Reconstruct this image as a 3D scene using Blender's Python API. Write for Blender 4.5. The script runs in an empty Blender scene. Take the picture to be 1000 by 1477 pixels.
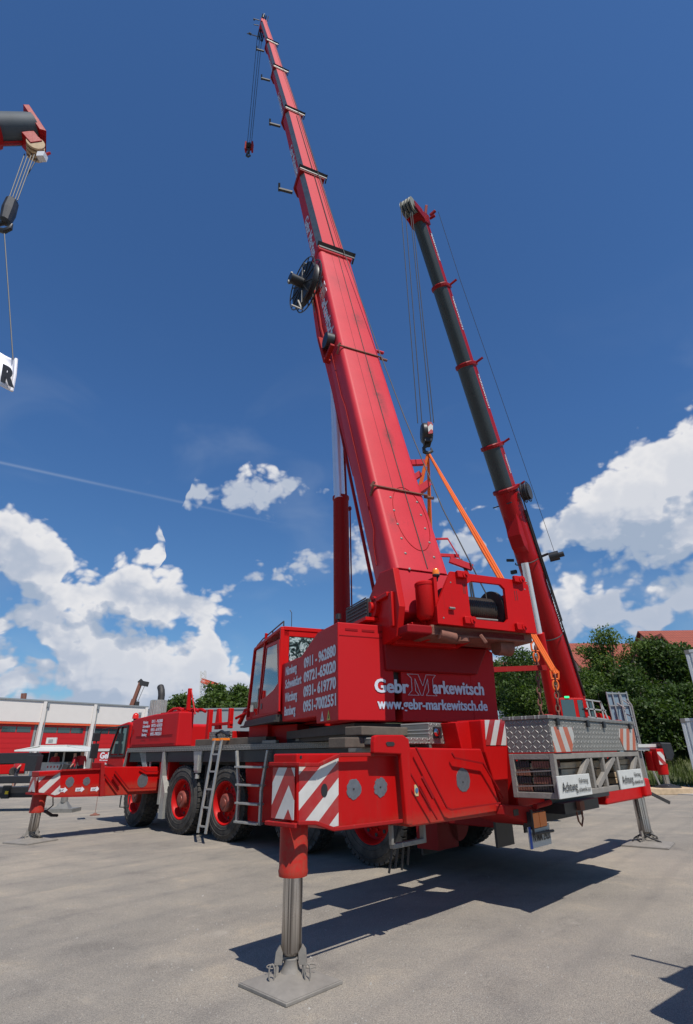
import bpy, bmesh, math, random
import numpy as np
from mathutils import Matrix, Vector
random.seed(7); RNG=np.random.default_rng(7)
R=math.radians; C=bpy.context.scene.collection; sc=bpy.context.scene
# ------------------------------------------------------------------ camera
F_,H_,ROLL,CH=775.,347.,R(.84),1.5
P_=math.atan(H_/F_)
_f=np.array([0,math.cos(P_),math.sin(P_)]);_u=np.array([0,-math.sin(P_),math.cos(P_)]);_r=np.array([1.,0,0])
cr,sr=math.cos(ROLL),math.sin(ROLL)
RR=np.array([_r*cr-_u*sr,_u*cr+_r*sr,_f])
cam=bpy.data.objects.new('camera',bpy.data.cameras.new('camera')); C.objects.link(cam)
M=Matrix.Identity(4)
for i in range(3):
    M[i][0]=RR[0][i]; M[i][1]=RR[1][i]; M[i][2]=-RR[2][i]
M[2][3]=CH
cam.matrix_world=M
cam.data.sensor_fit='VERTICAL'; cam.data.sensor_height=24; cam.data.sensor_width=24; cam.data.lens=24*F_/1477
cam.data.clip_start=.05; cam.data.clip_end=2000
sc.camera=cam
sc.view_settings.view_transform='Standard'; sc.view_settings.look='None'; sc.view_settings.gamma=1
sc.view_settings.exposure=0.0
# measuring helpers: where a sight line meets a real plane of the place
C0=np.array([0,0,CH])
def ray(u,v): return RR.T@np.array([(u-500)/F_,(738.5-v)/F_,1.])
def proj(p):
    q=RR@(np.array(p)-C0); return 500+F_*q[0]/q[2],738.5-F_*q[1]/q[2]
def onz(u,v,z=0): d=ray(u,v); return C0+d*((z-CH)/d[2])
def ony(u,v,y): d=ray(u,v); return C0+d*(y/d[1])
class Frame:
    def __init__(s,o,ang):
        s.o=np.array(o,float); s.x=np.array([math.cos(ang),math.sin(ang),0]); s.y=np.array([-math.sin(ang),math.cos(ang),0])
        s.M=Matrix.Translation(Vector(o))@Matrix.Rotation(ang,4,'Z')
    def loc(s,p): q=np.array(p)-s.o; return np.array([q@s.x,q@s.y,q[2]])
    def onx(s,u,v,x): d=ray(u,v); return s.loc(C0+d*((x-(C0-s.o)@s.x)/(d@s.x)))
    def ony(s,u,v,y): d=ray(u,v); return s.loc(C0+d*((y-(C0-s.o)@s.y)/(d@s.y)))
    def onz(s,u,v,z): return s.loc(onz(u,v,z))
    def w(s,p): return s.o+s.x*p[0]+s.y*p[1]+np.array([0,0,p[2]])
CAR=Frame((.27,9.13,0),R(46.4))      # carrier: x to its far side, y to its front, z up
SUP=Frame((-.65,11.95,0),R(24))      # superstructure slewed on the carrier
WLD=Frame((0,0,0),0)
# ------------------------------------------------------------------ world and sun
SUN_AZ,SUN_EL=R(154),R(58.5)
world=bpy.data.worlds.new('World'); sc.world=world; world.use_nodes=True
def build_world():
    nt=world.node_tree; N=nt.nodes; L=nt.links; N.clear()
    def nd(t,**k):
        n=N.new(t)
        for a,b in k.items(): setattr(n,a,b)
        return n
    def math_(op,a,b=None,c=None,clamp=False,tree=None):
        n=(tree or nt).nodes.new('ShaderNodeMath'); n.operation=op; n.use_clamp=clamp
        for i,x in enumerate((a,b,c)):
            if x is None: continue
            if isinstance(x,(int,float)): n.inputs[i].default_value=x
            else: (tree or nt).links.new(x,n.inputs[i])
        return n.outputs[0]
    sky=nd('ShaderNodeTexSky',sky_type='NISHITA',sun_disc=False,sun_elevation=SUN_EL,sun_rotation=SUN_AZ)
    sky.altitude=300; sky.air_density=1.0; sky.dust_density=.5; sky.ozone_density=3.0
    tint=nd('ShaderNodeMix',data_type='RGBA',blend_type='MULTIPLY'); tint.inputs[0].default_value=1
    L.new(sky.outputs[0],tint.inputs[6])
    tc=nd('ShaderNodeTexCoord'); sep=nd('ShaderNodeSeparateXYZ'); L.new(tc.outputs['Generated'],sep.inputs[0])
    x,y,z=sep.outputs
    th=math_('ARCTAN2',x,y); ph=math_('ARCSINE',z)
    co=nd('ShaderNodeCombineXYZ'); L.new(th,co.inputs[0]); L.new(ph,co.inputs[1])
    tl=nd('ShaderNodeMapRange'); L.new(ph,tl.inputs[0]); tl.inputs[1].default_value=0; tl.inputs[2].default_value=.55
    tm=nd('ShaderNodeMix',data_type='RGBA'); L.new(tl.outputs[0],tm.inputs[0]); tm.inputs[6].default_value=(.60,.84,.98,1); tm.inputs[7].default_value=(.62,.98,1.33,1); L.new(tm.outputs[2],tint.inputs[7])
    # cloud field group
    g=bpy.data.node_groups.new('cloud_field','ShaderNodeTree')
    g.interface.new_socket('P',in_out='INPUT',socket_type='NodeSocketVector')
    g.interface.new_socket('D',in_out='OUTPUT',socket_type='NodeSocketFloat')
    gi=g.nodes.new('NodeGroupInput'); go=g.nodes.new('NodeGroupOutput')
    wn=g.nodes.new('ShaderNodeTexNoise'); wn.noise_dimensions='2D'; wn.inputs['Scale'].default_value=11; wn.inputs['Detail'].default_value=2;
    g.links.new(gi.outputs[0],wn.inputs['Vector'])
    ws=g.nodes.new('ShaderNodeVectorMath'); ws.operation='SUBTRACT'; g.links.new(wn.outputs['Color'],ws.inputs[0]); ws.inputs[1].default_value=(.5,.5,.5)
    wm=g.nodes.new('ShaderNodeVectorMath'); wm.operation='MULTIPLY_ADD'; g.links.new(ws.outputs[0],wm.inputs[0]); wm.inputs[1].default_value=(.07,.06,.0); g.links.new(gi.outputs[0],wm.inputs[2])
    sx=g.nodes.new('ShaderNodeSeparateXYZ'); g.links.new(wm.outputs[0],sx.inputs[0])
    tn_=math_('MULTIPLY_ADD',sx.outputs[0],1/1.7,.5,tree=g)
    def curve(pts):
        """height of a cloud edge above the horizon as a function of azimuth"""
        n=g.nodes.new('ShaderNodeFloatCurve'); c=n.mapping.curves[0]; P=[]
        for u,v in pts:
            d=ray(u,v); d/=np.linalg.norm(d); P.append((math.atan2(d[0],d[1])/1.7+.5,math.asin(d[2])/1.2+.1))
        P.sort(); P=[(0,P[0][1])]*(P[0][0]>.01)+P+[(1,P[-1][1])]*(P[-1][0]<.99)
        while len(c.points)<len(P): c.points.new(.5,.5)
        for p,q in zip(c.points,P): p.location=q; p.handle_type='VECTOR'
        n.mapping.update(); g.links.new(tn_,n.inputs['Value']); return math_('MULTIPLY_ADD',n.outputs[0],1.2,-.12,tree=g)
    def layer(top,bot,k,cap=1.0):
        t_=math_('SUBTRACT',curve(top),sx.outputs[1],tree=g); b_=math_('SUBTRACT',sx.outputs[1],curve(bot),tree=g)
        m_=math_('MINIMUM',math_('MULTIPLY',t_,k,tree=g),math_('MULTIPLY',b_,k*1.3,tree=g),tree=g); return math_('MINIMUM',m_,cap,tree=g)
    A=layer([(-80,750),(0,738),(40,728),(70,742),(95,795),(115,830),(150,822),(175,800),(210,796),(235,817),(262,855),(300,855),(330,868),(345,905),(365,960),(420,960),(600,930),(632,790),(645,756),(690,766),(705,810),(745,850),(770,800),(785,745),(815,722),(850,690),(885,655),(915,632),(945,640),(965,612),(1000,598),(1080,590)],
            [(-80,840),(0,835),(60,880),(120,890),(200,905),(280,905),(335,895),(360,890),(420,890),(600,880),(632,800),(690,812),(745,820),(790,800),(830,800),(880,815),(940,820),(1000,830),(1080,835)],14.)
    Bl=layer([(-80,860),(0,860),(40,850),(80,850),(110,870),(150,880),(175,905),(215,915),(250,925),(300,890),(325,930),(345,945),(365,990),(600,1000),(690,940),(740,935),(790,850),(830,820),(870,830),(900,850),(940,845),(1000,835),(1080,835)],
             [(-80,905),(0,900),(60,915),(110,1050),(200,1060),(300,1060),(350,1050),(400,985),(600,990),(690,975),(760,990),(800,925),(860,930),(900,905),(950,920),(965,880),(1000,885),(1080,880)],13.)
    Cl=layer([(-80,915),(0,925),(40,925),(80,955),(110,985),(200,1100),(240,740),(268,702),(300,700),(340,690),(378,676),(420,682),(440,690),(452,725),(470,715),(600,730),(1080,730)],
             [(-80,1060),(0,1060),(40,1060),(80,1060),(110,1050),(200,990),(240,720),(268,722),(300,722),(340,735),(380,738),(420,720),(440,708),(452,700),(470,705),(600,720),(1080,720)],18.,.22)
    Dl=layer([(300,860),(345,850),(365,830),(385,860),(398,815),(425,800),(455,785),(480,780),(510,755),(540,745),(575,760),(600,800),(700,800)],
             [(300,850),(345,845),(365,848),(385,840),(398,835),(425,858),(455,832),(480,825),(510,840),(540,870),(575,860),(600,790),(700,790)],14.,.02)
    cur=math_('MAXIMUM',math_('MAXIMUM',A,Bl,tree=g),math_('MAXIMUM',Cl,Dl,tree=g),tree=g)
    n1=g.nodes.new('ShaderNodeTexNoise'); n1.noise_dimensions='2D'; n1.inputs['Scale'].default_value=13; n1.inputs['Detail'].default_value=6; n1.inputs['Roughness'].default_value=.53
    sc_=g.nodes.new('ShaderNodeVectorMath'); sc_.operation='MULTIPLY'; g.links.new(gi.outputs[0],sc_.inputs[0]); sc_.inputs[1].default_value=(1,1.35,1)
    g.links.new(sc_.outputs[0],n1.inputs['Vector'])
    vo=g.nodes.new('ShaderNodeTexVoronoi'); vo.voronoi_dimensions='2D'; vo.feature='F1'; vo.inputs['Scale'].default_value=21; vo.inputs['Detail'].default_value=2.2; vo.inputs['Roughness'].default_value=.55
    va=g.nodes.new('ShaderNodeVectorMath'); va.operation='MULTIPLY_ADD'; g.links.new(wn.outputs['Color'],va.inputs[0]); va.inputs[1].default_value=(.035,.035,.0); g.links.new(sc_.outputs[0],va.inputs[2])
    g.links.new(va.outputs[0],vo.inputs['Vector'])
    a=math_('MULTIPLY_ADD',n1.outputs['Fac'],.85,-.22,tree=g)
    b=math_('MULTIPLY_ADD',vo.outputs['Distance'],-.62,.42,tree=g)
    s=math_('ADD',a,b,tree=g); s=math_('ADD',s,cur,tree=g)
    g.links.new(s,go.inputs[0])
    def field(dx,dy):
        off=nd('ShaderNodeVectorMath',operation='ADD'); L.new(co.outputs[0],off.inputs[0]); off.inputs[1].default_value=(dx,dy,0)
        gn=nd('ShaderNodeGroup'); gn.node_tree=g; L.new(off.outputs[0],gn.inputs[0]); return gn.outputs[0]
    f0=field(0,0); f1=field(.022,.055); f2=field(-.012,-.055)
    def smooth(v,a,b):
        m=nd('ShaderNodeMapRange',interpolation_type='SMOOTHSTEP'); L.new(v,m.inputs[0]); m.inputs[1].default_value=a; m.inputs[2].default_value=b; return m.outputs[0]
    dens=smooth(f0,.04,.42)
    dens=math_('MULTIPLY',dens,smooth(math_('ABSOLUTE',th),1.25,.85))
    lit=math_('SUBTRACT',f0,f1)                       # thinner towards the sun -> brighter
    thick=smooth(f0,.25,1.2)
    sh=math_('MULTIPLY_ADD',lit,1.5,.90,clamp=True); sh=math_('MULTIPLY_ADD',thick,-.20,sh,clamp=True)
    base=smooth(f2,-.25,.75); sh=math_('MULTIPLY',sh,math_('MULTIPLY_ADD',base,.50,.52))
    cc=nd('ShaderNodeValToRGB'); L.new(sh,cc.inputs[0])
    e=cc.color_ramp.elements; e[0].position=.18; e[0].color=(.36,.44,.57,1); e[1].position=1; e[1].color=(.80,.80,.82,1)
    e2=cc.color_ramp.elements.new(.6); e2.color=(.50,.55,.65,1)
    # clouds get hazier low down
    low=smooth(ph,.0,.30)
    hz=nd('ShaderNodeMix',data_type='RGBA'); L.new(low,hz.inputs[0]); hz.inputs[6].default_value=(.46,.53,.66,1); L.new(cc.outputs[0],hz.inputs[7])
    hz2=nd('ShaderNodeMix',data_type='RGBA'); hz2.inputs[0].default_value=.55; L.new(hz.outputs[2],hz2.inputs[6]); L.new(cc.outputs[0],hz2.inputs[7])
    # wisps and the contrail
    wv=nd('ShaderNodeVectorMath',operation='MULTIPLY'); L.new(co.outputs[0],wv.inputs[0]); wv.inputs[1].default_value=(1.6,3.0,1)
    wn2=nd('ShaderNodeTexNoise',noise_dimensions='2D'); wn2.inputs['Scale'].default_value=2.2; wn2.inputs['Detail'].default_value=4; wn2.inputs['Distortion'].default_value=.5; L.new(wv.outputs[0],wn2.inputs['Vector'])
    wisp=smooth(wn2.outputs['Fac'],.50,.85)
    band=math_('MULTIPLY',smooth(ph,.75,.45),wisp); band=math_('MULTIPLY',band,.16)
    def great(u1,v1,u2,v2,wid):
        a_=ray(u1,v1); b_=ray(u2,v2); n_=np.cross(a_,b_); n_/=np.linalg.norm(n_)
        d=nd('ShaderNodeVectorMath',operation='DOT_PRODUCT'); L.new(tc.outputs['Generated'],d.inputs[0]); d.inputs[1].default_value=tuple(n_)
        ab=math_('ABSOLUTE',d.outputs['Value']); q=math_('DIVIDE',ab,wid); q=math_('MULTIPLY',q,q); q=math_('MULTIPLY',q,-1.0); return math_('EXPONENT',q)
    tr=math_('MULTIPLY',great(0,667,470,770,.0022),smooth(th,-.02,-.5)); tr=math_('MULTIPLY',tr,.30)
    tr=math_('MULTIPLY',tr,math_('MULTIPLY_ADD',wn2.outputs['Fac'],1.6,-.1,clamp=True))
    wtot=math_('MAXIMUM',band,tr)
    SK=.092
    bg=nd('ShaderNodeBackground'); bg.inputs['Strength'].default_value=SK
    # sky colour in display units is sky*SK ; clouds are given in display units and divided back
    dv=nd('ShaderNodeVectorMath',operation='SCALE'); L.new(hz2.outputs[2],dv.inputs[0]); dv.inputs['Scale'].default_value=1.0/SK
    m1=nd('ShaderNodeMix',data_type='RGBA'); L.new(wtot,m1.inputs[0]); L.new(tint.outputs[2],m1.inputs[6]); m1.inputs[7].default_value=(5.2,6.0,7.2,1)
    m2=nd('ShaderNodeMix',data_type='RGBA'); L.new(dens,m2.inputs[0]); L.new(m1.outputs[2],m2.inputs[6]); L.new(dv.outputs[0],m2.inputs[7])
    L.new(m2.outputs[2],bg.inputs[0])
    out=nd('ShaderNodeOutputWorld'); L.new(bg.outputs[0],out.inputs[0])
build_world()
sun=bpy.data.objects.new('sun',bpy.data.lights.new('sun','SUN')); C.objects.link(sun)
sun.data.energy=5.0; sun.data.angle=R(.53); sun.data.color=(1,.95,.87)
sd=Vector((math.sin(SUN_AZ)*math.cos(SUN_EL),math.cos(SUN_AZ)*math.cos(SUN_EL),math.sin(SUN_EL)))
sun.rotation_euler=sd.to_track_quat('Z','Y').to_euler(); sun.location=(0,0,80)
# ------------------------------------------------------------------ materials
class NT:
    def __init__(s,name):
        s.m=bpy.data.materials.new(name); s.m.use_nodes=True; s.t=s.m.node_tree; s.b=s.t.nodes['Principled BSDF']
    def n(s,t,**k):
        n=s.t.nodes.new(t)
        for a,b in k.items(): setattr(n,a,b)
        return n
    def l(s,a,b): s.t.links.new(a,b)
    def mth(s,op,a,b=None,c=None,clamp=False):
        n=s.n('ShaderNodeMath',operation=op); n.use_clamp=clamp
        for i,x in enumerate((a,b,c)):
            if x is None: continue
            if isinstance(x,(int,float)): n.inputs[i].default_value=x
            else: s.l(x,n.inputs[i])
        return n.outputs[0]
    def noise(s,scale,detail=4,rough=.55,vec=None,dist=0):
        n=s.n('ShaderNodeTexNoise'); n.inputs['Scale'].default_value=scale; n.inputs['Detail'].default_value=detail; n.inputs['Roughness'].default_value=rough; n.inputs['Distortion'].default_value=dist
        if vec is None:
            if not hasattr(s,'tc'): s.tc=s.n('ShaderNodeTexCoord')
            vec=s.tc.outputs['Object']
        s.l(vec,n.inputs['Vector']); return n.outputs['Fac']
    def ramp(s,f,stops):
        r=s.n('ShaderNodeValToRGB'); s.l(f,r.inputs[0]); e=r.color_ramp.elements
        e[0].position=stops[0][0]; e[0].color=(*stops[0][1],1); e[1].position=stops[-1][0]; e[1].color=(*stops[-1][1],1)
        for p,c in stops[1:-1]: x=e.new(p); x.color=(*c,1)
        return r.outputs[0]
    def mix(s,f,a,b,bt='MIX'):
        m=s.n('ShaderNodeMix',data_type='RGBA',blend_type=bt)
        for i,x in ((0,f),(6,a),(7,b)):
            if isinstance(x,(int,float)): m.inputs[i].default_value=x
            elif isinstance(x,tuple): m.inputs[i].default_value=(*x,1)
            else: s.l(x,m.inputs[i])
        return m.outputs[2]
    def bump(s,h,st=.3,d=.01):
        b=s.n('ShaderNodeBump'); b.inputs['Strength'].default_value=st; b.inputs['Distance'].default_value=d; s.l(h,b.inputs['Height']); s.l(b.outputs[0],s.b.inputs['Normal'])
    def setv(s,**k):
        for a,v in k.items():
            a={'rough':'Roughness','metal':'Metallic','coat':'Coat Weight','spec':'Specular IOR Level','coatr':'Coat Roughness'}.get(a,a)
            s.b.inputs[a].default_value=v
    def col(s,x):
        if isinstance(x,tuple): s.b.inputs['Base Color'].default_value=(*x,1)
        else: s.l(x,s.b.inputs['Base Color'])
def paint(name,c,dirt=.35,rough=.38,coat=.25,dcol=(.12,.07,.05),streak=True):
    k=NT(name); a=k.noise(1.3,6,.6); b=k.noise(22,5,.7)
    mp=k.n('ShaderNodeMapping'); mp.inputs['Scale'].default_value=(9,9,.7); k.l(k.tc.outputs['Object'],mp.inputs[0])
    st=k.noise(1.6,5,.6,vec=mp.outputs[0])
    tone=k.mix(k.mth('MULTIPLY',a,.5),tuple(x*1.06 for x in c),tuple(x*.80 for x in c))
    f=k.mth('MULTIPLY_ADD',b,2.6,-1.5,clamp=True); g=k.mth('MULTIPLY_ADD',st,3.0,-1.75,clamp=True) if streak else f
    f=k.mth('MULTIPLY',k.mth('MAXIMUM',f,g),dirt,clamp=True)
    k.col(k.mix(f,tone,dcol)); k.setv(rough=rough,coat=coat*.12,coatr=.35,spec=.16)
    k.l(k.mth('MULTIPLY_ADD',b,.35,rough-.08),k.b.inputs['Roughness'])
    k.bump(k.noise(3.0,3),.06,.02); return k.m
def boomred():
    k=NT('stained_boom_paint'); a=k.noise(1.0,6,.6); b=k.noise(20,5,.7); c=(.53,.030,.042)
    tone=k.mix(a,tuple(x*1.12 for x in c),(.41,.020,.029)); f=k.mth('MULTIPLY_ADD',b,2.2,-1.35,clamp=True); col=k.mix(k.mth('MULTIPLY',f,.22),tone,(.14,.03,.03))
    fade=k.mth('MULTIPLY_ADD',k.noise(.45,4,.6,dist=.6),3.0,-1.2,clamp=True); col=k.mix(k.mth('MULTIPLY',fade,.35),col,(.58,.065,.082))
    mq=k.n('ShaderNodeMapping'); mq.inputs['Rotation'].default_value=(R(-18.5),0,0); mq.inputs['Scale'].default_value=(16,16,.5); k.l(k.tc.outputs['Object'],mq.inputs[0]); stq=k.noise(1.5,5,.7,vec=mq.outputs[0]); col=k.mix(k.mth('MULTIPLY',k.mth('MULTIPLY_ADD',stq,5.0,-2.8,clamp=True),.28),col,(.20,.03,.035))
    tot=None; sn=k.noise(5,5,.75)
    for (p,rad,st) in STAINS:
        mp=k.n('ShaderNodeVectorMath',operation='SUBTRACT'); k.l(k.tc.outputs['Object'],mp.inputs[0]); mp.inputs[1].default_value=p
        sc2=k.n('ShaderNodeVectorMath',operation='MULTIPLY'); k.l(mp.outputs[0],sc2.inputs[0]); sc2.inputs[1].default_value=(1/rad[0],1/rad[1],1/rad[1])
        l=k.n('ShaderNodeVectorMath',operation='LENGTH'); k.l(sc2.outputs[0],l.inputs[0]); v=k.mth('SUBTRACT',1.0,l.outputs['Value'],clamp=True); v=k.mth('MULTIPLY',v,st)
        tot=v if tot is None else k.mth('MAXIMUM',tot,v)
    tot=k.mth('MULTIPLY',tot,k.mth('MULTIPLY_ADD',sn,3.2,-1.0,clamp=True),clamp=True)
    k.col(k.mix(tot,col,(.10,.035,.035))); k.setv(rough=.5,spec=.18); k.bump(k.noise(2.5,3),.08,.02); return k.m
_EL=R(71.5)
def _bp(t,r): return (r,-4.5+math.cos(_EL)*t,3.8+math.sin(_EL)*t)
STAINS=[(_bp(7.9,.22),(.22,.55),.8),(_bp(4.7,.16),(.16,.9),.9),(_bp(3.4,.10),(.14,.5),.9),(_bp(5.6,.12),(.12,.9),.55),(_bp(1.2,-.3),(.12,.3),.6),(_bp(9.8,-.1),(.3,.8),.3),(_bp(.6,.2),(.2,.4),.5)]
def plain(name,c,rough=.6,metal=0,var=.25,scale=6,bump=0,**kw):
    k=NT(name); a=k.noise(scale,6,.6); k.col(k.mix(a,tuple(x*(1-var) for x in c),tuple(min(1,x*(1+var)) for x in c))); k.setv(rough=rough,metal=metal,**kw)
    if bump: k.bump(k.noise(scale*5,4),bump,.01)
    return k.m
RED=(.46,.006,.006)
M_={}
M_['red']=paint('red_paint',RED,.40,dcol=(.10,.02,.015))
M_['redpanel']=paint('red_panel_paint',(.45,.010,.013),.08,rough=.42,streak=False)
M_['redboom']=paint('sun_bleached_red_paint',(.49,.026,.037),.22,rough=.48,coat=.0)
M_['redbase']=boomred()
def beamred():
    k=NT('grimy_beam_paint'); a=k.noise(1.6,6,.6); b=k.noise(26,5,.7); c=RED
    mp=k.n('ShaderNodeMapping'); mp.inputs['Scale'].default_value=(14,14,1.1); k.l(k.tc.outputs['Object'],mp.inputs[0]); st=k.noise(1.8,5,.65,vec=mp.outputs[0])
    col=k.mix(a,tuple(x*1.08 for x in c),tuple(x*.80 for x in c)); f=k.mth('MULTIPLY_ADD',st,4.0,-2.2,clamp=True); col=k.mix(k.mth('MULTIPLY',f,.30),col,(.20,.055,.04))
    sp=k.n('ShaderNodeSeparateXYZ'); k.l(k.tc.outputs['Object'],sp.inputs[0]); z=k.mth('MULTIPLY_ADD',k.noise(3,4,.7),.16,-.08); z=k.mth('ADD',sp.outputs[2],z)
    lo=k.mth('MULTIPLY_ADD',z,-9.0,9.0,clamp=True); lo=k.mth('MULTIPLY',lo,k.mth('MULTIPLY_ADD',b,1.6,-.35,clamp=True)); col=k.mix(k.mth('MULTIPLY',lo,.75),col,(.17,.085,.05))
    ch=k.mth('MULTIPLY_ADD',k.noise(55,3,.8),14.0,-10.0,clamp=True); ch=k.mth('MULTIPLY',ch,k.mth('MULTIPLY_ADD',a,6,-3.2,clamp=True)); col=k.mix(ch,col,(.22,.19,.17))
    k.col(col); k.setv(rough=.42,spec=.18); k.bump(k.noise(3.5,3),.10,.02); return k.m
M_['redbeam']=beamred()
M_['redworn']=paint('worn_red_paint',(.30,.012,.012),.85,rough=.6,coat=0,dcol=(.16,.10,.07))
M_['reddark2']=paint('deep_red_paint',(.33,.006,.008),.3)
M_['reddark']=paint('dark_red_paint',(.24,.006,.008),.4)
M_['chrome']=plain('chrome',(.55,.52,.48),.11,1,.35,3)
def ram():
    k=NT('reflection_streaked_ram'); k.noise(1); mp=k.n('ShaderNodeMapping'); mp.inputs['Scale'].default_value=(38,38,.35); k.l(k.tc.outputs['Object'],mp.inputs[0]); a=k.noise(1.0,4,.6,vec=mp.outputs[0])
    c=k.ramp(a,[(.36,(.07,.07,.075)),(.45,(.42,.40,.39)),(.55,(.85,.84,.82)),(.66,(.30,.28,.26))]); sp=k.n('ShaderNodeSeparateXYZ'); k.l(k.tc.outputs['Object'],sp.inputs[0])  # upright dark and bright streaks put reflections into the chrome colour
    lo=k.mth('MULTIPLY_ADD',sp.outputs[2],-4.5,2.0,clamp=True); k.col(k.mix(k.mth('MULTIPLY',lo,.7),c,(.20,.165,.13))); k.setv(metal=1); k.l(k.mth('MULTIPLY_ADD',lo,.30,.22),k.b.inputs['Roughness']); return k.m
M_['ram']=ram()
M_['alu']=plain('aluminium',(.42,.41,.38),.48,.6,.3,14)
M_['steel']=plain('grey_steel',(.22,.21,.19),.55,.4,.35,12,.1)
M_['dust']=plain('dusty_steel',(.215,.195,.17),.75,0,.42,7,.3)
M_['black']=plain('black_paint',(.018,.018,.02),.45,0,.5,9)
M_['rubberhub']=plain('hub_dusty_red',(.22,.05,.035),.5,0,.4,9)
M_['dark']=plain('dark_machinery',(.035,.033,.032),.6,.2,.6,12,.2)
M_['rust']=plain('rusty_brown',(.19,.075,.05),.8,0,.5,11,.3)
M_['rope']=plain('steel_rope',(.05,.05,.05),.6,.2,.3,60)
M_['wood']=plain('weathered_wood',(.46,.34,.215),.85,0,.45,7,.3)
M_['woodgrey']=plain('grey_timber',(.11,.085,.065),.9,0,.45,7,.3)
M_['white']=plain('white_lettering',(.62,.63,.66),.5,0,.06,5)
M_['textgrey']=plain('silver_lettering',(.58,.60,.66),.45,0,.06,5)
M_['signwhite']=plain('sign_white',(.52,.52,.49),.5,0,.14,7)
M_['blk']=plain('black_lettering',(.02,.02,.02),.5,0,.1,5)
M_['orange']=plain('orange_webbing',(.75,.13,.012),.7,0,.14,12,.2)
M_['amber']=plain('amber_lens',(.80,.20,.02),.15,0,.1,5)
M_['lensred']=plain('red_lens',(.55,.02,.01),.15,0,.1,5)
M_['greyboom']=plain('dark_grey_boom_paint',(.030,.038,.040),.5,.1,.25,2)
M_['greystrip']=plain('worn_grey_slide_strip',(.07,.085,.095),.42,.5,.65,5)
M_['discgrey']=plain('bare_steel_wear_disc',(.22,.23,.25),.45,.7,.35,26)
M_['wallwhite']=plain('white_wall',(.64,.60,.56),.8,0,.06,1.5)
M_['orangered']=plain('orange_lintel',(.62,.09,.03),.6,0,.1,3)
M_['doorred']=plain('red_roller_door',(.45,.008,.010),.5,0,.08,2)
M_['indoor_shade']=plain('indoor_shade_black',(.02,.02,.022),.9,0,.4,3)  # near-black colour standing in for indoor shade
M_['greywall']=plain('grey_cladding',(.22,.24,.25),.6,0,.1,3)
M_['cream']=plain('cream_render',(.60,.50,.36),.85,0,.1,2)
M_['bluegrey']=plain('blue_grey_panel',(.20,.27,.33),.55,.2,.15,5)
M_['skin']=plain('skin',(.50,.28,.20),.6,0,.1,9)
M_['shirt']=plain('red_shirt',(.50,.02,.03),.8,0,.2,12)
M_['hair']=plain('dark_hair',(.03,.02,.015),.7,0,.2,12)
M_['pants']=plain('dark_shorts',(.02,.02,.03),.8,0,.3,12)
M_['vinylwhite']=plain('white_fabric',(.80,.79,.84),.8,0,.05,4)
M_['green_lamp']=None
def glassmat():
    k=NT('window_glass'); k.col((.03,.05,.055)); k.setv(rough=.06,metal=0,spec=1.0); k.b.inputs['Coat Weight'].default_value=1; k.b.inputs['Coat Roughness'].default_value=.02
    k.bump(k.noise(2.2,2),.15,.03); return k.m
M_['glass']=glassmat()
def clearglass():
    k=NT('tinted_clear_glass'); k.b.inputs['Transmission Weight'].default_value=.0
    tr=k.n('ShaderNodeBsdfTransparent'); tr.inputs[0].default_value=(.62,.76,.76,1)
    gl=k.n('ShaderNodeBsdfGlossy'); gl.inputs['Roughness'].default_value=.03; gl.inputs[0].default_value=(.9,.95,.95,1)
    mx=k.n('ShaderNodeMixShader'); fr=k.n('ShaderNodeFresnel'); fr.inputs[0].default_value=1.5
    k.l(k.mth('MULTIPLY_ADD',fr.outputs[0],1.2,.10,clamp=True),mx.inputs[0]); k.l(tr.outputs[0],mx.inputs[1]); k.l(gl.outputs[0],mx.inputs[2])
    o=[n for n in k.t.nodes if n.type=='OUTPUT_MATERIAL'][0]; k.l(mx.outputs[0],o.inputs[0]); return k.m
M_['clear']=clearglass()
def greenlamp():
    k=NT('green_lamp'); k.col((.02,.5,.15)); k.b.inputs['Emission Color'].default_value=(.02,.9,.25,1); k.b.inputs['Emission Strength'].default_value=1.5; return k.m
M_['green_lamp']=greenlamp()
def tyremat():
    k=NT('tyre_rubber'); a=k.noise(7,6,.65); d=k.mth('MULTIPLY_ADD',a,1.8,-.55,clamp=True)
    k.col(k.mix(d,(.014,.014,.014),(.10,.09,.078))); k.setv(rough=.8); k.bump(k.noise(40,3),.2,.006); return k.m
M_['tyre']=tyremat()
def stripes(name,ua,va,su,sv,width,phase=0,c1=(.56,.55,.52),c2=(.36,.012,.014),kink=None):
    """reflective hazard stripes; ua/va pick object axes"""
    k=NT(name); k.noise(5); sp=k.n('ShaderNodeSeparateXYZ'); k.l(k.tc.outputs['Object'],sp.inputs[0])
    u=sp.outputs[ua]; v=sp.outputs[va]
    if kink is not None: u=k.mth('ABSOLUTE',k.mth('SUBTRACT',u,kink))
    t=k.mth('ADD',k.mth('MULTIPLY',u,su),k.mth('MULTIPLY',v,sv)); t=k.mth('MULTIPLY_ADD',t,1/width,phase)
    f=k.mth('GREATER_THAN',k.mth('FRACT',t),.5); a=k.noise(9,6,.6)
    dirt=k.mth('MULTIPLY_ADD',a,1.2,-.45,clamp=True)
    k.col(k.mix(k.mth('MULTIPLY',dirt,.5),k.mix(f,c1,c2),(.25,.20,.17))); k.setv(rough=.35,coat=.2); return k.m
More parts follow.
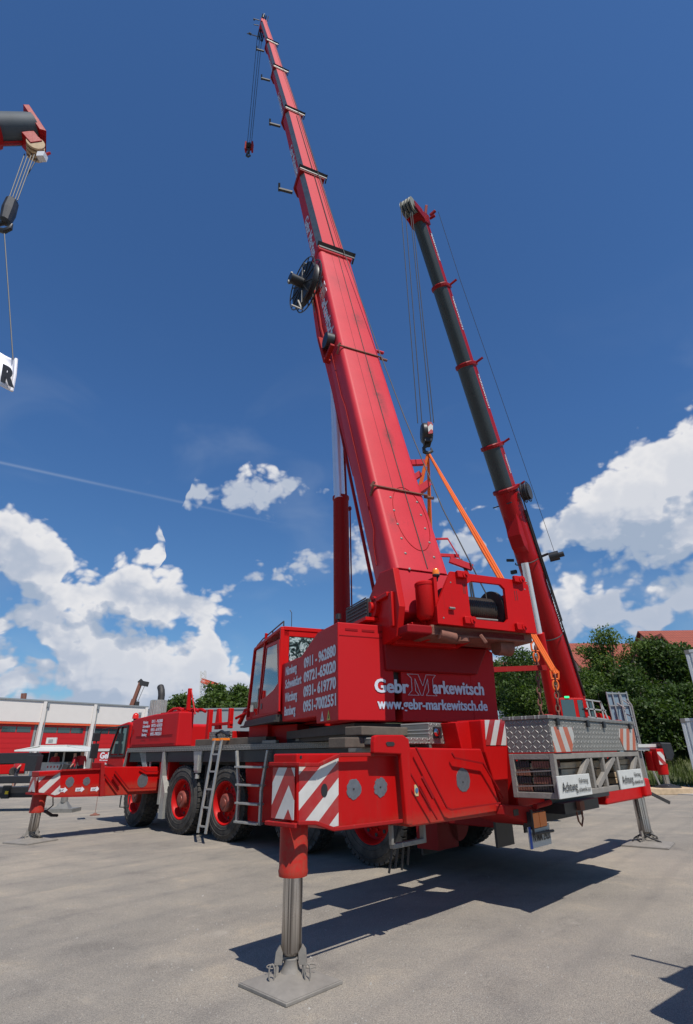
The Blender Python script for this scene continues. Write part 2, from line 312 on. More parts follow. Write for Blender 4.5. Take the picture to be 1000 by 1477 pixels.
def diamond(name,ua,va,pitch=.075,base=(.17,.16,.145),hi=(.40,.38,.345),metal=.25):
    k=NT(name); k.noise(5); sp=k.n('ShaderNodeSeparateXYZ'); k.l(k.tc.outputs['Object'],sp.inputs[0])
    U=k.mth('MULTIPLY',sp.outputs[ua],1/pitch); V=k.mth('MULTIPLY',sp.outputs[va],1/pitch)
    fu=k.mth('SUBTRACT',k.mth('FRACT',U),.5); fv=k.mth('SUBTRACT',k.mth('FRACT',V),.5)
    par=k.mth('FLOORED_MODULO',k.mth('ADD',k.mth('FLOOR',U),k.mth('FLOOR',V)),2.0); sg=k.mth('MULTIPLY_ADD',par,2,-1)
    sv=k.mth('MULTIPLY',fv,sg); a=k.mth('MULTIPLY',k.mth('ADD',fu,sv),1/(1.414*.56)); b=k.mth('MULTIPLY',k.mth('SUBTRACT',fu,sv),1/(1.414*.17))
    d=k.mth('ADD',k.mth('MULTIPLY',a,a),k.mth('MULTIPLY',b,b)); h=k.mth('SUBTRACT',1.0,d,clamp=True); h=k.mth('POWER',h,.5)
    w=k.noise(4,6,.6); bas=k.mix(w,tuple(x*.75 for x in base),tuple(x*1.3 for x in base))
    k.col(k.mix(k.mth('MULTIPLY',h,.9),bas,hi)); k.setv(rough=.42,metal=metal); k.bump(h,.9,.012); return k.m  # lozenges lighter: polished crests, with sky reflection painted into the colour
M_['dia_side']=diamond('checker_plate_side',1,2,.050,(.16,.15,.135),(.32,.305,.28)); M_['dia_rear']=diamond('checker_plate_rear',0,2,.05,(.19,.18,.16),(.34,.325,.295)); M_['dia_top']=diamond('checker_plate_top',0,1)
def groundmat():
    k=NT('gravel_yard'); tc=k.n('ShaderNodeTexCoord'); k.tc=tc
    big=k.noise(.35,6,.6,dist=.6); mid=k.noise(1.6,7,.62,dist=.4); fine=k.noise(110,6,.85); vf=k.noise(140,3,.7)
    vo=k.n('ShaderNodeTexVoronoi'); vo.inputs['Scale'].default_value=120; k.l(tc.outputs['Object'],vo.inputs['Vector'])
    base=k.ramp(big,[(.30,(.235,.213,.187)),(.46,(.272,.246,.214)),(.56,(.295,.264,.226)),(.72,(.36,.313,.258))])
    m2=k.ramp(mid,[(.28,(.78,.78,.79)),(.42,(.97,.97,.97)),(.58,(1.06,1.05,1.03)),(.74,(1.28,1.22,1.12))]); c=k.mix(1.0,base,m2,'MULTIPLY')
    sp=k.ramp(fine,[(.33,(.45,.45,.46)),(.5,(1,1,1)),(.68,(1.5,1.48,1.42))]); c=k.mix(1.0,c,sp,'MULTIPLY')
    bw=k.n('ShaderNodeRGBToBW'); k.l(vo.outputs['Color'],bw.inputs[0]); st=k.ramp(bw.outputs[0],[(.1,(.66,.66,.67)),(.5,(1,1,1)),(.9,(1.25,1.24,1.2))]); c=k.mix(.6,c,st,'MULTIPLY')
    # stretched tyre tracks
    mp=k.n('ShaderNodeMapping'); mp.inputs['Rotation'].default_value=(0,0,R(-35)); mp.inputs['Scale'].default_value=(.12,1.2,1); k.l(tc.outputs['Object'],mp.inputs[0])
    trk=k.noise(1.0,5,.6,vec=mp.outputs[0],dist=.5); tk=k.ramp(trk,[(.35,(.80,.80,.81)),(.55,(1,1,1)),(.7,(1.10,1.08,1.04))]); c=k.mix(.35,c,tk,'MULTIPLY')
    # oil drips, dusty puddle marks and wheel tracks
    blot=k.noise(.8,4,.7,dist=1.2); oil=k.mth('MULTIPLY_ADD',blot,9.0,-5.9,clamp=True); c=k.mix(k.mth('MULTIPLY',oil,.22),c,(.13,.12,.11))
    dust=k.noise(.55,5,.65,dist=2.0); du=k.mth('MULTIPLY_ADD',dust,8.0,-4.9,clamp=True); c=k.mix(k.mth('MULTIPLY',du,.40),c,(.42,.375,.315))
    wv=k.n('ShaderNodeTexWave'); wv.bands_direction='X'; wv.inputs['Scale'].default_value=.42; wv.inputs['Distortion'].default_value=3.0; wv.inputs['Detail'].default_value=3; wv.inputs['Detail Scale'].default_value=.35
    mp2=k.n('ShaderNodeMapping'); mp2.inputs['Rotation'].default_value=(0,0,R(38)); k.l(tc.outputs['Object'],mp2.inputs[0]); k.l(mp2.outputs[0],wv.inputs['Vector']); wt=k.mth('MULTIPLY_ADD',wv.outputs['Fac'],6.0,-5.0,clamp=True)
    grit=k.noise(2.6,6,.8,dist=.8); gr=k.mth('MULTIPLY_ADD',grit,7.0,-4.2,clamp=True); gr=k.mth('MULTIPLY',gr,k.mth('MULTIPLY_ADD',k.noise(30,4,.8),3.0,-1.2,clamp=True)); c=k.mix(k.mth('MULTIPLY',gr,.55),c,(.15,.142,.135))
    lug=k.noise(9,3,.8); c=k.mix(k.mth('MULTIPLY',k.mth('MULTIPLY',wt,lug),.38),c,(.155,.145,.135))
    k.col(c); k.setv(rough=.95,spec=.2)
    h=k.mth('ADD',k.mth('MULTIPLY',fine,.5),k.mth('MULTIPLY',vo.outputs['Distance'],-.6)); h=k.mth('ADD',h,k.mth('MULTIPLY',mid,1.5)); k.bump(h,.6,.02); return k.m
M_['ground']=groundmat()
M_['stone']=plain('pebble',(.30,.28,.25),.9,0,.5,3)
def leafmat(name,c):
    k=NT(name); oi=k.n('ShaderNodeNewGeometry'); r=oi.outputs['Random Per Island']
    k.col(k.mix(r,tuple(x*.55 for x in c),tuple(x*1.5 for x in c))); k.setv(rough=.55,spec=.3)
    tr=k.n('ShaderNodeBsdfTranslucent'); tr.inputs[0].default_value=(c[0]*1.6,c[1]*1.7,c[2]*.8,1); mx=k.n('ShaderNodeMixShader'); mx.inputs[0].default_value=.36
    o=[n for n in k.t.nodes if n.type=='OUTPUT_MATERIAL'][0]; k.l(k.b.outputs[0],mx.inputs[1]); k.l(tr.outputs[0],mx.inputs[2]); k.l(mx.outputs[0],o.inputs[0]); return k.m
M_['leafA']=leafmat('foliage_mid',(.068,.108,.022)); M_['leafB']=leafmat('foliage_dark',(.046,.080,.017)); M_['leafC']=leafmat('foliage_light',(.095,.14,.032)); M_['bark']=plain('bark',(.10,.075,.05),.9,0,.3,8,.3)
M_['grass']=leafmat('grass_blades',(.085,.11,.03))
M_['bank']=plain('grassy_bank_soil',(.075,.085,.035),.95,0,.5,1.2,.3)
def tiles():
    k=NT('clay_roof_tiles'); k.noise(1.0); w=k.n('ShaderNodeTexWave'); w.inputs['Scale'].default_value=1.3; k.l(k.tc.outputs['UV'],w.inputs[0]); w.bands_direction='X'
    w2=k.n('ShaderNodeTexWave'); w2.inputs['Scale'].default_value=1.0; w2.bands_direction='Y'; k.l(k.tc.outputs['UV'],w2.inputs[0])
    a=k.noise(.9,6,.7); c=k.mix(a,(.22,.045,.025),(.38,.09,.05)); f=k.mth('MULTIPLY',k.mth('MULTIPLY_ADD',w.outputs['Fac'],.5,.5),k.mth('MULTIPLY_ADD',w2.outputs['Fac'],.4,.6)); k.col(k.mix(f,(.14,.03,.02),c)); k.setv(rough=.8); k.bump(w.outputs['Fac'],.5,.05); return k.m
M_['tiles']=tiles()
# ------------------------------------------------------------------ mesh builder
V3=lambda p: Vector((float(p[0]),float(p[1]),float(p[2])))
NOSPLIT={'pad_strap','rim_hole','rim','hub','chain_links','canopy','roof','wall','wheel'}
class MB:
    def __init__(s): s.v=[]; s.f=[]; s.mi=[]; s.m=0; s.sm=[]
    def mat(s,i): s.m=i; return s
    def add(s,vs,fs,smooth=False):
        b=len(s.v); s.v+=[tuple(map(float,p)) for p in vs]
        for f in fs: s.f.append([b+i for i in f]); s.mi.append(s.m); s.sm.append(smooth)
        return s
    def box(s,lo,hi):
        x0,y0,z0=lo;x1,y1,z1=hi
        return s.add([(x0,y0,z0),(x1,y0,z0),(x1,y1,z0),(x0,y1,z0),(x0,y0,z1),(x1,y0,z1),(x1,y1,z1),(x0,y1,z1)],[(3,2,1,0),(4,5,6,7),(0,1,5,4),(1,2,6,5),(2,3,7,6),(3,0,4,7)])
    def prism(s,pts,vec):
        """pts: planar polygon, vec: extrusion"""
        n=len(pts); P=[V3(p) for p in pts]; Q=[p+V3(vec) for p in P]
        nr=Vector((0,0,0))
        for i in range(n): nr+=P[i].cross(P[(i+1)%n])
        if nr.dot(V3(vec))>0: P.reverse(); Q.reverse()
        return s.add(P+Q,[tuple(range(n)),tuple(range(2*n-1,n-1,-1))]+[(i,n+i,n+(i+1)%n,(i+1)%n) for i in range(n)])
    def bar(s,a,b,w,h,up=(0,0,1)):
        a=V3(a);b=V3(b);d=(b-a).normalized(); u=V3(up)
        if abs(d.dot(u))>.95: u=Vector((1,0,0)) if abs(d.x)<.9 else Vector((0,1,0))
        x=d.cross(u).normalized(); y=x.cross(d).normalized()
        vs=[p+x*(sx*w/2)+y*(sy*h/2) for p in (a,b) for sx,sy in ((-1,-1),(1,-1),(1,1),(-1,1))]
        return s.add(vs,[(0,1,2,3)[::-1],(4,5,6,7),(0,1,5,4),(1,2,6,5),(2,3,7,6),(3,0,4,7)])
    def cyl(s,a,b,r0,r1=None,n=20,caps=True):
        r1=r0 if r1 is None else r1
        a=V3(a);b=V3(b);d=(b-a).normalized(); u=Vector((0,0,1)) if abs(d.z)<.9 else Vector((1,0,0)); x=d.cross(u).normalized(); y=d.cross(x)
        A=[a+(x*math.cos(t)+y*math.sin(t))*r0 for t in [2*math.pi*i/n for i in range(n)]]; B=[b+(x*math.cos(t)+y*math.sin(t))*r1 for t in [2*math.pi*i/n for i in range(n)]]
        s.add(A+B,[(i,(i+1)%n,n+(i+1)%n,n+i) for i in range(n)],True)
        if caps: s.add(A,[tuple(range(n-1,-1,-1))]); s.add(B,[tuple(range(n))])
        return s
    def tube(s,pts,r,n=8):
        P=[V3(p) for p in pts]; rings=[]; pv=None
        for i,p in enumerate(P):
            d=((P[min(i+1,len(P)-1)]-P[max(i-1,0)])).normalized()
            if pv is None: u=Vector((0,0,1)) if abs(d.z)<.9 else Vector((1,0,0)); x=d.cross(u).normalized()
            else: x=(pv-d*pv.dot(d)).normalized()
            pv=x; y=d.cross(x); rr=r[i] if isinstance(r,(list,tuple)) else r
            rings.append([p+(x*math.cos(t)+y*math.sin(t))*rr for t in [2*math.pi*k/n for k in range(n)]])
        vs=[q for g in rings for q in g]; fs=[]
        for i in range(len(P)-1):
            for k in range(n): fs.append((i*n+k,i*n+(k+1)%n,(i+1)*n+(k+1)%n,(i+1)*n+k))
        s.add(vs,fs,True); s.add(rings[0],[tuple(range(n-1,-1,-1))]); s.add(rings[-1],[tuple(range(n))]); return s
    def lathe(s,c,axis,prof,n=40,smooth=True,closed=False):
        """prof: (offset along axis, radius)"""
        c=V3(c);d=V3(axis).normalized(); u=Vector((0,0,1)) if abs(d.z)<.9 else Vector((1,0,0)); x=d.cross(u).normalized(); y=d.cross(x)
        vs=[c+d*o+(x*math.cos(2*math.pi*k/n)+y*math.sin(2*math.pi*k/n))*r for o,r in prof for k in range(n)]; fs=[]
        m=len(prof)
        for i in range(m if closed else m-1):
            j=(i+1)%m
            for k in range(n): fs.append((i*n+k,i*n+(k+1)%n,j*n+(k+1)%n,j*n+k))
        return s.add(vs,fs,smooth)
    def quad(s,a,b,c,d): return s.add([a,b,c,d],[(0,1,2,3)])
    def slab(s,a,b,c,d,t):
        """quad given thickness t against its normal"""
        a,b,c,d=map(V3,(a,b,c,d)); n=(b-a).cross(d-a).normalized()*t
        return s.prism([a,b,c,d],-n)
    def frustum(s,rings):
        """rings: list of closed loops (same count) skinned together and capped"""
        n=len(rings[0]); vs=[p for r in rings for p in r]; fs=[]
        for i in range(len(rings)-1):
            for k in range(n): fs.append((i*n+k,i*n+(k+1)%n,(i+1)*n+(k+1)%n,(i+1)*n+k))
        fs.append(tuple(range(n-1,-1,-1))); fs.append(tuple((len(rings)-1)*n+k for k in range(n))); return s.add(vs,fs)
    def clusters(s,gap=.04):
        n=len(s.v); par=list(range(n))
        def find(a):
            while par[a]!=a: par[a]=par[par[a]]; a=par[a]
            return a
        for f in s.f:
            r=find(f[0])
            for i in f[1:]:
                q=find(i)
                if q!=r: par[q]=r
        comp={}
        for i,f in enumerate(s.f): comp.setdefault(find(f[0]),[]).append(i)
        if len(comp)<2 or len(comp)>60: return None
        V=np.array(s.v); B=[]
        for k,fs in comp.items():
            idx=sorted({i for f in fs for i in s.f[f]}); P=V[idx]; B.append([P.min(0)-gap/2,P.max(0)+gap/2,fs])
        done=False
        while not done:
            done=True
            for i in range(len(B)):
                for j in range(i+1,len(B)):
                    if (B[i][0]<=B[j][1]).all() and (B[j][0]<=B[i][1]).all():
                        B[i]=[np.minimum(B[i][0],B[j][0]),np.maximum(B[i][1],B[j][1]),B[i][2]+B[j][2]]; B.pop(j); done=False; break
                if not done: break
        return [b[2] for b in B] if 1<len(B)<=14 else None
    def build(s,name,mats,parent=None,frame=None,bevel=0,kind=None,sharp=True,recalc=True):
        if parent is not None and recalc and len(s.f)<9000 and name not in NOSPLIT:
            cl=s.clusters()
            if cl:
                first=None
                for fs in cl:
                    q=MB(); mp={}
                    for f in sorted(fs):
                        for i in s.f[f]:
                            if i not in mp: mp[i]=len(q.v); q.v.append(s.v[i])
                        q.f.append([mp[i] for i in s.f[f]]); q.mi.append(s.mi[f]); q.sm.append(s.sm[f])
                    o=q._build(name,mats,parent,frame,bevel,kind,recalc); first=first or o
                return first
        return s._build(name,mats,parent,frame,bevel,kind,recalc)
    def _build(s,name,mats,parent=None,frame=None,bevel=0,kind=None,recalc=True):
        if not isinstance(mats,(list,tuple)): mats=[mats]
        me=bpy.data.meshes.new(name); me.from_pydata(s.v,[],s.f)
        for m in mats: me.materials.append(M_[m] if isinstance(m,str) else m)
        me.polygons.foreach_set('material_index',s.mi); me.polygons.foreach_set('use_smooth',s.sm); me.update()
        if recalc:
            bm=bmesh.new(); bm.from_mesh(me); bmesh.ops.recalc_face_normals(bm,faces=bm.faces); bm.to_mesh(me); bm.free()
        if any(s.sm): me.set_sharp_from_angle(angle=R(38))
        o=bpy.data.objects.new(name,me); C.objects.link(o)
        fm=(frame or WLD).M
        if parent is not None:
            o.parent=parent; o.matrix_local=WM[parent.name].inverted()@fm
        else: o.matrix_world=fm
        WM[o.name]=fm.copy()
        if bevel:
            b=o.modifiers.new('bevel','BEVEL'); b.width=bevel; b.segments=2; b.limit_method='ANGLE'; b.angle_limit=R(35)
        if kind: o['kind']=kind
        return o
WM={}
def thing(name,label,cat,frame=None,loc=None,group=None):
    o=bpy.data.objects.new(name,None); C.objects.link(o); o.empty_display_size=.3
    m=(frame.M if frame else Matrix.Translation(Vector(loc))); o.matrix_world=m; WM[o.name]=m.copy()
    return tag(o,label,cat,group)
def tag(o,label,cat,group=None):
    o['label']=label; o['category']=cat
    if group: o['group']=group
    return o
FONT=None
def text(name,s,mat,parent,frame,origin,u,v,width,height,bold=.0,depth=.0015,shear=0,label=None,smear=.045):
    """lettering of given width and cap height on plane (u,v), origin = lower left"""
    cu=bpy.data.curves.new('t','FONT'); cu.body=s; cu.extrude=0; cu.offset=bold; cu.resolution_u=3; cu.shear=shear
    t=bpy.data.objects.new('t',cu); C.objects.link(t); bpy.context.view_layer.update()
    me=bpy.data.meshes.new_from_object(t.evaluated_get(bpy.context.evaluated_depsgraph_get()))
    bpy.data.objects.remove(t); bpy.data.curves.remove(cu)
    xs=[p.co.x for p in me.vertices]; x0,x1=min(xs),max(xs); cap=.7
    u=V3(u).normalized(); v=V3(v).normalized(); n=u.cross(v); o=V3(origin)
    for p in me.vertices: q=p.co.copy(); p.co=o+u*((q.x-x0)/(x1-x0)*width)+v*(q.y/cap*height)+n*.004
    # heavy condensed lettering: the strokes are widened sideways
    dx=width/max(1,len(s))*smear; bm=bmesh.new(); bm.from_mesh(me)
    if dx>0:
        for k in (-1,1):
            g=bmesh.ops.duplicate(bm,geom=[x for x in bm.faces if x.index>=0][:nf] if False else list(bm.faces)[:len(me.polygons)])
            vv=[x for x in g['geom'] if isinstance(x,bmesh.types.BMVert)]; bmesh.ops.translate(bm,vec=u*(dx*k)+n*(.0004*(1 if k>0 else 2)),verts=vv)
    bm.to_mesh(me); bm.free()
    me.materials.clear(); me.materials.append(M_[mat]); me.name=name
    ob=bpy.data.objects.new(name,me); C.objects.link(ob)
    ob.parent=parent; ob.matrix_local=WM[parent.name].inverted()@frame.M; WM[ob.name]=frame.M.copy()
    return ob
def disc(mb,c,u,v,r,t=.004,n=26,jag=.0,sy=1,seed=0):
    rnd=random.Random(seed); u=V3(u);v=V3(v);c=V3(c); nn=u.cross(v)*t
    pts=[c+nn+(u*math.cos(a)+v*math.sin(a)*sy)*r*(1+rnd.uniform(-jag,jag)) for a in [2*math.pi*i/n for i in range(n)]]
    mb.prism(pts,-nn)
X=(1,0,0);Y=(0,1,0);Z=(0,0,1);NX=(-1,0,0);NY=(0,-1,0)
# ------------------------------------------------------------------ ground
g=MB(); g.add([(-400,-60,0),(400,-60,0),(400,600,0),(-400,600,0)],[(0,1,2,3)]); g.build('ground',M_['ground'],kind='structure',recalc=False)
def pebbles():
    mb=MB(); rnd=random.Random(3)
    for i in range(5200):
        d=2.6+14*rnd.random()**1.6; a=rnd.uniform(-.75,.75); x,y=d*math.sin(a)*1.0,d*math.cos(a)
        r=rnd.uniform(.0035,.009)*(1 if rnd.random()>.05 else 1.9); h=r*rnd.uniform(.6,1.1); t=rnd.uniform(0,6)
        p=[(x+r*math.cos(t+k*1.57)*rnd.uniform(.6,1),y+r*math.sin(t+k*1.57)*rnd.uniform(.6,1),0) for k in range(4)]
        mb.add(p+[(x+rnd.uniform(-.3,.3)*r,y,h)],[(0,1,4),(1,2,4),(2,3,4),(3,0,4)])
    o=mb.build('pebbles','stone',recalc=False); o['kind']='stuff'; tag(o,'loose pebbles scattered over the dusty grey gravel yard','pebbles')
pebbles()
# ================================================================== MAIN CRANE
MC=thing('mobile_crane','large red five-axle mobile crane in the middle with its long red boom raised steeply','mobile crane',CAR)
def cb(mb,name,mats,parent=None,**k): return mb.build(name,mats,parent or MC,CAR,**k)
def sb(mb,name,mats,parent=None,**k): return mb.build(name,mats,parent or MC,SUP,**k)
VW=2.65
# ---- chassis
m=MB(); m.box((.45,-2.3,.62),(2.2,8.2,1.50)); m.box((.30,-2.2,1.30),(2.35,8.1,1.55))
for y in (-.9,.8,2.7,4.5,6.4): m.box((.12,y,.75),(2.53,y+.18,1.3))
for y in (0,1.65,3.75,5.35,7.45): m.cyl((.3,y,.64),(2.35,y,.64),.11); m.lathe((1.3,y,.64),X,[(-.3,.0),(-.28,.18),(0,.27),(.28,.18),(.3,0)],16)
cb(m,'chassis','dark')
m=MB(); m.box((.0,-.7,1.36),(.5,7.9,1.575)); m.box((VW-.5,-.7,1.36),(VW,7.9,1.575)); cb(m,'fender_panel','black',bevel=.01)
m=MB(); m.box((.02,-.9,1.60),(VW-.02,7.95,1.66)); cb(m,'deck_plate','dia_top')
m=MB(); m.box((-.05,-.75,1.575),(.02,8.0,1.672)); m.box((VW-.02,-.75,1.575),(VW+.05,8.0,1.672)); cb(m,'deck_edge_rail','dia_side',bevel=.006)
# ---- wheels
def make_wheel():
    t=MB(); t.lathe((0,0,0),X,[(.035,.37),(.006,.40),(.0,.50),(.012,.57),(.035,.615),(.07,.632),(.33,.632),(.365,.615),(.388,.57),(.40,.50),(.394,.40),(.365,.37)],56,closed=True)
    n=40
    for k in range(n):
        for row,(x0,x1,off) in enumerate(((.028,.10,0),(.115,.195,.5),(.205,.285,0),(.30,.372,.5))):
            a=2*math.pi*(k+off)/n; w=.040; c,s=math.cos(a),math.sin(a); r0,r1=.60,.652 if 0<row<3 else .645
            q=[]
            for xx in (x0,x1):
                for rr,ww in ((r0,w),(r1,w*.86)):
                    for sg in (-1,1):
                        q.append((xx,c*rr-s*ww*sg,s*rr+c*ww*sg))
            t.add(q,[(0,1,3,2),(4,6,7,5),(0,4,5,1),(2,3,7,6),(0,2,6,4),(1,5,7,3)])
    for r in (.45,.55): t.lathe((0,0,0),X,[(.004,r-.006),(-.004,r),(.004,r+.006)],56)
    t.mat(0)
    w=cb(t,'wheel',['tyre'])
    r=MB(); r.lathe((0,0,0),X,[(.02,.385),(.012,.37),(.03,.355),(.07,.335),(.15,.325),(.165,.30),(.15,.24),(.13,.20),(.125,.17),(.12,.165)],40)
    r.lathe((0,0,0),X,[(.36,.37),(.30,.33),(.165,.30)],40)
    for k in range(10):
        a=2*math.pi*k/10; r.cyl((.10,.205*math.cos(a),.205*math.sin(a)),(.15,.205*math.cos(a),.205*math.sin(a)),.016,n=6)
    rim=r.build('rim','red',w,CAR)
    h=MB(); h.lathe((0,0,0),X,[(.13,.165),(.02,.155),(.0,.13),(.0,.075),(-.015,.07),(-.02,0)],24)
    for k in range(10):
        a=2*math.pi*(k+.5)/10; c=Vector((.157,.265*math.cos(a),.265*math.sin(a)))
    hb=h.build('hub','rubberhub',w,CAR)
    hh=MB()
    for k in range(10):
        a=2*math.pi*(k+.5)/10; u=Vector((0,math.cos(a),math.sin(a))); v=Vector((0,-math.sin(a),math.cos(a))); disc(hh,Vector((.150,0,0))+u*.265,v,u,.027,.006,12)
    ho=hh.build('rim_hole','dark',w,CAR); ho['kind']='stuff'
    return w
w0=make_wheel()
wpos=[(0,0,0),(0,1.65,0),(0,3.75,0),(0,5.35,0),(.02,7.45,-.06),(VW,0,math.pi),(VW,1.65,math.pi),(VW,3.75,math.pi),(VW,5.35,math.pi),(VW,7.45,math.pi)]
for i,(x,y,a) in enumerate(wpos):
    w=w0 if i==0 else w0.copy()
    if i:
        C.objects.link(w); w.parent=MC
        for ch in list(w0.children):
            c=ch.copy(); C.objects.link(c); c.parent=w
    w.matrix_local=Matrix.Translation((x,y,.648))@Matrix.Rotation(a+R(3)*i,4,'Z' if 0 else 'X') if a==0 else Matrix.Translation((x,y,.648))@Matrix.Rotation(a,4,'Z')
# ---- body sides between the wheels
m=MB(); m.prism([(.10,2.35,1.36),(.10,3.28,1.36),(.10,3.10,.38),(.10,2.3,.38)],(.55,0,0)); cb(m,'side_locker','red',bevel=.012)
m=MB(); m.box((.06,6.05,1.0),(.5,6.5,1.36)); cb(m,'bracket_box','red',bevel=.012)
m=MB(); m.box((.02,-2.1,.62),(.55,-1.0,1.40)); cb(m,'rear_side_box','reddark',bevel=.015)
m=MB(); m.box((.02,-1.2,.30),(.5,-.85,.9)); cb(m,'mudguard_box','reddark')
# aluminium step frame
def steps(y0,y1,z0,z1,n,ox=-.08):
    m=MB(); ya,yb=y0+.14,y1-.14
    zm=z0+(z1-z0)*.45
    m.bar((ox,y0,z1),(ox,ya,zm),.05,.05); m.bar((ox,ya,zm),(ox,ya,z0),.05,.05); m.bar((ox,y1,z1),(ox,yb,zm),.05,.05); m.bar((ox,yb,zm),(ox,yb,z0),.05,.05)
    for k in range(n):
        z=z0+.02+(z1-z0)*k/n; q=max(0,(z-zm)/(z1-zm))*.14 if z>zm else 0
        m.bar((ox,ya-q,z),(ox,yb+q,z),.16,.035)
    cb(m,'step_ladder','alu',bevel=.006)
steps(2.36,3.32,.36,1.56,4)
m=MB(); m.box((-.06,6.12,.52),(.10,6.20,1.57)); m.prism([(-.04,6.13,1.1),(-.04,5.95,.75),(-.04,5.95,.25),(-.04,6.13,.25)],(.3,0,0)); cb(m,'mud_flap','alu')
m=MB(); m.prism([(-.03,4.62,1.57),(-.03,4.95,1.57),(-.03,4.85,1.16),(-.03,4.70,1.16)],(.06,0,0)); m.box((-.055,4.72,1.20),(-.03,4.84,1.5)); m.cyl((.0,4.77,1.14),(.0,4.77,1.05),.045); cb(m,'side_bracket','alu')
m=MB(); m.prism([(0,7.10,1.57),(0,7.42,1.57),(0,7.02,1.05),(0,6.92,1.05)],(.05,0,0)); m.bar((.02,6.85,1.57),(.02,6.85,1.1),.03,.03); m.bar((-.03,7.98,1.60),(-.03,8.12,1.1),.03,.05); cb(m,'fender_stay','alu')
# ---- deck things
m=MB(); m.box((.05,2.6,1.672),(.30,5.05,1.80)); cb(m,'timber_plank','woodgrey',bevel=.01)
m=MB(); m.box((.05,-.6,1.672),(.22,1.0,1.74)); m.bar((0,2.6,1.70),(0,2.2,1.70),.08,.06); m.bar((.1,1.3,1.75),(.1,1.75,1.75),.12,.12); cb(m,'deck_fitting','steel',bevel=.01)
# ---- engine hood with the phone numbers
hy=CAR.onx(254,1074,0)[1]; hx=CAR.ony(279,1050,hy)[0]; hz_=CAR.onx(252,1027,0)[2]
hood=[(0,8.0,1.68),(0,hy,1.68),(0,hy,hz_),(0,6.9,hz_),(0,7.80,2.36),(0,8.0,2.32)]
m=MB(); m.prism(hood,(hx,0,0)); o=cb(m,'engine_hood','redpanel',bevel=.03)
m=MB(); m.box((-.012,hy+.1,1.74),(0,7.85,1.752)); m.box((-.012,hy+.2,1.93),(0,7.7,1.938)); m.box((-.02,7.9,1.98),(0,7.96,2.1)); cb(m,'hood_trim','reddark',o)
m=MB(); m.box((.1,hy+.1,hz_),(hx-.1,6.8,hz_+.03)); 
for k in range(4): m.tube([(.15+k*.2,hy+.1,hz_+.03),(.17+k*.2,hy+.3,hz_+.09),(.19+k*.2,hy+.6,hz_+.10),(.17+k*.2,hy+.8,hz_+.03)],.035,6)
cb(m,'hood_piping','red',o)
def phones(frame,parent,o,u,v,W,Hh,dz,mat,gap=.43):
    rows=[('Nürnberg','0911 - 962880'),('Schweinfurt','09721-65020'),('Würzburg','0931- 619770'),('Bamberg','0951-7002551')]
    fr=[.70,1,.76,.68]
    for i,(a,b) in enumerate(rows):
        p=V3(o)+V3(v)*(dz*(3-i)); u_=V3(u)
        text('lettering',a,mat,parent,frame,p,u,v,W*.37*fr[i],Hh*.92,.03)
        text('phone_number',b,mat,parent,frame,p+u_*(W*gap),u,v,W*(1-gap),Hh,.03)
_a=CAR.onx(206,1061,0); _b=CAR.onx(234,1060,0); _c=CAR.onx(220,1038,0); _d=CAR.onx(220,1061,0); _h=(_c[2]-_d[2]); phones(CAR,o,(-.022,_a[1],_d[2]),NY,Z,_a[1]-_b[1],_h*.19,_h*.26,'textgrey',.45)
m=MB(); m.lathe((.7,8.1,2.10),Z,[(0,.14),(.0,.20),(.75,.20),(.75,.18),(.02,.18)],22); 
for k in range(22):
    a=2*math.pi*k/22; m.cyl((.7+.205*math.cos(a),8.1+.205*math.sin(a),2.1),(.7+.205*math.cos(a),8.1+.205*math.sin(a),2.84),.016,n=6)
ex=cb(m,'exhaust_guard','alu')
m=MB(); m.tube([(.7,8.0,2.6),(.7,8.0,2.98),(.7,8.04,3.10),(.72,8.15,3.20)],.09,14); cb(m,'exhaust_pipe','dark',ex)
# ---- driving cab (front)
m=MB(); a,b=8.1,9.75
m.prism([(0,8.05,1.0),(0,8.05,2.25),(0,8.3,2.30),(0,8.75,2.25),(0,9.15,1.5),(0,9.2,1.0),(0,9.0,.8)],(2.4,0,0)); cabf=cb(m,'driver_cab','red',bevel=.04)
m=MB(); m.prism([(-.012,8.2,1.55),(-.012,8.2,2.15),(-.012,8.66,2.15),(-.012,8.95,1.60),(-.012,8.95,1.55)],(.016,0,0)); cb(m,'cab_window','glass',cabf)
m=MB(); 
for p,q in (((8.17,1.5),(8.17,2.2)),((8.17,2.2),(8.70,2.2)),((8.70,2.2),(9.0,1.62)),((9.0,1.62),(9.0,1.5)),((9.0,1.5),(8.17,1.5)),((8.5,1.5),(8.5,2.2))): m.bar((-.016,p[0],p[1]),(-.016,q[0],q[1]),.03,.05,X)
cb(m,'window_frame','black',cabf)
m=MB(); m.lathe((.35,8.6,2.30),Z,[(0,.09),(.04,.09),(.05,.05),(.1,.05)],14); m2=MB(); m2.lathe((.35,8.6,2.40),Z,[(0,.085),(.10,.075),(.14,.04),(.15,0)],16); bb=cb(m,'beacon','black'); cb(m2,'beacon_lens','lensred',bb)
m=MB(); m.tube([(.0,9.1,1.3),(-.2,9.2,1.25),(-.3,9.25,1.35),(-.32,9.25,1.95),(-.22,9.2,2.15),(0,8.8,2.2)],.018,6); m.box((-.42,9.22,1.45),(-.24,9.3,1.80)); m.box((-.42,9.22,1.86),(-.24,9.3,2.06)); cb(m,'wing_mirror','black',cabf,bevel=.02)
m=MB(); m.prism([(-.03,8.1,1.22),(-.03,9.0,1.32),(-.03,9.0,1.45),(-.03,8.2,1.45)],(.2,0,0)); cb(m,'cab_step','red')
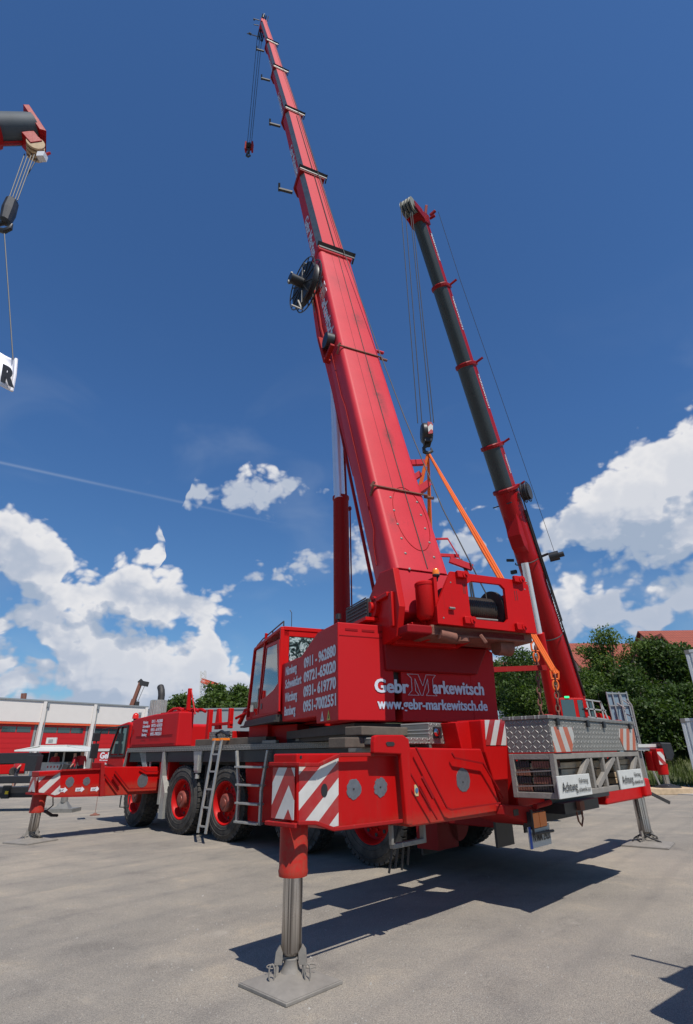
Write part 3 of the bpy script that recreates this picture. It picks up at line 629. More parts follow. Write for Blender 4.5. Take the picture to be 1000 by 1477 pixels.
# ---- red frames on the deck between hood and turntable
m=MB(); 
m.box((.35,4.1,1.67),(.9,5.0,1.95)); 
m.bar((.3,4.95,1.67),(.3,4.95,2.42),.10,.10); m.bar((.3,4.1,2.1),(.3,4.8,2.1),.08,.06); m.prism([(.3,4.75,2.0),(.3,4.55,2.0),(.3,4.62,2.42),(.3,4.70,2.42)],(.08,0,0)); m.bar((.3,4.15,2.0),(.3,4.15,2.4),.07,.1)
m.box((.2,2.75,1.67),(.9,3.35,2.28)); m.box((.3,2.0,1.67),(.8,2.8,2.0)); m.bar((.3,5.9,2.45),(.3,5.9,2.95),.06,.09); m.bar((.32,5.9,2.95),(.32,5.6,2.35),.03,.03)
m.tube([(.5,4.1,2.1),(.5,3.9,2.35),(.6,3.6,2.42),(.6,3.3,2.3)],.05,8); m.tube([(.4,4.1,2.2),(.4,3.7,2.3),(.4,3.4,2.5)],.03,8)
cb(m,'deck_frame','red',bevel=.01)
m=MB(); m.box((.29,4.12,1.72),(.345,4.98,1.95)); cb(m,'deck_tread','dia_side')
m=MB(); m.lathe((.5,3.45,2.5),X,[(0,0),(0,.13),(.3,.13),(.3,0)],16); m.tube([(.2,4.4,1.7),(.2,4.5,1.9),(.2,4.3,1.95),(.2,4.0,1.85)],.03,6); cb(m,'hose_reel','black')
# ---- outriggers, near side.  rear one first
FY=-2.60
def P(u,v,y): return CAR.ony(u,v,y)
def outrigger(fy,outer,inner,th,xj,yj,zb,zt,pr,name='outrigger_beam'):
    """outer/inner: outlines as (x,z) on the rear face plane fy"""
    m=MB(); m.prism([(x,fy,z) for x,z in outer],(0,th,0)); ob=cb(m,name,'redbeam',bevel=.012)
    m=MB(); m.prism([(x,fy-.045,z) for x,z in inner],(0,th+.09,0)); ib=cb(m,name.replace('beam','box'),'redbeam',bevel=.015)
    return ob,ib
pz=lambda pts,y:[(lambda q:(q[0],q[2]))(P(u,v,y)) for u,v in pts]
outer=pz([(428,1087),(579,1086),(585,1184),(480,1197),(456,1188),(430,1187)],FY)
outer=[(min(x,-2.2) if i in(1,2) else x,z) for i,(x,z) in enumerate(outer)]
outer[1]=(-1.9,outer[1][1]); outer[2]=(-1.9,outer[2][1]-.02)
inner=pz([(588,1078),(694,1080),(727,1174),(592,1193)],FY-.045)
inner=[inner[0],(inner[1][0],inner[1][1]),(inner[2][0],inner[2][1]),inner[3]]
rb,ri=outrigger(FY,outer,inner,.29,-3.6,-2.4,.9,1.5,1)
XE=outer[0][0]                       # outer end of the beam
ZT=outer[0][1]; ZB=outer[5][1]
m=MB(); 
# stiffening ribs and lips
q=[P(u,v,FY-.05) for u,v in ((430,1103),(460,1103),(490,1089),(578,1088))]
for a,b in zip(q,q[1:]): m.bar(a,b,.03,.028,(0,1,0))
q=[P(u,v,FY-.05) for u,v in ((430,1187),(456,1187),(481,1196),(582,1184))]
for a,b in zip(q,q[1:]): m.bar(a,b,.03,.022,(0,1,0))
m.box((XE-.03,FY-.035,ZB-.03),(XE+.03,FY+.33,ZB+.0)); m.box((XE-.02,FY-.03,ZT-.09),(XE+.02,FY+.32,ZT-.06))
cb(m,'beam_flange','redworn',rb,bevel=.006)
m=MB(); q=[P(u,v,FY-.10) for u,v in ((600,1078),(645,1165),(652,1168),(722,1158))]
for a,b in zip(q,q[1:]): m.bar(a,b,.015,.012,(0,1,0))
q=[P(u,v,FY-.10) for u,v in ((590,1112),(631,1182))]
m.bar(q[0],q[1],.012,.01,(0,1,0)); q=[P(u,v,FY-.10) for u,v in ((609,1121),(625,1151))]; m.bar(q[0],q[1],.03,.018,(0,1,0))
q=[P(u,v,FY-.10) for u,v in ((652,1086),(656,1093),(676,1097),(697,1101),(726,1150))]
for a,b in zip(q,q[1:]): m.bar(a,b,.015,.014,(0,1,0))
cb(m,'box_rib','reddark',ri)
m=MB(); q=[P(u,v,FY-.11) for u,v in ((540,1070),(541,1062),(546,1060),(582,1060),(590,1066),(592,1080),(596,1190),(588,1190),(579,1088),(540,1086))]
m.prism(q,(0,.05,0)); m2=MB(); q=[P(u,v,FY-.115) for u,v in ((557,1072),(559,1070),(568,1070),(570,1073),(568,1076),(559,1076))]; m2.prism(q,(0,.01,0))
bo=cb(m,'beam_collar','redbeam',bevel=.01); cb(m2,'collar_slot','dark',bo)
m=MB()
for j,(u,v,ru,rv) in enumerate(((510.5,1138,10,14.5),(549,1135.5,9.3,14))):
    c=P(u,v,FY); d=P(u+ru,v,FY); e=P(u,v-rv,FY); r=abs(d[0]-c[0]); disc(m,(c[0],FY,c[2]),X,Z,r,.004,30,.09,abs(e[2]-c[2])/r,j)
w_=cb(m,'wear_disc','discgrey',rb)
c=P(668,1125,FY-.045);r=abs(P(677.5,1125,FY-.045)[0]-c[0]);rz=abs(P(668,1108,FY-.045)[2]-c[2]); m=MB(); disc(m,(c[0],FY-.045,c[2]),X,Z,r,.004,34,.04,rz/r,5); cb(m,'wear_disc','discgrey',ri)
m=MB()
for (u,v,y) in ((510.5,1138,FY-.006),(549,1135.5,FY-.006),(668,1128,FY-.051)):
    c=P(u,v,y); disc(m,(c[0],y,c[2]),X,Z,.008,.003,10)
cb(m,'wear_disc_bolt','dark',rb)
m=MB(); c=P(601,1140,FY-.05); e=P(598,1132,FY-.05); f=P(604,1148,FY-.05); m.box((e[0],FY-.05,f[2]),(f[0],FY-.046,e[2])); t_=cb(m,'inspection_tag',plain('yellowed_label',(.52,.42,.22),.6,0,.2,9),ri)
m=MB(); disc(m,(c[0],FY-.052,c[2]),X,Z,.022,.003,12); cb(m,'tag_emblem',plain('tag_blue',(.05,.16,.30)),ri)
# hazard panels
SW=.236
M_['hz_rear']=stripes('hazard_stripes_beam',0,2,-.62,.80,.20,.12)
m=MB(); q=[P(u,v,FY) for u,v in ((431,1105),(461,1105),(488,1092),(488,1191),(478,1193),(456,1184),(431,1184))]
m.prism([(p[0],FY-.004,p[2]) for p in q],(0,.004,0)); cb(m,'hazard_panel','hz_rear',rb)
M_['hz_end']=stripes('hazard_stripes_end',1,2,.95,.62,.20,.55,kink=FY+.08)
m=MB(); m.prism([(XE-.004,FY+.015,ZB+.02),(XE-.004,FY+.28,ZB+.02),(XE-.004,FY+.28,ZT-.10),(XE-.004,FY+.015,ZT-.10)],(.004,0,0)); cb(m,'hazard_panel','hz_end',rb)
m=MB(); c=P(468,1140,FY-.005); disc(m,(c[0],FY-.004,c[2]),X,Z,.036,.003,20,0,1.35); c=P(434,1092,FY); disc(m,(c[0],FY-.0,c[2]),X,Z,.012,.003,10); cb(m,'beam_hole','black',rb)
def jack(x,y,ztop,zmid,rt,rc,parent,pad=.42,rot=0,simple=False,chains=True):
    m=MB(); m.lathe((x,y,0),Z,[(zmid,rc),(zmid,rt),(zmid+.035,rt+.006),(zmid+.05,rt),(ztop,rt),(ztop,0)],32); j=cb(m,'jack_housing','redbeam',parent)
    m=MB(); m.lathe((x,y,0),Z,[(.175,0),(.18,rc*.8),(.205,rc),(zmid+.05,rc),(zmid+.05,0)],32); cb(m,'jack_rod','ram',j)
    c,s=math.cos(rot),math.sin(rot); T=lambda a,b,z:(x+a*c-b*s,y+a*s+b*c,z)
    m=MB(); p=pad; 
    m.add([T(-p,-p,.0),T(p,-p,0),T(p,p,0),T(-p,p,0),T(-p,-p,.022),T(p,-p,.022),T(p,p,.022),T(-p,p,.022)],[(3,2,1,0),(4,5,6,7),(0,1,5,4),(1,2,6,5),(2,3,7,6),(3,0,4,7)])
    k=p*.20; m.frustum([[T(-p*.97,-p*.97,.023),T(p*.97,-p*.97,.023),T(p*.97,p*.97,.023),T(-p*.97,p*.97,.023)],[T(-k,-k,.085),T(k,-k,.085),T(k,k,.085),T(-k,k,.085)]])
    m.lathe((x,y,0),Z,[(.06,.085),(.10,.062),(.13,.052),(.16,.056),(.165,.05),(.165,0)],20)
    pd=cb(m,'ground_pad','dust',j,bevel=.004)
    m=MB()
    ca,sa=math.cos(rot-R(46.4)),math.sin(rot-R(46.4)); U=lambda a,b,z:(x+a*ca-b*sa,y+a*sa+b*ca,z)
    for sg in (-1,1):
        m.prism([U(sg*.060,-.05,.13),U(sg*.115,-.05,.13),U(sg*.105,-.05,.205),U(sg*.080,-.05,.235),U(sg*.055,-.05,.20)],[q-w_ for q,w_ in zip(U(0,.07,0),U(0,0,0))]); m.bar(U(sg*.10,-.06,.05),U(sg*.095,-.03,.15),.022,.02); m.bar(U(sg*.115,-.14,.028),U(sg*.115,-.07,.032),.045,.012)
        pts=[U(sg*.125+.020*math.cos(t),-.09,.095+.052*math.sin(t)) for t in [2*math.pi*i/12 for i in range(13)]]; m.tube(pts,.0055,6)
        pts=[U(sg*.135+.042*math.cos(t),.03+.042*math.sin(t),.10) for t in [2*math.pi*i/14 for i in range(15)]]; m.tube(pts,.004,6)
    m.bar(U(-.10,-.03,.165),U(.10,-.03,.165),.014,.014)
    cb(m,'pad_bracket','dust',j)
    return j
xc=-3.60
jk=jack(xc,-2.44,1.05,.655,.108,.074,rb,.262,R(0))
# the pad of the near jack is larger and turned
# ---- front near outrigger
FY2=6.55
outer=pz([(57,1113),(147,1108),(142,1147),(78,1149),(68,1145),(55,1144)],FY2); outer=[(x,z) for x,z in outer]; outer[1]=(-1.0,outer[1][1]);outer[2]=(-1.0,outer[2][1])
inner=pz([(149,1106),(242,1106),(240,1143),(145,1149)],FY2-.045); inner[1]=(.35,inner[1][1]);inner[2]=(.35,inner[2][1])
fb,fi=outrigger(FY2,outer,inner,.42,0,0,0,0,1)
XE2=outer[0][0]; zt2=outer[0][1]; zb2=outer[5][1]
m=MB(); q=[P(u,v,FY2) for u,v in ((56,1120),(78,1118),(87,1113),(87,1145),(79,1147),(68,1144),(56,1143))]; m.prism([(p[0],FY2-.004,p[2]) for p in q],(0,.004,0)); M_['hz_f']=stripes('hazard_stripes_front',0,2,-.72,.72,.235,.25); cb(m,'hazard_panel','hz_f',fb)
m=MB(); m.prism([(XE2-.004,FY2+.03,zb2+.02),(XE2-.004,FY2+.40,zb2+.02),(XE2-.004,FY2+.40,zt2-.10),(XE2-.004,FY2+.03,zt2-.10)],(.004,0,0)); M_['hz_f2']=stripes('hazard_stripes_front_end',1,2,.75,.66,.225,.3,kink=FY2+.2); cb(m,'hazard_panel','hz_f2',fb)
m=MB()
for j,(u,v,ru) in enumerate(((101,1128,6.2),(125,1127,5))):
    c=P(u,v,FY2); r=abs(P(u+ru,v,FY2)[0]-c[0]); disc(m,(c[0],FY2,c[2]),X,Z,r,.004,26,.09,1.1,j+9)
cb(m,'wear_disc','discgrey',fb)
m=MB(); c=P(206,1126,FY2-.045); r=abs(P(213.5,1126,FY2-.045)[0]-c[0]); disc(m,(c[0],FY2-.045,c[2]),X,Z,r,.004,26,.02,1.1,4); cb(m,'wear_disc','discgrey',fi)
for (u0,u1,v) in ((84,97.5,1140),(109,122,1139),(131,143.5,1138.5)):
    a=P(u0,v,FY2);b=P(u1,v,FY2); w=b[0]-a[0]; h=.055; z=a[2]; m=MB(); yy=FY2-.004
    m.prism([(a[0],yy,z-h*.6),(a[0]+w*.65,yy,z-h*.6),(a[0]+w*.65,yy,z-h),(b[0],yy,z),(a[0]+w*.65,yy,z+h),(a[0]+w*.65,yy,z+h*.6),(a[0],yy,z+h*.6)],(0,.004,0)); ar=cb(m,'arrow_sticker','white',fb)
    text('arrow_lettering','10.4°','blk',ar,CAR,(a[0]+w*.12,yy-.001,z-h*.3),X,Z,w*.45,h*.6)
m=MB(); q=[P(u,v,FY2-.09) for u,v in ((166,1112),(186,1138),(236,1136))]
for a,b in zip(q,q[1:]): m.bar(a,b,.02,.02,(0,1,0))
q=[P(u,v,FY2-.09) for u,v in ((151,1116),(170,1142))]; m.bar(q[0],q[1],.02,.02,(0,1,0)); q=[P(u,v,FY2-.09) for u,v in ((163,1120),(172,1133))]; m.bar(q[0],q[1],.04,.02,(0,1,0))
q=[P(u,v,FY2-.09) for u,v in ((202,1108),(211,1113),(236,1113))]
for a,b in zip(q,q[1:]): m.bar(a,b,.02,.02,(0,1,0))
cb(m,'box_rib','reddark',fi)
m=MB(); q=[P(u,v,FY2) for u,v in ((144,1100),(149,1100),(150,1148),(142,1149))]; m.prism([(p[0],FY2-.08,p[2]) for p in q],(0,.5,0)); cb(m,'beam_collar','redworn',bevel=.01)
m=MB(); q=[P(u,v,FY2-.03) for u,v in ((57,1119),(78,1117),(90,1111),(145,1109))]
for a,b in zip(q,q[1:]): m.bar(a,b,.03,.03,(0,1,0))
q=[P(u,v,FY2-.03) for u,v in ((55,1145),(68,1145),(78,1149),(142,1147.5))]
for a,b in zip(q,q[1:]): m.bar(a,b,.03,.025,(0,1,0))
m.box((XE2-.03,FY2-.03,zb2-.03),(XE2+.1,FY2+.45,zb2)); cb(m,'beam_flange','redworn',fb)
def pad_straps(x,y,par):
    m=MB(); rnd=random.Random(int(x*10))
    for k in range(4):
        a=rnd.uniform(0,6.28); r=rnd.uniform(.07,.15); pts=[(x+math.cos(a+t*.5)*r*(.5+t*.35),y+math.sin(a+t*.5)*r*(.5+t*.35),.19-.033*t) for t in range(5)]; m.tube(pts,.014,6)
    cb(m,'pad_strap','dark',par)
j2=jack(-2.33,FY2+.2,.90,.50,.13,.09,fb,.34,R(20)); pad_straps(-2.33,FY2+.2,j2)
m=MB(); m.tube([(-2.05,6.8,.75),(-2.0,6.85,.6),(-2.1,6.9,.5)],.012,6); m.tube([(-2.1,6.95,.5),(-1.9,7.1,.4),(-1.75,7.2,.38)],.03,6); m.tube([(-.75,6.5,.72),(-.75,6.5,.5),(-.55,6.5,.48),(-.55,6.5,.7)],.015,6); cb(m,'beam_handle','black',fb)
p=CAR.onz(137,1176,0); m=MB(); m.tube([(p[0],p[1],.02),(p[0],p[1],.75)],.006,5); m.lathe((p[0],p[1],0),Z,[(0,.13),(.02,.13),(.035,.06),(.06,.03),(.06,0)],16); cb(m,'plumb_weight','rust')
# ---- far side rear outrigger
m=MB(); m.box((2.4,-2.60,.74),(3.35,-2.32,.97)); m.box((2.6,-2.52,.72),(4.3,-2.30,.93)); ro=cb(m,'outrigger_beam','red',bevel=.02)
m=MB(); m.box((4.22,-2.60,.74),(4.52,-2.2,1.02)); cb(m,'jack_head','red',ro,bevel=.03)
jf=jack(4.38,-2.40,.95,.80,.12,.10,ro,.36,R(8)); pad_straps(4.38,-2.40,jf)
m=MB(); m.bar((4.5,-2.5,.82),(4.85,-2.75,.62),.03,.05); cb(m,'pin_arm','dark',ro)
m=MB(); m.box((3.0,6.6,.66),(4.2,6.95,1.05)); fo=cb(m,'outrigger_beam','red',bevel=.02); jack(4.1,6.78,1.0,.6,.14,.10,fo,.25)
# ---- rear end of the carrier
m=MB(); 
q=[CAR.ony(u,v,-2.52) for u,v in ((694,1038),(731,1038),(735,1180),(727,1173),(700,1085))]
m.prism([(p[0],-2.52,p[2]) for p in q],(0,.35,0)); m.box((-.2,-2.55,.88),(2.7,-2.2,1.55)); cb(m,'rear_frame','red',bevel=.015)
M_['hz_r']=stripes('hazard_stripes_plate',0,2,-.8,.5,.20,.05); q=[CAR.ony(u,v,-2.53) for u,v in ((700,1038.5),(731,1038.5),(731,1075),(702,1075))]
m=MB(); m.prism([(p[0],-2.526,p[2]) for p in q],(0,.004,0)); cb(m,'hazard_panel','hz_r')
m=MB(); q=[CAR.ony(u,v,-2.4) for u,v in ((656,1041),(697,1040),(699,1080),(664,1080))]; m.prism([(p[0],-2.35,p[2]) for p in q],(0,.05,0)); 
for u0,v0,u1,v1 in ((657,1042,666,1080),(697,1039,699,1082)):
    a=CAR.ony(u0,v0,-2.5);b=CAR.ony(u1,v1,-2.5); m.prism([(a[0],-2.5,a[2]),(b[0],-2.5,b[2]),(b[0],-2.1,b[2]),(a[0],-2.1,a[2])],(.03,0,0))
cb(m,'winch_recess','red',bevel=.006)
# checker-plate box with work lamp
m=MB(); a=CAR.ony(618,1042,-2.3);b=CAR.ony(656,1073,-2.3); m.box((a[0],-2.3,b[2]),(b[0],-1.9,a[2])); a2=CAR.ony(584,1063,-2.3); m.box((a2[0]-.25,-2.28,b[2]),(b[0]-.1,-1.9,a2[2])); bx=cb(m,'lamp_box','dia_rear',bevel=.008)
m=MB(); a=CAR.ony(626.5,1048.5,-2.32);b=CAR.ony(637,1065,-2.32); m.box((a[0],-2.33,b[2]),(b[0],-2.302,a[2])); cb(m,'lamp_recess','black',bx)
m=MB(); c=CAR.ony(632,1056,-2.35); m.lathe((c[0],-2.36,c[2]),Y,[(0,0),(.005,.035),(.03,.045),(.04,0)],16); cb(m,'work_lamp','chrome',bx)
m=MB(); a=CAR.ony(522,1047,-2.0);b=CAR.ony(617,1062,-2.0); m.box((a[0],-2.0,b[2]),(b[0]+.1,-1.75,a[2])); m.box((a[0]-.2,-1.95,b[2]-.12),(b[0]-.3,-1.7,b[2]-.02)); cb(m,'timber_plank','woodgrey',bevel=.01)
m=MB(); m.box((-2.0,-1.9,1.50),(.2,-1.5,1.62)); cb(m,'rear_deck_edge','steel',bevel=.01)
# tail light, bumper, plate, mudflaps
m=MB(); q=[CAR.ony(u,v,-2.75) for u,v in ((728,1161),(771,1163),(771,1191),(729,1176))]; m.prism([(p[0],-2.75,p[2]) for p in q],(0,.5,0)); m.tube([(q[1][0]-.05,-2.78,q[1][2]),(q[1][0]+.35,-2.78,q[1][2]+.02)],.03,8); bp=cb(m,'bumper','redworn',bevel=.012)
m=MB(); c=CAR.ony(744,1172,-2.752); m.box((c[0]-.05,-2.756,c[2]-.03),(c[0]+.06,-2.75,c[2]+.03)); cb(m,'bumper_slot','dark',bp)
m=MB(); a=CAR.ony(765,1172,-2.80);b=CAR.ony(789,1192,-2.80); m.box((a[0],-2.80,b[2]),(b[0],-2.70,a[2]));  m.tube([(a[0]-.02,-2.82,a[2]+.03),(a[0]-.02,-2.82,b[2]-.04),(b[0]+.1,-2.82,b[2]-.05)],.016,8); tl=cb(m,'tail_light','black',bevel=.008)
m=MB(); xm=(a[0]+b[0])/2; m.box((a[0]+.01,-2.815,b[2]+.01),(xm-.01,-2.80,a[2]-.01)); cb(m,'amber_lens','amber',tl,bevel=.004); m=MB(); m.box((xm,-2.815,b[2]+.01),(b[0]-.01,-2.80,a[2]-.01)); cb(m,'red_lens','amber',tl,bevel=.004)
a=CAR.ony(764,1199,-2.78); m=MB(); m.box((a[0]-.02,-2.78,a[2]-.17),(a[0]+.50,-2.765,a[2]+.04)); pl=cb(m,'number_plate','signwhite',bevel=.004)
m=MB(); m.box((a[0]-.02,-2.784,a[2]-.17),(a[0]+.03,-2.781,a[2]+.04)); cb(m,'plate_band',plain('plate_blue',(.02,.08,.40)),pl); text('plate_number','N·MM 2420','blk',pl,CAR,(a[0]+.05,-2.785,a[2]-.11),X,Z,.42,.09,.01)
m=MB(); m.box((-.25,-2.25,.45),(.15,-2.22,.85)); m.box((.6,-2.75,.76),(1.7,-2.4,.88)); m.box((2.25,-1.3,.3),(2.6,-1.27,.8)); m.box((.5,-2.62,.86),(2.5,-2.3,.97)); cb(m,'mud_flap','black')
m=MB(); m.tube([(.95,-2.74,.80),(.95,-2.75,.66),(1.03,-2.75,.60),(1.10,-2.75,.68),(1.10,-2.74,.80)],.012,6); m.box((.96,-2.80,.78),(1.10,-2.72,.88)); cb(m,'tow_ring','rust')
m=MB(); m.lathe((.55,-1.2,.62),Y,[(0,0),(0,.26),(.7,.26),(.7,0)],20); cb(m,'air_tank','reddark')
# little step under the rear box
m=MB(); y=FY+.1; a=P(589,1190,FY-.1); b=P(633,1218,FY-.1)
m.bar((a[0],FY+.1,.90),(a[0],FY+.1,.74),.04,.03); m.bar((a[0],FY+.1,.73),(a[0]+.48,FY+.1,.73),.05,.04); m.bar((a[0]+.47,FY+.1,.92),(a[0]+.47,FY+.1,.71),.05,.04)
cb(m,'rear_step','steel',bevel=.006)
m=MB()
for k in range(4): m.bar((a[0]+.03+k*.08,FY+.12,.70),(a[0]+.02+k*.09,FY+.16,.52+.03*(k%2)),.02,.008)
m.box((.05,-.92,.22),(.5,-.89,.62)); cb(m,'rubber_flap','dark')
# ---- load on the rear: upper box and stillage are carried things
CY=-3.42
a=CAR.ony(790,1033,CY); b=CAR.ony(912,1042,CY); x0,x1=a[0],b[0]; z1=(a[2]+b[2])/2; zm=CAR.ony(800,1087,CY)[2]; zb=CAR.ony(810,1153,CY)[2]
YB=CAR.onx(735,1100,x0)[1]; print('YB',YB,x0,x1)
cf=CAR
bxt=thing('tool_box','long checker plate aluminium tool box with slanted striped stickers on top of the steel cage','tool box',Frame(CAR.w(((x0+x1)/2,CY,zm)),R(46.4)))
m=MB(); m.box((x0,CY,zm+.012),(x1,YB,z1-.025)); m.build('box_body',['dia_side'],bxt,CAR,bevel=.006)
m=MB(); m.box((x0+.004,CY-.004,zm+.02),(x1-.004,CY,z1-.03)); m.build('box_front','dia_rear',bxt,CAR)
m=MB(); m.box((x0-.015,CY-.02,z1-.025),(x1+.015,YB+.02,z1+.012)); m.build('lid','dia_top',bxt,CAR,bevel=.006)
for u in (805,848,871,908):
    c=CAR.ony(u,1045,CY-.02); m=MB(); m.box((c[0]-.03,CY-.035,z1-.09),(c[0]+.03,CY-.012,z1-.015)); m.build('latch','black',bxt,CAR,bevel=.004)
M_['hz_b1']=stripes('orange_stripes_one',0,2,1.0,.42,.235,.1,(.42,.41,.38),(.42,.085,.035)); M_['hz_b2']=stripes('orange_stripes_two',0,2,-1.0,.6,.235,.35,(.42,.41,.38),(.42,.085,.035))
q=[CAR.ony(u,v,CY-.006) for u,v in ((794,1048),(825,1049),(828,1062),(825,1084),(800,1085))]; m=MB(); m.prism([(p[0],CY-.009,p[2]) for p in q],(0,.003,0)); m.build('striped_sticker','hz_b1',bxt,CAR)
q=[CAR.ony(u,v,CY-.006) for u,v in ((893,1051),(914,1051),(919,1082),(901,1082),(893,1063))]; m=MB(); m.prism([(min(p[0],x1-.01),CY-.009,p[2]) for p in q],(0,.003,0)); m.build('striped_sticker','hz_b2',bxt,CAR)
cg=thing('steel_cage','dusty steel frame cage holding timber under the checker plate box','cage',Frame(CAR.w(((x0+x1)/2,CY,zb)),R(46.4)))
m=MB(); t=.055
zt=zm-.0
for x in (x0,x1-t):
    for y in (CY,YB-t): m.box((x,y,zb),(x+t,y+t,zt))
for z in (zb,zt-t): 
    m.box((x0+t,CY+.002,z),(x1-t,CY+t,z+t)); m.box((x0+t,YB-t,z),(x1-t,YB-.002,z+t))
    for x in (x0+.002,x1-t): m.box((x,CY+t,z),(x+t-.002,YB-t,z+t))
L_=x1-x0
for fx in (.36,.50,.68): m.box((x0+L_*fx,CY+.003,zb+t),(x0+L_*fx+t,CY+t-.003,zt-t))
for f0,f1 in ((.17,.35),(.40,.66),(.82,.97)):
    m.bar((x0+L_*f0,CY+.03,zb+t),(x0+L_*f1,CY+.03,zt-t),.065,.045,(0,1,0))
m.box((x0+t,CY+t,zb+.004),(x1-t,YB-t,zb+.02)); m.build('cage_frame','dust',cg,CAR,bevel=.005)
m=MB(); m.box((x0+t,YB-.10,zb+t),(x1-t,YB-.07,zt-t)); m.build('rear_panel','steel',cg,CAR)
m=MB()
for z in (.30,.62): m.bar((x0+.01,CY+t,zb+(zt-zb)*z),(x0+.01,YB-t,zb+(zt-zb)*z-.02),.012,.012)
m.build('cage_rod','steel',cg,CAR)
for (f0,f1,nz,yy,nm) in ((.02,.30,4,.10,1),(.33,.48,4,.16,2),(.52,.66,3,.14,3),(.70,.96,4,.10,4)):
    st=thing('timber_stack',{1:'stack of pale timber blocks in the left bay of the steel cage',2:'upright timber boards left of the middle post in the cage',3:'timber blocks right of the middle post in the cage',4:'stack of pale timber in the right bay of the steel cage'}[nm],'timber',Frame(CAR.w((x0+L_*(f0+f1)/2,CY+yy,zb+t)),R(46.4)),group='timber stacked inside the steel cage')
    hh=(zt-zb-2*t)*.90/nz
    for k in range(nz):
        m=MB(); j=random.uniform(-.03,.03); m.box((x0+L_*f0+j+.03,CY+yy,zb+t+k*hh+.003),(x0+L_*f1+j*.5,CY+yy+.42,zb+t+(k+1)*hh-.004)); m.build('timber_block','wood',st,CAR,bevel=.008)
# dark red cribbing blocks seen through the side of the cage
cr_=thing('cribbing_stack','stack of dark red ribbed cribbing blocks behind the side bars of the cage','cribbing',Frame(CAR.w((x0+.1,CY+.3,zb+t)),R(46.4)))
for r_ in range(5):
    for c_ in range(2):
        m=MB(); y0=CY+.08+c_*.22; z0=zb+.06+r_*.075
        for s_ in range(7): m.box((x0+.025,y0+s_*.028,z0),(x0+.30,y0+s_*.028+.02,z0+.062))
        m.box((x0+.032,y0,z0+.004),(x0+.3,y0+.19,z0+.058)); m.build('cribbing_block','rust' if (r_+c_)%2 else 'dark',cr_,CAR)
def achtung(u0,v0,u1,v1,lab):
    a=CAR.ony(u0,v0,CY-.03); b=CAR.ony(u1,v1,CY-.03); w=b[0]-a[0]; h=.205; z=a[2]
    s=thing('warning_sign',lab,'sign',Frame(CAR.w((a[0],CY-.03,z)),R(46.4)),group='white warning signs on the cage')
    m=MB(); m.box((a[0],CY-.03,z),(a[0]+w,CY-.012,z+h)); pn=m.build('sign_panel','signwhite',s,CAR,bevel=.004)
    text('lettering','Achtung','blk',pn,CAR,(a[0]+w*.08,CY-.034,z+h*.30),X,Z,w*.46,h*.42,.0,smear=.035); text('lettering','Fahrzeug','blk',pn,CAR,(a[0]+w*.62,CY-.034,z+h*.60),X,Z,w*.28,h*.24,.0,smear=.02); text('lettering','schwenkt aus','blk',pn,CAR,(a[0]+w*.57,CY-.034,z+h*.20),X,Z,w*.38,h*.24,.0,smear=.02)
achtung(809,1153,855,1145,'white Achtung sign on the left end of the steel cage')
achtung(897,1139,930,1134,'white Achtung sign on the right end of the steel cage')
# ---- ladder leaning on the deck
ld=thing('ladder','narrow aluminium ladder hooked on the deck edge in front of the third wheel','ladder',Frame(CAR.w((-.28,4.1,.15)),R(46.4)))
def lp(t,s): return (-.12-.22*t+.0, 3.93+s-.03*t, 1.78-1.62*t)
for s in (-.13,.13):
    m=MB(); m.bar(lp(0,s),lp(1,s),.03,.06,(0,1,0)); m.build('side_rail','alu',ld,CAR,bevel=.004)
    m=MB(); m.box((-.16,3.93+s-.03,1.76),(.05,3.93+s+.03,1.80)); m.build('hook','amber',ld,CAR)
for k in range(5):
    m=MB(); m.bar(lp(.17+k*.19,-.115),lp(.17+k*.19,.115),.03,.03); m.build('rung','alu',ld,CAR)
# ================================================================== SUPERSTRUCTURE
def Sy(u,v,y): return SUP.ony(u,v,y)
def Sx(u,v,x): return SUP.onx(u,v,x)
m=MB(); m.lathe((0,0,0),Z,[(1.62,1.0),(1.70,1.05),(1.74,1.05),(1.75,.95),(1.90,.95),(1.91,1.02),(1.97,1.02),(1.97,.0)],48); sb(m,'slewing_ring','dark')
YR=-4.20
# left counterweight block (phone numbers)
XL=-1.32
side=[(488.5,897),(458.4,912),(434.4,947),(406.4,958.4),(407.2,1040.8),(456,1033.6),(456.8,1044),(490,1039)]
q=[Sx(u,v,XL) for u,v in side]; zl=[(p[1],p[2]) for p in q]
zl[0]=(YR,3.19); zl[7]=(YR,zl[7][1]); zl[6]=(zl[6][0],zl[7][1]+.0)
m=MB(); m.prism([(XL,y,z) for y,z in zl],(.86,0,0)); cw=sb(m,'counterweight_block','redpanel',bevel=.012)
zbot=zl[7][1]
m=MB(); x1_=Sy(575,905,YR)[0]
for k,(u0,u1) in enumerate(((498,516),(522,540),(547,564))):
    a=Sy(u0,908,YR);b=Sy(u1,908,YR); m.box((a[0],YR-.006,3.08),(b[0],YR-.001,3.11))
m.box((XL+.02,YR-.004,3.00),(x1_-.02,YR-.001,3.012)); sb(m,'panel_slot','reddark',cw)
m=MB(); m.box((XL,YR-.0,zbot),(XL+.86,YR+.01,zbot+.01)); 
_yl=Sx(411,1030,XL)[1]; _yr=Sx(485.5,1020,XL)[1]; phones(SUP,cw,(XL-.002,_yl,2.085),NY,Z,_yl-_yr,.150,.218,'white',.42)
M_['yel']=plain('yellow_sticker',(.45,.42,.05),.5)
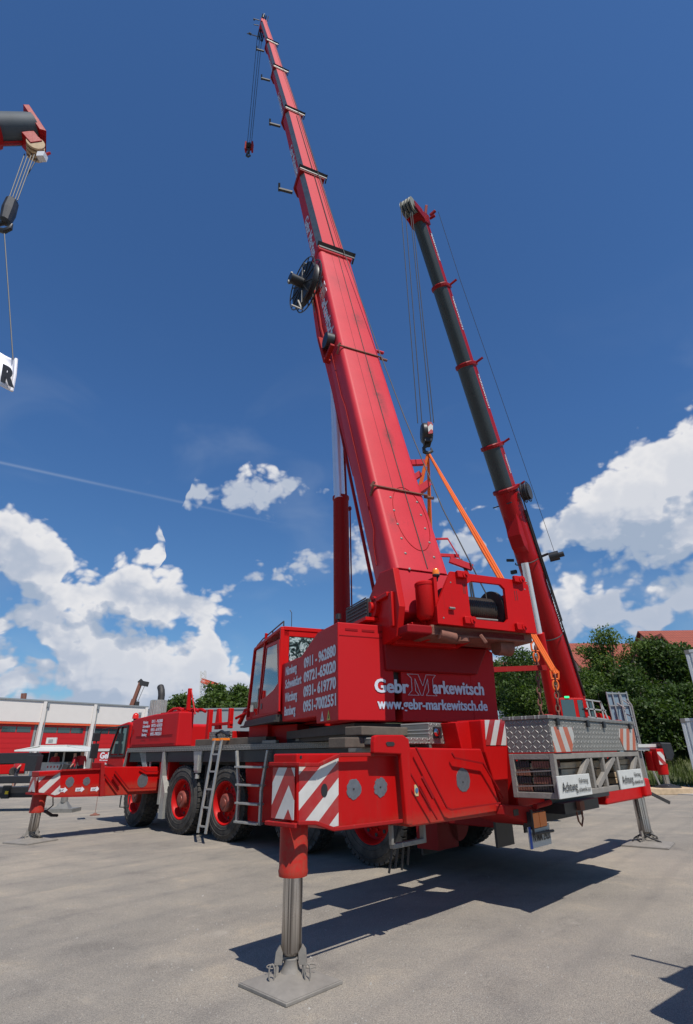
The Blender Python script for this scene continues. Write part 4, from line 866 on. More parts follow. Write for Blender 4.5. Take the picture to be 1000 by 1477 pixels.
for y,mt in ((-3.62,'white'),(-3.86,'yel')):
    m=MB(); m.prism([(XL-.004,y+.06,1.91),(XL-.004,y-.06,1.91),(XL-.004,y,2.04)],(.003,0,0)); w_=sb(m,'warning_sticker',mt,cw)
    m=MB(); m.prism([(XL-.007,y+.02,1.93),(XL-.007,y-.02,1.93),(XL-.007,y,1.99)],(.002,0,0)); sb(m,'sticker_mark','blk',w_)
# centre plate + right block
m=MB(); a=Sy(578,952,YR+.02); b=Sy(677,956,YR+.02); zc=a[2]; n0=Sy(614,952,YR+.02); n1=Sy(651,967,YR+.02)
zz=Sy(578,1038,YR+.02)[2]
m.prism([(x1_+.01,YR+.02,zbot),(b[0]+.06,YR+.02,zbot),(b[0]+.06,YR+.02,zc-.02),(n1[0],YR+.02,zc-.02),(n1[0],YR+.02,n1[2]),(n0[0],YR+.02,n1[2]),(n0[0],YR+.02,zc),(x1_+.01,YR+.02,zc)],(0,.5,0)); cc_=sb(m,'counterweight_plate','redpanel',bevel=.01)
q=[Sy(u,v,YR+.01) for u,v in ((690,930),(711,941),(720,1037),(677,1038),(676,950))]
m=MB(); m.prism([(q[4][0],YR+.01,zbot),(q[2][0],YR+.01,zbot),(q[2][0]+.0,YR+.01,q[2][2]+.3),(q[1][0],YR+.01,q[1][2]),(q[0][0],YR+.01,q[0][2]),(q[4][0],YR+.01,q[4][2])],(0,2.2,0)); cr2=sb(m,'counterweight_block','redpanel',bevel=.015)
m=MB(); m.box((1.30,YR+.1,2.0),(1.36,YR+.4,2.5)); sb(m,'block_lug','red')
m=MB(); m.box((-1.0,-4.0,1.74),(1.1,-1.0,zbot-.02)); m.box((-.9,-3.9,1.68),(.6,1.0,1.8)); sb(m,'turntable_base','dark')
# rear lettering
def ptext(name,s,mat,parent,u0,v0,u1,h,y,bold=.02):
    a=Sy(u0,v0,y); b=Sy(u1,v0,y); return text(name,s,mat,parent,SUP,(a[0],y-.004,a[2]),X,Z,b[0]-a[0],h,bold)
yy=YR-.002
za=Sy(541,998,yy)[2]
def rt(s,u0,u1,z,h,bold=.02): 
    a=Sy(u0,1000,yy)[0];b=Sy(u1,1000,yy)[0]; text('lettering',s,'textgrey',cc_,SUP,(a,yy-.002,z),X,Z,b-a,h,bold)
H1=Sy(541,979,yy)[2]-Sy(541,998,yy)[2]
rt('Gebr',541,590,za,H1,.022); rt('arkewitsch',625,698,Sy(625,1000,yy)[2],H1,.022)
z2=Sy(544,1022,yy)[2]; rt('www.gebr-markewitsch.de',544,700.5,z2,(Sy(544,1009,yy)[2]-z2)*1.18,.018)
a=Sy(587,972,yy)[0]; b=Sy(628,972,yy)[0]; zt_=Sy(606,973,yy)[2]; zb_=Sy(606,1003,yy)[2]; w=b-a; h=zt_-zb_
mp=[(0,1),(.30,1),(.335,1),(.53,.42),(.62,1),(1,1),(.86,.82),(.86,.20),(1,0),(.64,0),(.74,.20),(.76,.80),(.50,.0),(.40,0),(.24,.80),(.22,.18),(.34,0),(.0,0),(.13,.2),(.13,.8),(0,1)]
mp=[(0,1),(.38,1),(.52,.46),(.66,1),(1,1),(.88,.80),(.88,.22),(1,0),(.62,0),(.72,.22),(.70,.80),(.50,.0),(.44,0),(.26,.80),(.26,.22),(.38,0),(0,0),(.14,.22),(.14,.80),(0,1)]
m=MB()
for (p,q_) in zip(mp,mp[1:]): m.bar((a+w*p[0],yy-.004,zb_+h*p[1]),(a+w*q_[0],yy-.004,zb_+h*q_[1]),.004,.010,(0,1,0))
sb(m,'emblem_outline','textgrey',cc_)
# ---- main frame plates (turret)
m=MB()
for x in (-.62,.52): m.prism([(x,-4.62,2.95),(x,-4.75,3.35),(x,-4.62,3.95),(x,-4.20,4.0),(x,-3.4,3.4),(x,-1.0,2.7),(x,.9,2.4),(x,.9,1.98),(x,-4.0,1.98),(x,-4.15,2.9)],(.10,0,0))
m.box((-.52,-4.4,2.9),(.52,-3.6,3.0)); m.box((-.52,.6,1.98),(.52,.8,2.3)); sb(m,'turret_plate','red',bevel=.012)
m=MB()
m.cyl((-.60,-4.35,3.75),(.75,-4.35,3.75),.10); m.cyl((-.68,-4.0,3.50),(-.62,-4.0,3.50),.17); m.cyl((-.72,-4.0,3.50),(-.66,-4.0,3.50),.08); m.box((-.68,-4.5,3.55),(-.62,-3.9,3.62)); m.box((-.66,-4.6,3.1),(-.62,-4.5,3.6)); sb(m,'boom_pivot','red',bevel=.01)
m=MB(); m.box((-.5,-4.1,2.25),(.5,-3.9,2.9)); m.cyl((.1,-4.0,3.0),(.25,-4.0,2.75),.03); sb(m,'cable_tray','dark')
# tail structure (underside of winch frame)
m=MB(); m.prism([(-.60,-4.25,2.55),(.95,-4.25,2.55),(1.2,-4.25,2.95),(-.62,-4.25,2.95)],(0,1.2,0)); m.box((-.6,-4.9,2.96),(1.4,-4.0,3.08)); sb(m,'tail_frame','reddark',bevel=.02)
# ---- winch frame
YW=-5.0
W=lambda u,v: Sy(u,v,YW)
pr=[(650,824),(756,838),(761,840),(775,914),(632,899),(630,874)]
q=[W(u,v) for u,v in pr]
m=MB()
hole=[(674,842),(680,838),(722,843),(728,849),(733,893),(729,898),(684,893),(679,887)]
# plate with window: build as ring via bmesh
def plate_with_hole(outer,inner,vec):
    bm=bmesh.new(); ov=[bm.verts.new(V3(p)) for p in outer]; iv=[bm.verts.new(V3(p)) for p in inner]
    e=[bm.edges.new((ov[i],ov[(i+1)%len(ov)])) for i in range(len(ov))]+[bm.edges.new((iv[i],iv[(i+1)%len(iv)])) for i in range(len(iv))]
    bmesh.ops.triangle_fill(bm,use_beauty=True,edges=e)
    r=bmesh.ops.extrude_face_region(bm,geom=bm.faces[:]); bmesh.ops.translate(bm,vec=V3(vec),verts=[x for x in r['geom'] if isinstance(x,bmesh.types.BMVert)])
    bm.verts.index_update(); vs=[tuple(v.co) for v in bm.verts]; fs=[[v.index for v in f.verts] for f in bm.faces]; bm.free(); return vs,fs
vs,fs=plate_with_hole([(p[0],YW,p[2]) for p in q],[(p[0],YW,p[2]) for p in [W(u,v) for u,v in hole]],(0,.05,0)); m.add(vs,fs)
for x,zt0,zb0 in ((q[4][0]+.02,q[0][2]-.1,q[4][2]),(q[3][0]-.12,q[1][2]-.1,q[3][2])): m.box((x,YW+.05,zb0),(x+.05,YW+.75,zt0))
m.box((q[4][0],YW+.05,q[4][2]-.0),(q[3][0]-.02,YW+.7,q[4][2]+.05)); wf=sb(m,'winch_frame','red')
m=MB(); xa,xb=W(672,860)[0]-.1,W(738,860)[0]; zc_=W(700,872)[2]; 
m.lathe((xa,YW+.40,zc_),X,[(0,0),(0,.20),(xb-xa-.10,.20)],32); 
for k in range(22): m.lathe((xa+.02+k*(xb-xa-.14)/22,YW+.40,zc_),X,[(0,.20),(.012,.213),(.024,.20)],32)
dr=sb(m,'winch_drum',plain('greased_rope_drum',(.055,.042,.032),.45,.3,.5,18),wf)
m=MB(); m.lathe((xb-.12,YW+.40,zc_),X,[(0,0),(0,.33),(.05,.33),(.05,0)],40); m.lathe((xa-.05,YW+.40,zc_),X,[(0,0),(0,.30),(.05,.30),(.05,0)],40); sb(m,'drum_flange','dark',wf)
m=MB(); a=W(678,889);b=W(724,894); m.cyl((a[0],YW+.1,a[2]),(b[0],YW+.1,b[2]+.01),.018); sb(m,'guard_bar','steel',wf)
for (u,v) in ((667,830),(748,837),(678,896),(752,905)):
    c=W(u,v); m=MB(); m.box((c[0]-.12,YW-.06,c[2]-.05),(c[0]+.03,YW,c[2]+.05)); m.cyl((c[0]+.02,YW-.07,c[2]-.0),(c[0]+.02,YW-.005,c[2]),.055,n=16); m.cyl((c[0]+.02,YW-.09,c[2]),(c[0]+.02,YW-.07,c[2]),.02,n=8); sb(m,'frame_lug','red',wf,bevel=.008)
m=MB(); c=W(650,878); m.cyl((c[0]-.04,YW-.03,c[2]),(c[0]+.05,YW-.03,c[2]),.018); 
for u,v in ((650,840),(640,891),(757,850),(760,842)): c=W(u,v); disc(m,(c[0],YW-.001,c[2]),X,Z,.012,.003,10)
sb(m,'frame_bolt','steel',wf)
m=MB(); 
for u,v in ((668,842),(670,842),(742,852),(745,852)):
    c=W(u,v); m.box((c[0]-.004,YW-.003,c[2]-.15),(c[0]+.004,YW,c[2]))
sb(m,'frame_slot','dark',wf)
m=MB(); m.box((q[5][0]-.05,YW+.1,q[4][2]-.14),(q[3][0]-.02,YW+.7,q[4][2]-.0)); m.cyl((.3,YW+.15,q[4][2]-.14),(.3,YW+.15,q[4][2]-.2),.10); m.cyl((1.0,YW+.3,q[4][2]-.2),(1.25,YW+.3,q[4][2]-.2),.12); m.bar((.55,YW+.05,q[4][2]-.1),(.6,YW-.0,q[4][2]-.22),.05,.05); m.cyl((-.1,YW+.1,q[4][2]-.12),(.15,YW+.1,q[4][2]-.16),.07); sb(m,'underside_fitting','rust',bevel=.01)
# far side beacon & lug
c=W(758,848); m=MB(); m.cyl((c[0]-.02,YW+.3,c[2]),(c[0]+.10,YW+.3,c[2]),.05); sb(m,'side_lamp','black')
# red cylinder (oil tank) and beacon left of the winch frame
a=Sy(602,865,-4.75);b=Sy(628,865,-4.75); xm=(a[0]+b[0])/2; r=(b[0]-a[0])/2; zt_=Sy(615,841,-4.75)[2]; zb_=Sy(615,889,-4.75)[2]
m=MB(); m.lathe((xm,-4.75,0),Z,[(zb_-.06,.0),(zb_-.06,r*.7),(zb_,r),(zt_-.06,r),(zt_-.055,r+.006),(zt_-.02,r+.006),(zt_,r*.92),(zt_,0)],28); sb(m,'filter_canister','red')
m=MB(); m.prism([(xm-.18,-4.6,zb_-.06),(xm+.16,-4.6,zb_-.06),(xm+.12,-4.6,zb_-.3),(xm-.12,-4.6,zb_-.25)],(0,.3,0)); m.box((xm-.02,-4.7,zb_-.2),(xm+.02,-4.6,zt_)); sb(m,'canister_bracket','red',bevel=.01)
c=Sy(629,829,-4.75); m=MB(); m.lathe((c[0],-4.75,c[2]),Z,[(-.10,.02),(-.05,.03),(-.02,.055),(.0,.055)],16); be=sb(m,'beacon','black'); m=MB(); m.lathe((c[0],-4.75,c[2]),Z,[(0,.052),(.06,.050),(.09,.035),(.10,0)],18); sb(m,'beacon_lens','amber',be)
# oil cooler on the left block
_a=Sy(531,862,-4.0); _b=Sy(547,893,-4.0); ox0,ox1,oz0,oz1=_a[0],_b[0],_b[2]+.0,_a[2]
m=MB(); m.box((ox0,-3.98,oz0),(ox1,-3.15,oz1)); oc=sb(m,'oil_cooler','dark',bevel=.01)
m=MB(); 
for k in range(6): m.box((ox0-.012,-3.94,oz0+.04+k*.055),(ox0-.001,-3.2,oz0+.06+k*.055))
m.box((ox0+.03,-4.0,oz0+.04),(ox1-.03,-3.982,oz1-.03)); sb(m,'cooler_grille',plain('dull_grey_grille',(.06,.065,.06),.6),oc)
m=MB(); m.prism([(ox1+.0,-4.05,oz0-.02),(ox1+.24,-4.05,oz0-.02),(ox1+.20,-4.05,oz0+.36),(ox1+.15,-4.05,oz0+.36)],(0,.03,0)); m.box((ox0-.1,-4.1,oz0-.05),(ox1+.3,-3.3,oz0-.004)); sb(m,'cooler_bracket','red')
m=MB(); m.cyl((-1.18,-3.9,3.18),(-1.18,-3.9,3.34),.015); m.cyl((-1.18,-3.9,3.30),(-1.18,-3.9,3.38),.04); sb(m,'breather_cap','black')
# ---- operator's cab
XC=-1.36; 
pts=[(366,938),(405,905.5),(405.5,1030),(355,1035)]
c0=[Sx(u,v,XC) for u,v in ((405.5,906),(367,937),(356,1033),(405.5,1030))]
yb=c0[0][1]; ztop=c0[0][2]; yf=c0[1][1]; zf=c0[1][2]; ybf=c0[2][1]; zbt=(c0[2][2]+c0[3][2])/2
XR=-.45
sil=[(yb,zbt),(yb,ztop),(yb+.75*(yf-yb),zf+.62*(ztop-zf)*.6),(yf,zf),(ybf,zbt)]
def ring(x): return [(x,y,z) for y,z in sil]
m=MB(); t=.055
cabp=None
# frame made of posts and rails on both sides
for x in (XC,XR-t):
    for (y0,z0),(y1,z1) in zip(sil,sil[1:]+sil[:1]): m.bar((x+t/2,y0,z0),(x+t/2,y1,z1),t,.075,(1,0,0))
for y,z in sil: m.bar((XC+t,y,z),(XR-t,y,z),.07,.07)
m.prism([(XC+.01,yb,ztop-.02),(XC+.01,sil[2][0],sil[2][1]-.02),(XC+.01,yf,zf-.02),(XC+.01,yf,zf+.03),(XC+.01,sil[2][0],sil[2][1]+.03),(XC+.01,yb,ztop+.03)],(XR-XC-.02,0,0))
m.box((XC,ybf,zbt-.05),(XR,yb,zbt+.02)) if ybf<yb else m.box((XC,yb,zbt-.05),(XR,ybf,zbt+.02))
m.box((XC,yb-.02,zbt),(XR,yb+.02,ztop-.62)); m.box((XC,yb-.02,zbt),(XC+.16,yb+.02,ztop)); m.box((XR-.06,yb-.02,zbt),(XR,yb+.02,ztop)); m.box((XC,yb-.02,ztop-.14),(XR,yb+.02,ztop+.03))
m.bar((XC+t/2,yb+.55*(ybf-yb)+.18,zbt),(XC+t/2,yb+.55*(yf-yb)+.05,zf+.20),t,.05,(1,0,0))
cabp=sb(m,'operator_cab','red',bevel=.008)
# door with curved window
dy0,dy1=yb+.10,yb+.60*(ybf-yb)+.10
dq=[Sx(u,v,XC-.02) for u,v in ((403,922),(384,931.5),(373,1031),(402,1026))]
m=MB(); win=[(384.5,935),(399.5,928),(401,985),(395,995),(385,1004),(376,1009)]
wq=[Sx(u,v,XC-.02) for u,v in win]
oq=[dq[1],dq[0],dq[3],dq[2]]
vs,fs=plate_with_hole([(XC-.02,p[1],p[2]) for p in oq],[(XC-.02,p[1],p[2]) for p in wq],(.03,0,0)); m.add(vs,fs); dr=sb(m,'cab_door','redpanel',cabp)
m=MB(); m.prism([(XC-.008,p[1],p[2]) for p in wq],(.006,0,0)); sb(m,'door_window','clear',cabp)
m=MB(); c=Sx(377,1019,XC-.02); m.box((XC-.028,c[1]-.07,c[2]-.05),(XC-.02,c[1]+.03,c[2]+.05)); sb(m,'door_handle','black',cabp)
fq=[Sx(u,v,XC) for u,v in ((369,938),(382,932),(372,1033),(358,1034))]
m=MB(); m.prism([(XC+.02,p[1],p[2]) for p in fq],(.006,0,0)); 
m.prism([(XC+.05,yf-.0,zf-.03),(XR-.05,yf,zf-.03),(XR-.05,ybf,zbt+.04),(XC+.05,ybf,zbt+.04)],(0,.006,0)); sb(m,'front_window','clear',cabp)
m=MB(); m.box((XC+.17,yb-.012,ztop-.60),(XR-.07,yb-.004,ztop-.15)); 
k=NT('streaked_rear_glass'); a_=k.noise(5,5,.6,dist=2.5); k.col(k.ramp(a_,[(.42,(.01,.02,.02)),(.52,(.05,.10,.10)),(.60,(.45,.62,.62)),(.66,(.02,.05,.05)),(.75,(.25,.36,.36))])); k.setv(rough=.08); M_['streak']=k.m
sb(m,'rear_window','streak',cabp)
m=MB(); c=[Sx(u,v,XC+.1) for u,v in ((374,940),(368,1000),(362,1030))]
m.tube([(XC+.1,p[1],p[2]) for p in c],.012,6); m.tube([(XC+.05,p[1]+.02,p[2]) for p in [Sx(u,v,XC+.05) for u,v in ((371,959),(374,958),(373,971),(368,972))]],.012,6); m.box((XC+.1,ybf-.5,zbt),(XR-.1,ybf-.12,zbt+.42)); m.box((XC+.25,yb+.25,zbt),(XC+.75,yb+.75,zbt+.45)); m.box((XC+.25,yb+.2,zbt+.45),(XC+.75,yb+.32,zbt+1.0)); sb(m,'cab_interior','black',cabp,bevel=.01)
m=MB(); rp=[(XC+.05,sil[1][0],ztop+.04),(XC+.05,sil[1][0],ztop+.13),(XC+.05,sil[2][0],sil[2][1]+.11),(XC+.05,yf-.05,zf+.08),(XC+.05,yf,zf)]
m.tube(rp,.014,6); m.bar((XC+.05,(sil[1][0]+sil[2][0])/2,(ztop+sil[2][1])/2),(XC+.05,(sil[1][0]+sil[2][0])/2,(ztop+sil[2][1])/2+.12),.02,.02); m.tube([(XC+.2,yb-.01,ztop),(XC+.2,yb,ztop+.30),(XC+.17,yb+.02,ztop+.36)],.007,5); sb(m,'roof_rail','black',cabp)
m=MB(); m.prism([(XC-.05,ybf+.05,zbt-.16),(XC-.05,yb-.05,zbt-.14),(XC-.05,yb-.05,zbt-.05),(XC-.05,ybf-.1,zbt-.05)],(.9,0,0)); m.box((XC-.1,yb-.1,zbt-.17),(XC+.0,ybf+.1,zbt-.14)) ; sb(m,'cab_platform','dark',cabp)
# ================================================================== BOOM
EL=R(71.5)
def B(t,r=0,n=0): return (r,-4.5+math.cos(EL)*t-math.sin(EL)*n,3.8+math.sin(EL)*t+math.cos(EL)*n)
def roff(t): return float(np.interp(t,[-1,0,2.1,6.1,11.6,18.5,27.6,37.3,46.4,57],[0.01,.01,0,.02,.09,.10,.11,.01,-.05,-.20]))
def section(t0,t1,w,h,mats,name='boom_section',parent=None,ch=.11,cm=1,bottom=.22):
    """chamfered box section, top at n=0"""
    prof=[(-w/2+ch*.8,0),(w/2-ch*.5,0),(w/2,-ch),(w/2,-h+bottom),(w/2-bottom*.8,-h),(-w/2+bottom*.8,-h),(-w/2,-h+bottom),(-w/2,-ch)]
    n=len(prof); m=MB(); N=max(1,int((t1-t0)/2)); ts=[t0+(t1-t0)*i/N for i in range(N+1)]
    vs=[B(t,roff(t)+r,k) for t in ts for r,k in prof]; fs=[];
    m.v=[tuple(p) for p in vs]
    for i in range(N):
        for k in range(n):
            m.f.append([i*n+k,i*n+(k+1)%n,(i+1)*n+(k+1)%n,(i+1)*n+k]); m.sm.append(False); m.mi.append(cm if k in (1,7,3,5) else 0)
    m.f.append(list(range(n-1,-1,-1))); m.f.append([N*n+k for k in range(n)]); m.mi+=[0,0]; m.sm+=[False,False]
    return sb(m,name,mats,parent,bevel=0)
k=M_
nodes=[0,11.7,18.6,27.6,37.3,46.4,56.2]
# base section, with rounded top edges
def rsection(t0,t1,w,h,mat,name,ch=.10):
    prof=[]
    for cx,cy,a0 in ((w/2-ch,-ch,0),(-w/2+ch,-ch,90)):
        for a in range(0,91,18): prof.append((cx+ch*math.cos(R(a0+a)),cy+ch*math.sin(R(a0+a))))
    prof+=[(-w/2,-h+.28),(-w/2+.10,-h+.10),(-w/2+.30,-h),(w/2-.30,-h),(w/2-.10,-h+.10),(w/2,-h+.28)]
    n=len(prof); m=MB(); N=6; ts=[t0+(t1-t0)*i/N for i in range(N+1)]; m.v=[B(t,roff(t)+r,kk) for t in ts for r,kk in prof]
    for i in range(N):
        for q_ in range(n): m.f.append([i*n+q_,i*n+(q_+1)%n,(i+1)*n+(q_+1)%n,(i+1)*n+q_]); m.mi.append(0); m.sm.append(q_<11 and q_!=5)
    m.f.append(list(range(n-1,-1,-1))); m.f.append([N*n+q_ for q_ in range(n)]); m.mi+=[0,0]; m.sm+=[False,False]
    return sb(m,name,mat)
W0,H0=1.00,.86
bs=rsection(.25,11.7,W0,H0,'redbase','boom_section')
# foot tapering to the pivot
m=MB(); m.frustum([[B(.25,r,n) for r,n in ((-.49,-.02),(.49,-.02),(.49,-.80),(-.49,-.80))],[B(-.45,r,n) for r,n in ((-.44,-.12),(.44,-.12),(.44,-.62),(-.44,-.62))]]); sb(m,'boom_foot','redboom',bevel=.03)
# thickened belly of base section
m=MB(); m.frustum([[B(t,roff(t)+r,n) for r,n in ((-w_,-.35),(w_,-.35),(w_,-h_),(-w_,-h_))] for t,w_,h_ in ((3.0,.40,.80),(7.2,.49,.90),(8.4,.515,1.02),(9.4,.515,.98),(11.2,.50,.88))]); sb(m,'boom_belly','redboom',bs,bevel=.02)
ws=[1.0,.95,.86,.80,.72,.62]; hs=[.86,.84,.78,.72,.65,.56]
secs=[bs]
for i in range(1,6):
    secs.append(section(nodes[i]-.3,nodes[i+1]+ (.0 if i<5 else 0),ws[i]*.93,hs[i],[k['redboom'],k['greystrip']],ch=.16,bottom=.28))
# collars
for i in range(1,6):
    t=nodes[i]; w=ws[i-1]+.03; h=hs[i-1]+.05; m=MB(); L=.22
    def ringb(t0,t1,w0,h0,th):
        for (r0,n0,r1,n1) in ((-w0/2,.03,w0/2,.03),(-w0/2,-h0,w0/2,-h0),(-w0/2,.03,-w0/2,-h0),(w0/2,.03,w0/2,-h0)):
            pass
    c=roff(t)
    def P4(tt,e): return [B(tt,c+r,n) for r,n in ((-w/2-e,.04+e),(w/2+e,.04+e),(w/2+e,-h+.2),(w/2-.2,-h-e),(-w/2+.2,-h-e),(-w/2-e,-h+.2))]
    m.frustum([P4(t-.22,-.005),P4(t-.18,.015),P4(t,.015),P4(t+.02,-.01)]); co_=sb(m,'boom_collar','reddark' if i>1 else 'redboom',secs[i],bevel=.01)
    m=MB(); a=B(t+.02,c-w/2-.03,.085); b=B(t+.02,c+w/2+.10,.085); m.bar(a,b,.05,.13,B(1,0,0)); m.bar(B(t-.12,c-w/2,.07),B(t-.12,c+w/2+.08,.07),.03,.05,(0,0,1)); m.bar(B(t-.1,c+w/2+.09,-.12),B(t+.02,c+w/2+.09,.16),.04,.05); sb(m,'collar_bar','black',co_)
    if i>1:
        m=MB(); m.bar(B(t-.05,c-w/2,-h+.05),B(t+.10,c-w/2-.50,-h-.05),.10,.08); m.bar(B(t+.05,c-w/2-.48,-h-.1),B(t+.25,c-w/2-.52,-h+.1),.08,.08); sb(m,'rope_guide','dark',co_)
# straps around base section
for t in (1.95,6.35):
    m=MB(); m.bar(B(t,-.52,.02),B(t,.56,.02),.035,.02,(0,0,1)); m.bar(B(t,-.515,.03),B(t-.1,-.52,-.15),.03,.03); m.bar(B(t+.06,-.5,.05),B(t,-.54,-.02),.02,.05); m.cyl(B(t,.52,-.02),B(t,.70,-.02),.03,n=8); sb(m,'boom_strap','rust',bs)
# seam and ropes lying along the top of the boom
m=MB(); m.tube([B(t,roff(t)+.10,.008) for t in (.3,2,4,6,8,10,11.6)],.008,6); m.tube([B(t,roff(t)-.12+.0,.002) for t in (2,6,11.5)],.003,4); sb(m,'top_seam','dark',bs)
m=MB(); m.tube([B(t,roff(t)+rr,nn) for t,rr,nn in ((56.5,.12,.12),(46.4,.14,.10),(37.3,.15,.10),(27.6,.18,.11),(18.6,.21,.12),(11.7,.24,.14),(6.35,.44,.10),(4.0,.53,.12),(1.6,.72,.10),(-.1,.98,.10),(-.9,1.08,-.25))],.011,6); sb(m,'hoist_rope','rope')
m=MB(); m.tube([B(t,roff(t)+rr,.07) for t,rr in ((46,.22),(37.3,.24),(27.6,.26),(18.6,.28),(11.8,.30))],.012,5); m.tube([B(t,roff(t)+rr,.03) for t,rr in ((27,.08),(18.8,.08),(11.8,.06))],.012,5); sb(m,'control_line','dark')
# access hatch ring and bolts on the base
m=MB(); pts=[B(1.35+.52*math.cos(a)*1.35,.08+.26*math.sin(a)*1.2,.003) for a in [2*math.pi*i/36 for i in range(37)]]; m.tube(pts,.006,5); sb(m,'hatch_ring','redworn',bs)
m=MB()
for i in range(6):
    for r_ in (-.22,.30):
        t=2.0-.27*1.0*i-.1; t=1.75-.30*i+(.0)
        if t<.2: continue
        m.lathe(B(t,r_+ (.0),.0),tuple(np.array(B(0,0,1))-np.array(B(0,0,0))),[(0,.022),(.006,.022),(.012,.015),(.016,0)],10)
sb(m,'boom_bolt','steel',bs)
M_['soot']=plain('oil_stain',(.10,.02,.025),.7,0,.5,20)
# side cable, emblem text on the left side of the base section
def BS(t,n): return B(t,roff(t)-.502,n)
m=MB(); m.tube([B(t,roff(t)-.512,n) for t,n in ((.6,-.45),(1.0,-.40),(1.2,-.30),(4.6,-.34),(5.0,-.40),(8.0,-.46))],.010,6); m.tube([B(t,-.40+roff(t),-.88-.0*t) for t in (0.3,3,6,7)],.03,6); sb(m,'side_pipe','redworn',bs)
bx_=tuple(np.array(B(1,0,0))-np.array(B(0,0,0))); nx_=tuple(np.array(B(0,0,1))-np.array(B(0,0,0)))
ux=tuple(-x for x in bx_)
text('lettering','Gebr','textgrey',bs,SUP,B(10.55,roff(10)-.505,-.40),ux,nx_,.85,.30,.02)
text('lettering','arkewitsch','textgrey',bs,SUP,B(9.0,roff(8)-.515,-.40),ux,nx_,1.75,.30,.02)
a0=B(9.65,roff(9)-.51,-.42); m=MB(); u3=V3(ux);n3=V3(nx_)
for (p,q_) in zip(mp,mp[1:]):
    m.bar(V3(a0)+u3*(.55*p[0])+n3*(.36*p[1]),V3(a0)+u3*(.55*q_[0])+n3*(.36*q_[1]),.004,.014,(1,0,0))
sb(m,'emblem_outline','textgrey',bs)
for i in (1,2,3,4):
    t1=nodes[i]+ (nodes[i+1]-nodes[i])*.45; c=-ws[i]*.93/2-.004
    text('lettering','Gebr Markewitsch','textgrey',secs[i],SUP,B(t1,roff(t1)+c,-hs[i]*.62),ux,nx_,min(5,nodes[i+1]-nodes[i])*.80,hs[i]*.36,.02)
# cable reel at the head of the base section
cl=B(10.35,roff(10.6)-.80,-.62); m=MB()
def reel(mb,c,ax,r,w):
    mb.lathe(c,ax,[(-w/2,r),(-w/2-.02,r+.02),(-w/2,r+.04),(-w/2+.02,r+.02)],30,closed=True); mb.lathe(c,ax,[(w/2,r),(w/2-.02,r+.02),(w/2,r+.04),(w/2+.02,r+.02)],30,closed=True)
    mb.lathe(c,ax,[(-w/2,0),(-w/2,r*.35),(w/2,r*.35),(w/2,0)],20); c=V3(c); ax=V3(ax).normalized(); u=ax.cross(Vector((0,0,1))).normalized(); v=ax.cross(u)
    for kk in range(12):
        a=2*math.pi*kk/12; d=u*math.cos(a)+v*math.sin(a)
        for s in (-1,1): mb.bar(c+ax*(s*w/2),c+ax*(s*w/2)+d*(r+.02),.02,.03)
ax_=(1,.15,.0); reel(m,cl,ax_,.72,.20); m.lathe(cl,ax_,[(-.09,0),(-.09,.62),(-.03,.62),(.03,.60),(.09,.62),(.09,0)],32)
m.lathe(tuple(np.array(cl)-np.array((.30,.05,0))),ax_,[(-.18,0),(-.18,.14),(.2,.14),(.2,0)],18)
rl=sb(m,'cable_reel','black')
m=MB(); c3=np.array(cl)
m.bar(c3+[.1,0,0],c3+[.45,0,.1],.12,.25); m.bar(c3+[-.30,0,.05],c3+[-.42,0,.30],.05,.05); m.bar(c3+[-.3,0,-.0],c3+[-.50,0,-.10],.08,.08); m.bar(c3+[-.2,0,-.65],c3+[-.1,0,-.9],.04,.04); m.bar(c3+[-.38,0,-.88],c3+[-.05,0,-.93],.03,.03)
for dz in (.25,.55): m.cyl(c3+[-.1,-.1,.1+dz],c3+[.40,-.1,.12+dz],.05,n=10)
for kk in range(3): m.tube([c3+[.1+.07*kk,-.1,.45],c3+[.12+.07*kk,-.12,.0],c3+[.15+.05*kk,-.05,-.5],c3+[.3,-.05,-1.0],c3+[.42,-.1,-1.25+.1*kk]],.018,6)
sb(m,'reel_bracket','steel',rl)
m=MB(); m.cyl(B(7.0,roff(7)-.52,-.30),B(7.0,roff(7)-.70,-.30),.19,n=24); dm=sb(m,'side_drum','black',bs)
m=MB(); m.bar(B(6.5,-.58,-.55),B(7.6,-.58,-.62),.16,.10); m.bar(B(6.55,-.60,-.12),B(6.55,-.60,-.6),.10,.08); m.tube([B(t,roff(t)-.54,n) for t,n in ((7.4,-.58),(8.2,-.64),(9,-.60),(10,-.62),(11,-.55))],.035,7); m.tube([B(t,roff(t)-.56,n) for t,n in ((7.4,-.70),(8.2,-.72),(9,-.70),(10.2,-.74))],.02,6); sb(m,'hydraulic_fitting','redworn',bs,bevel=.01)
# fittings on the right side of the boom
m=MB(); m.bar(B(2.9,.5,-.1),B(3.0,.82,-.1),.10,.10); m.bar(B(2.2,.5,-.2),B(2.35,.72,-.1),.3,.12); m.bar(B(2.55,.5,-.2),B(2.65,.66,-.1),.10,.10); m.bar(B(.7,.5,-.1),B(.7,.85,-.05),.04,.05); m.bar(B(1.0,.5,-.05),B(1.0,.70,-.0),.03,.03); m.bar(B(1.0,.70,0),B(.4,.86,0),.02,.02); m.bar(B(.55,.6,-.0),B(.4,.95,.05),.06,.10); m.cyl(B(6.9,.5,-.15),B(6.9,.78,-.15),.04,n=10); sb(m,'side_bracket','redboom',bs)
m=MB()
for kk in range(2): m.tube([B(.6,.80+.04*kk,0),B(.2,.86+.03*kk,0),B(-.2,.84+.05*kk,-.1)],.014,6)
sb(m,'hose','black')
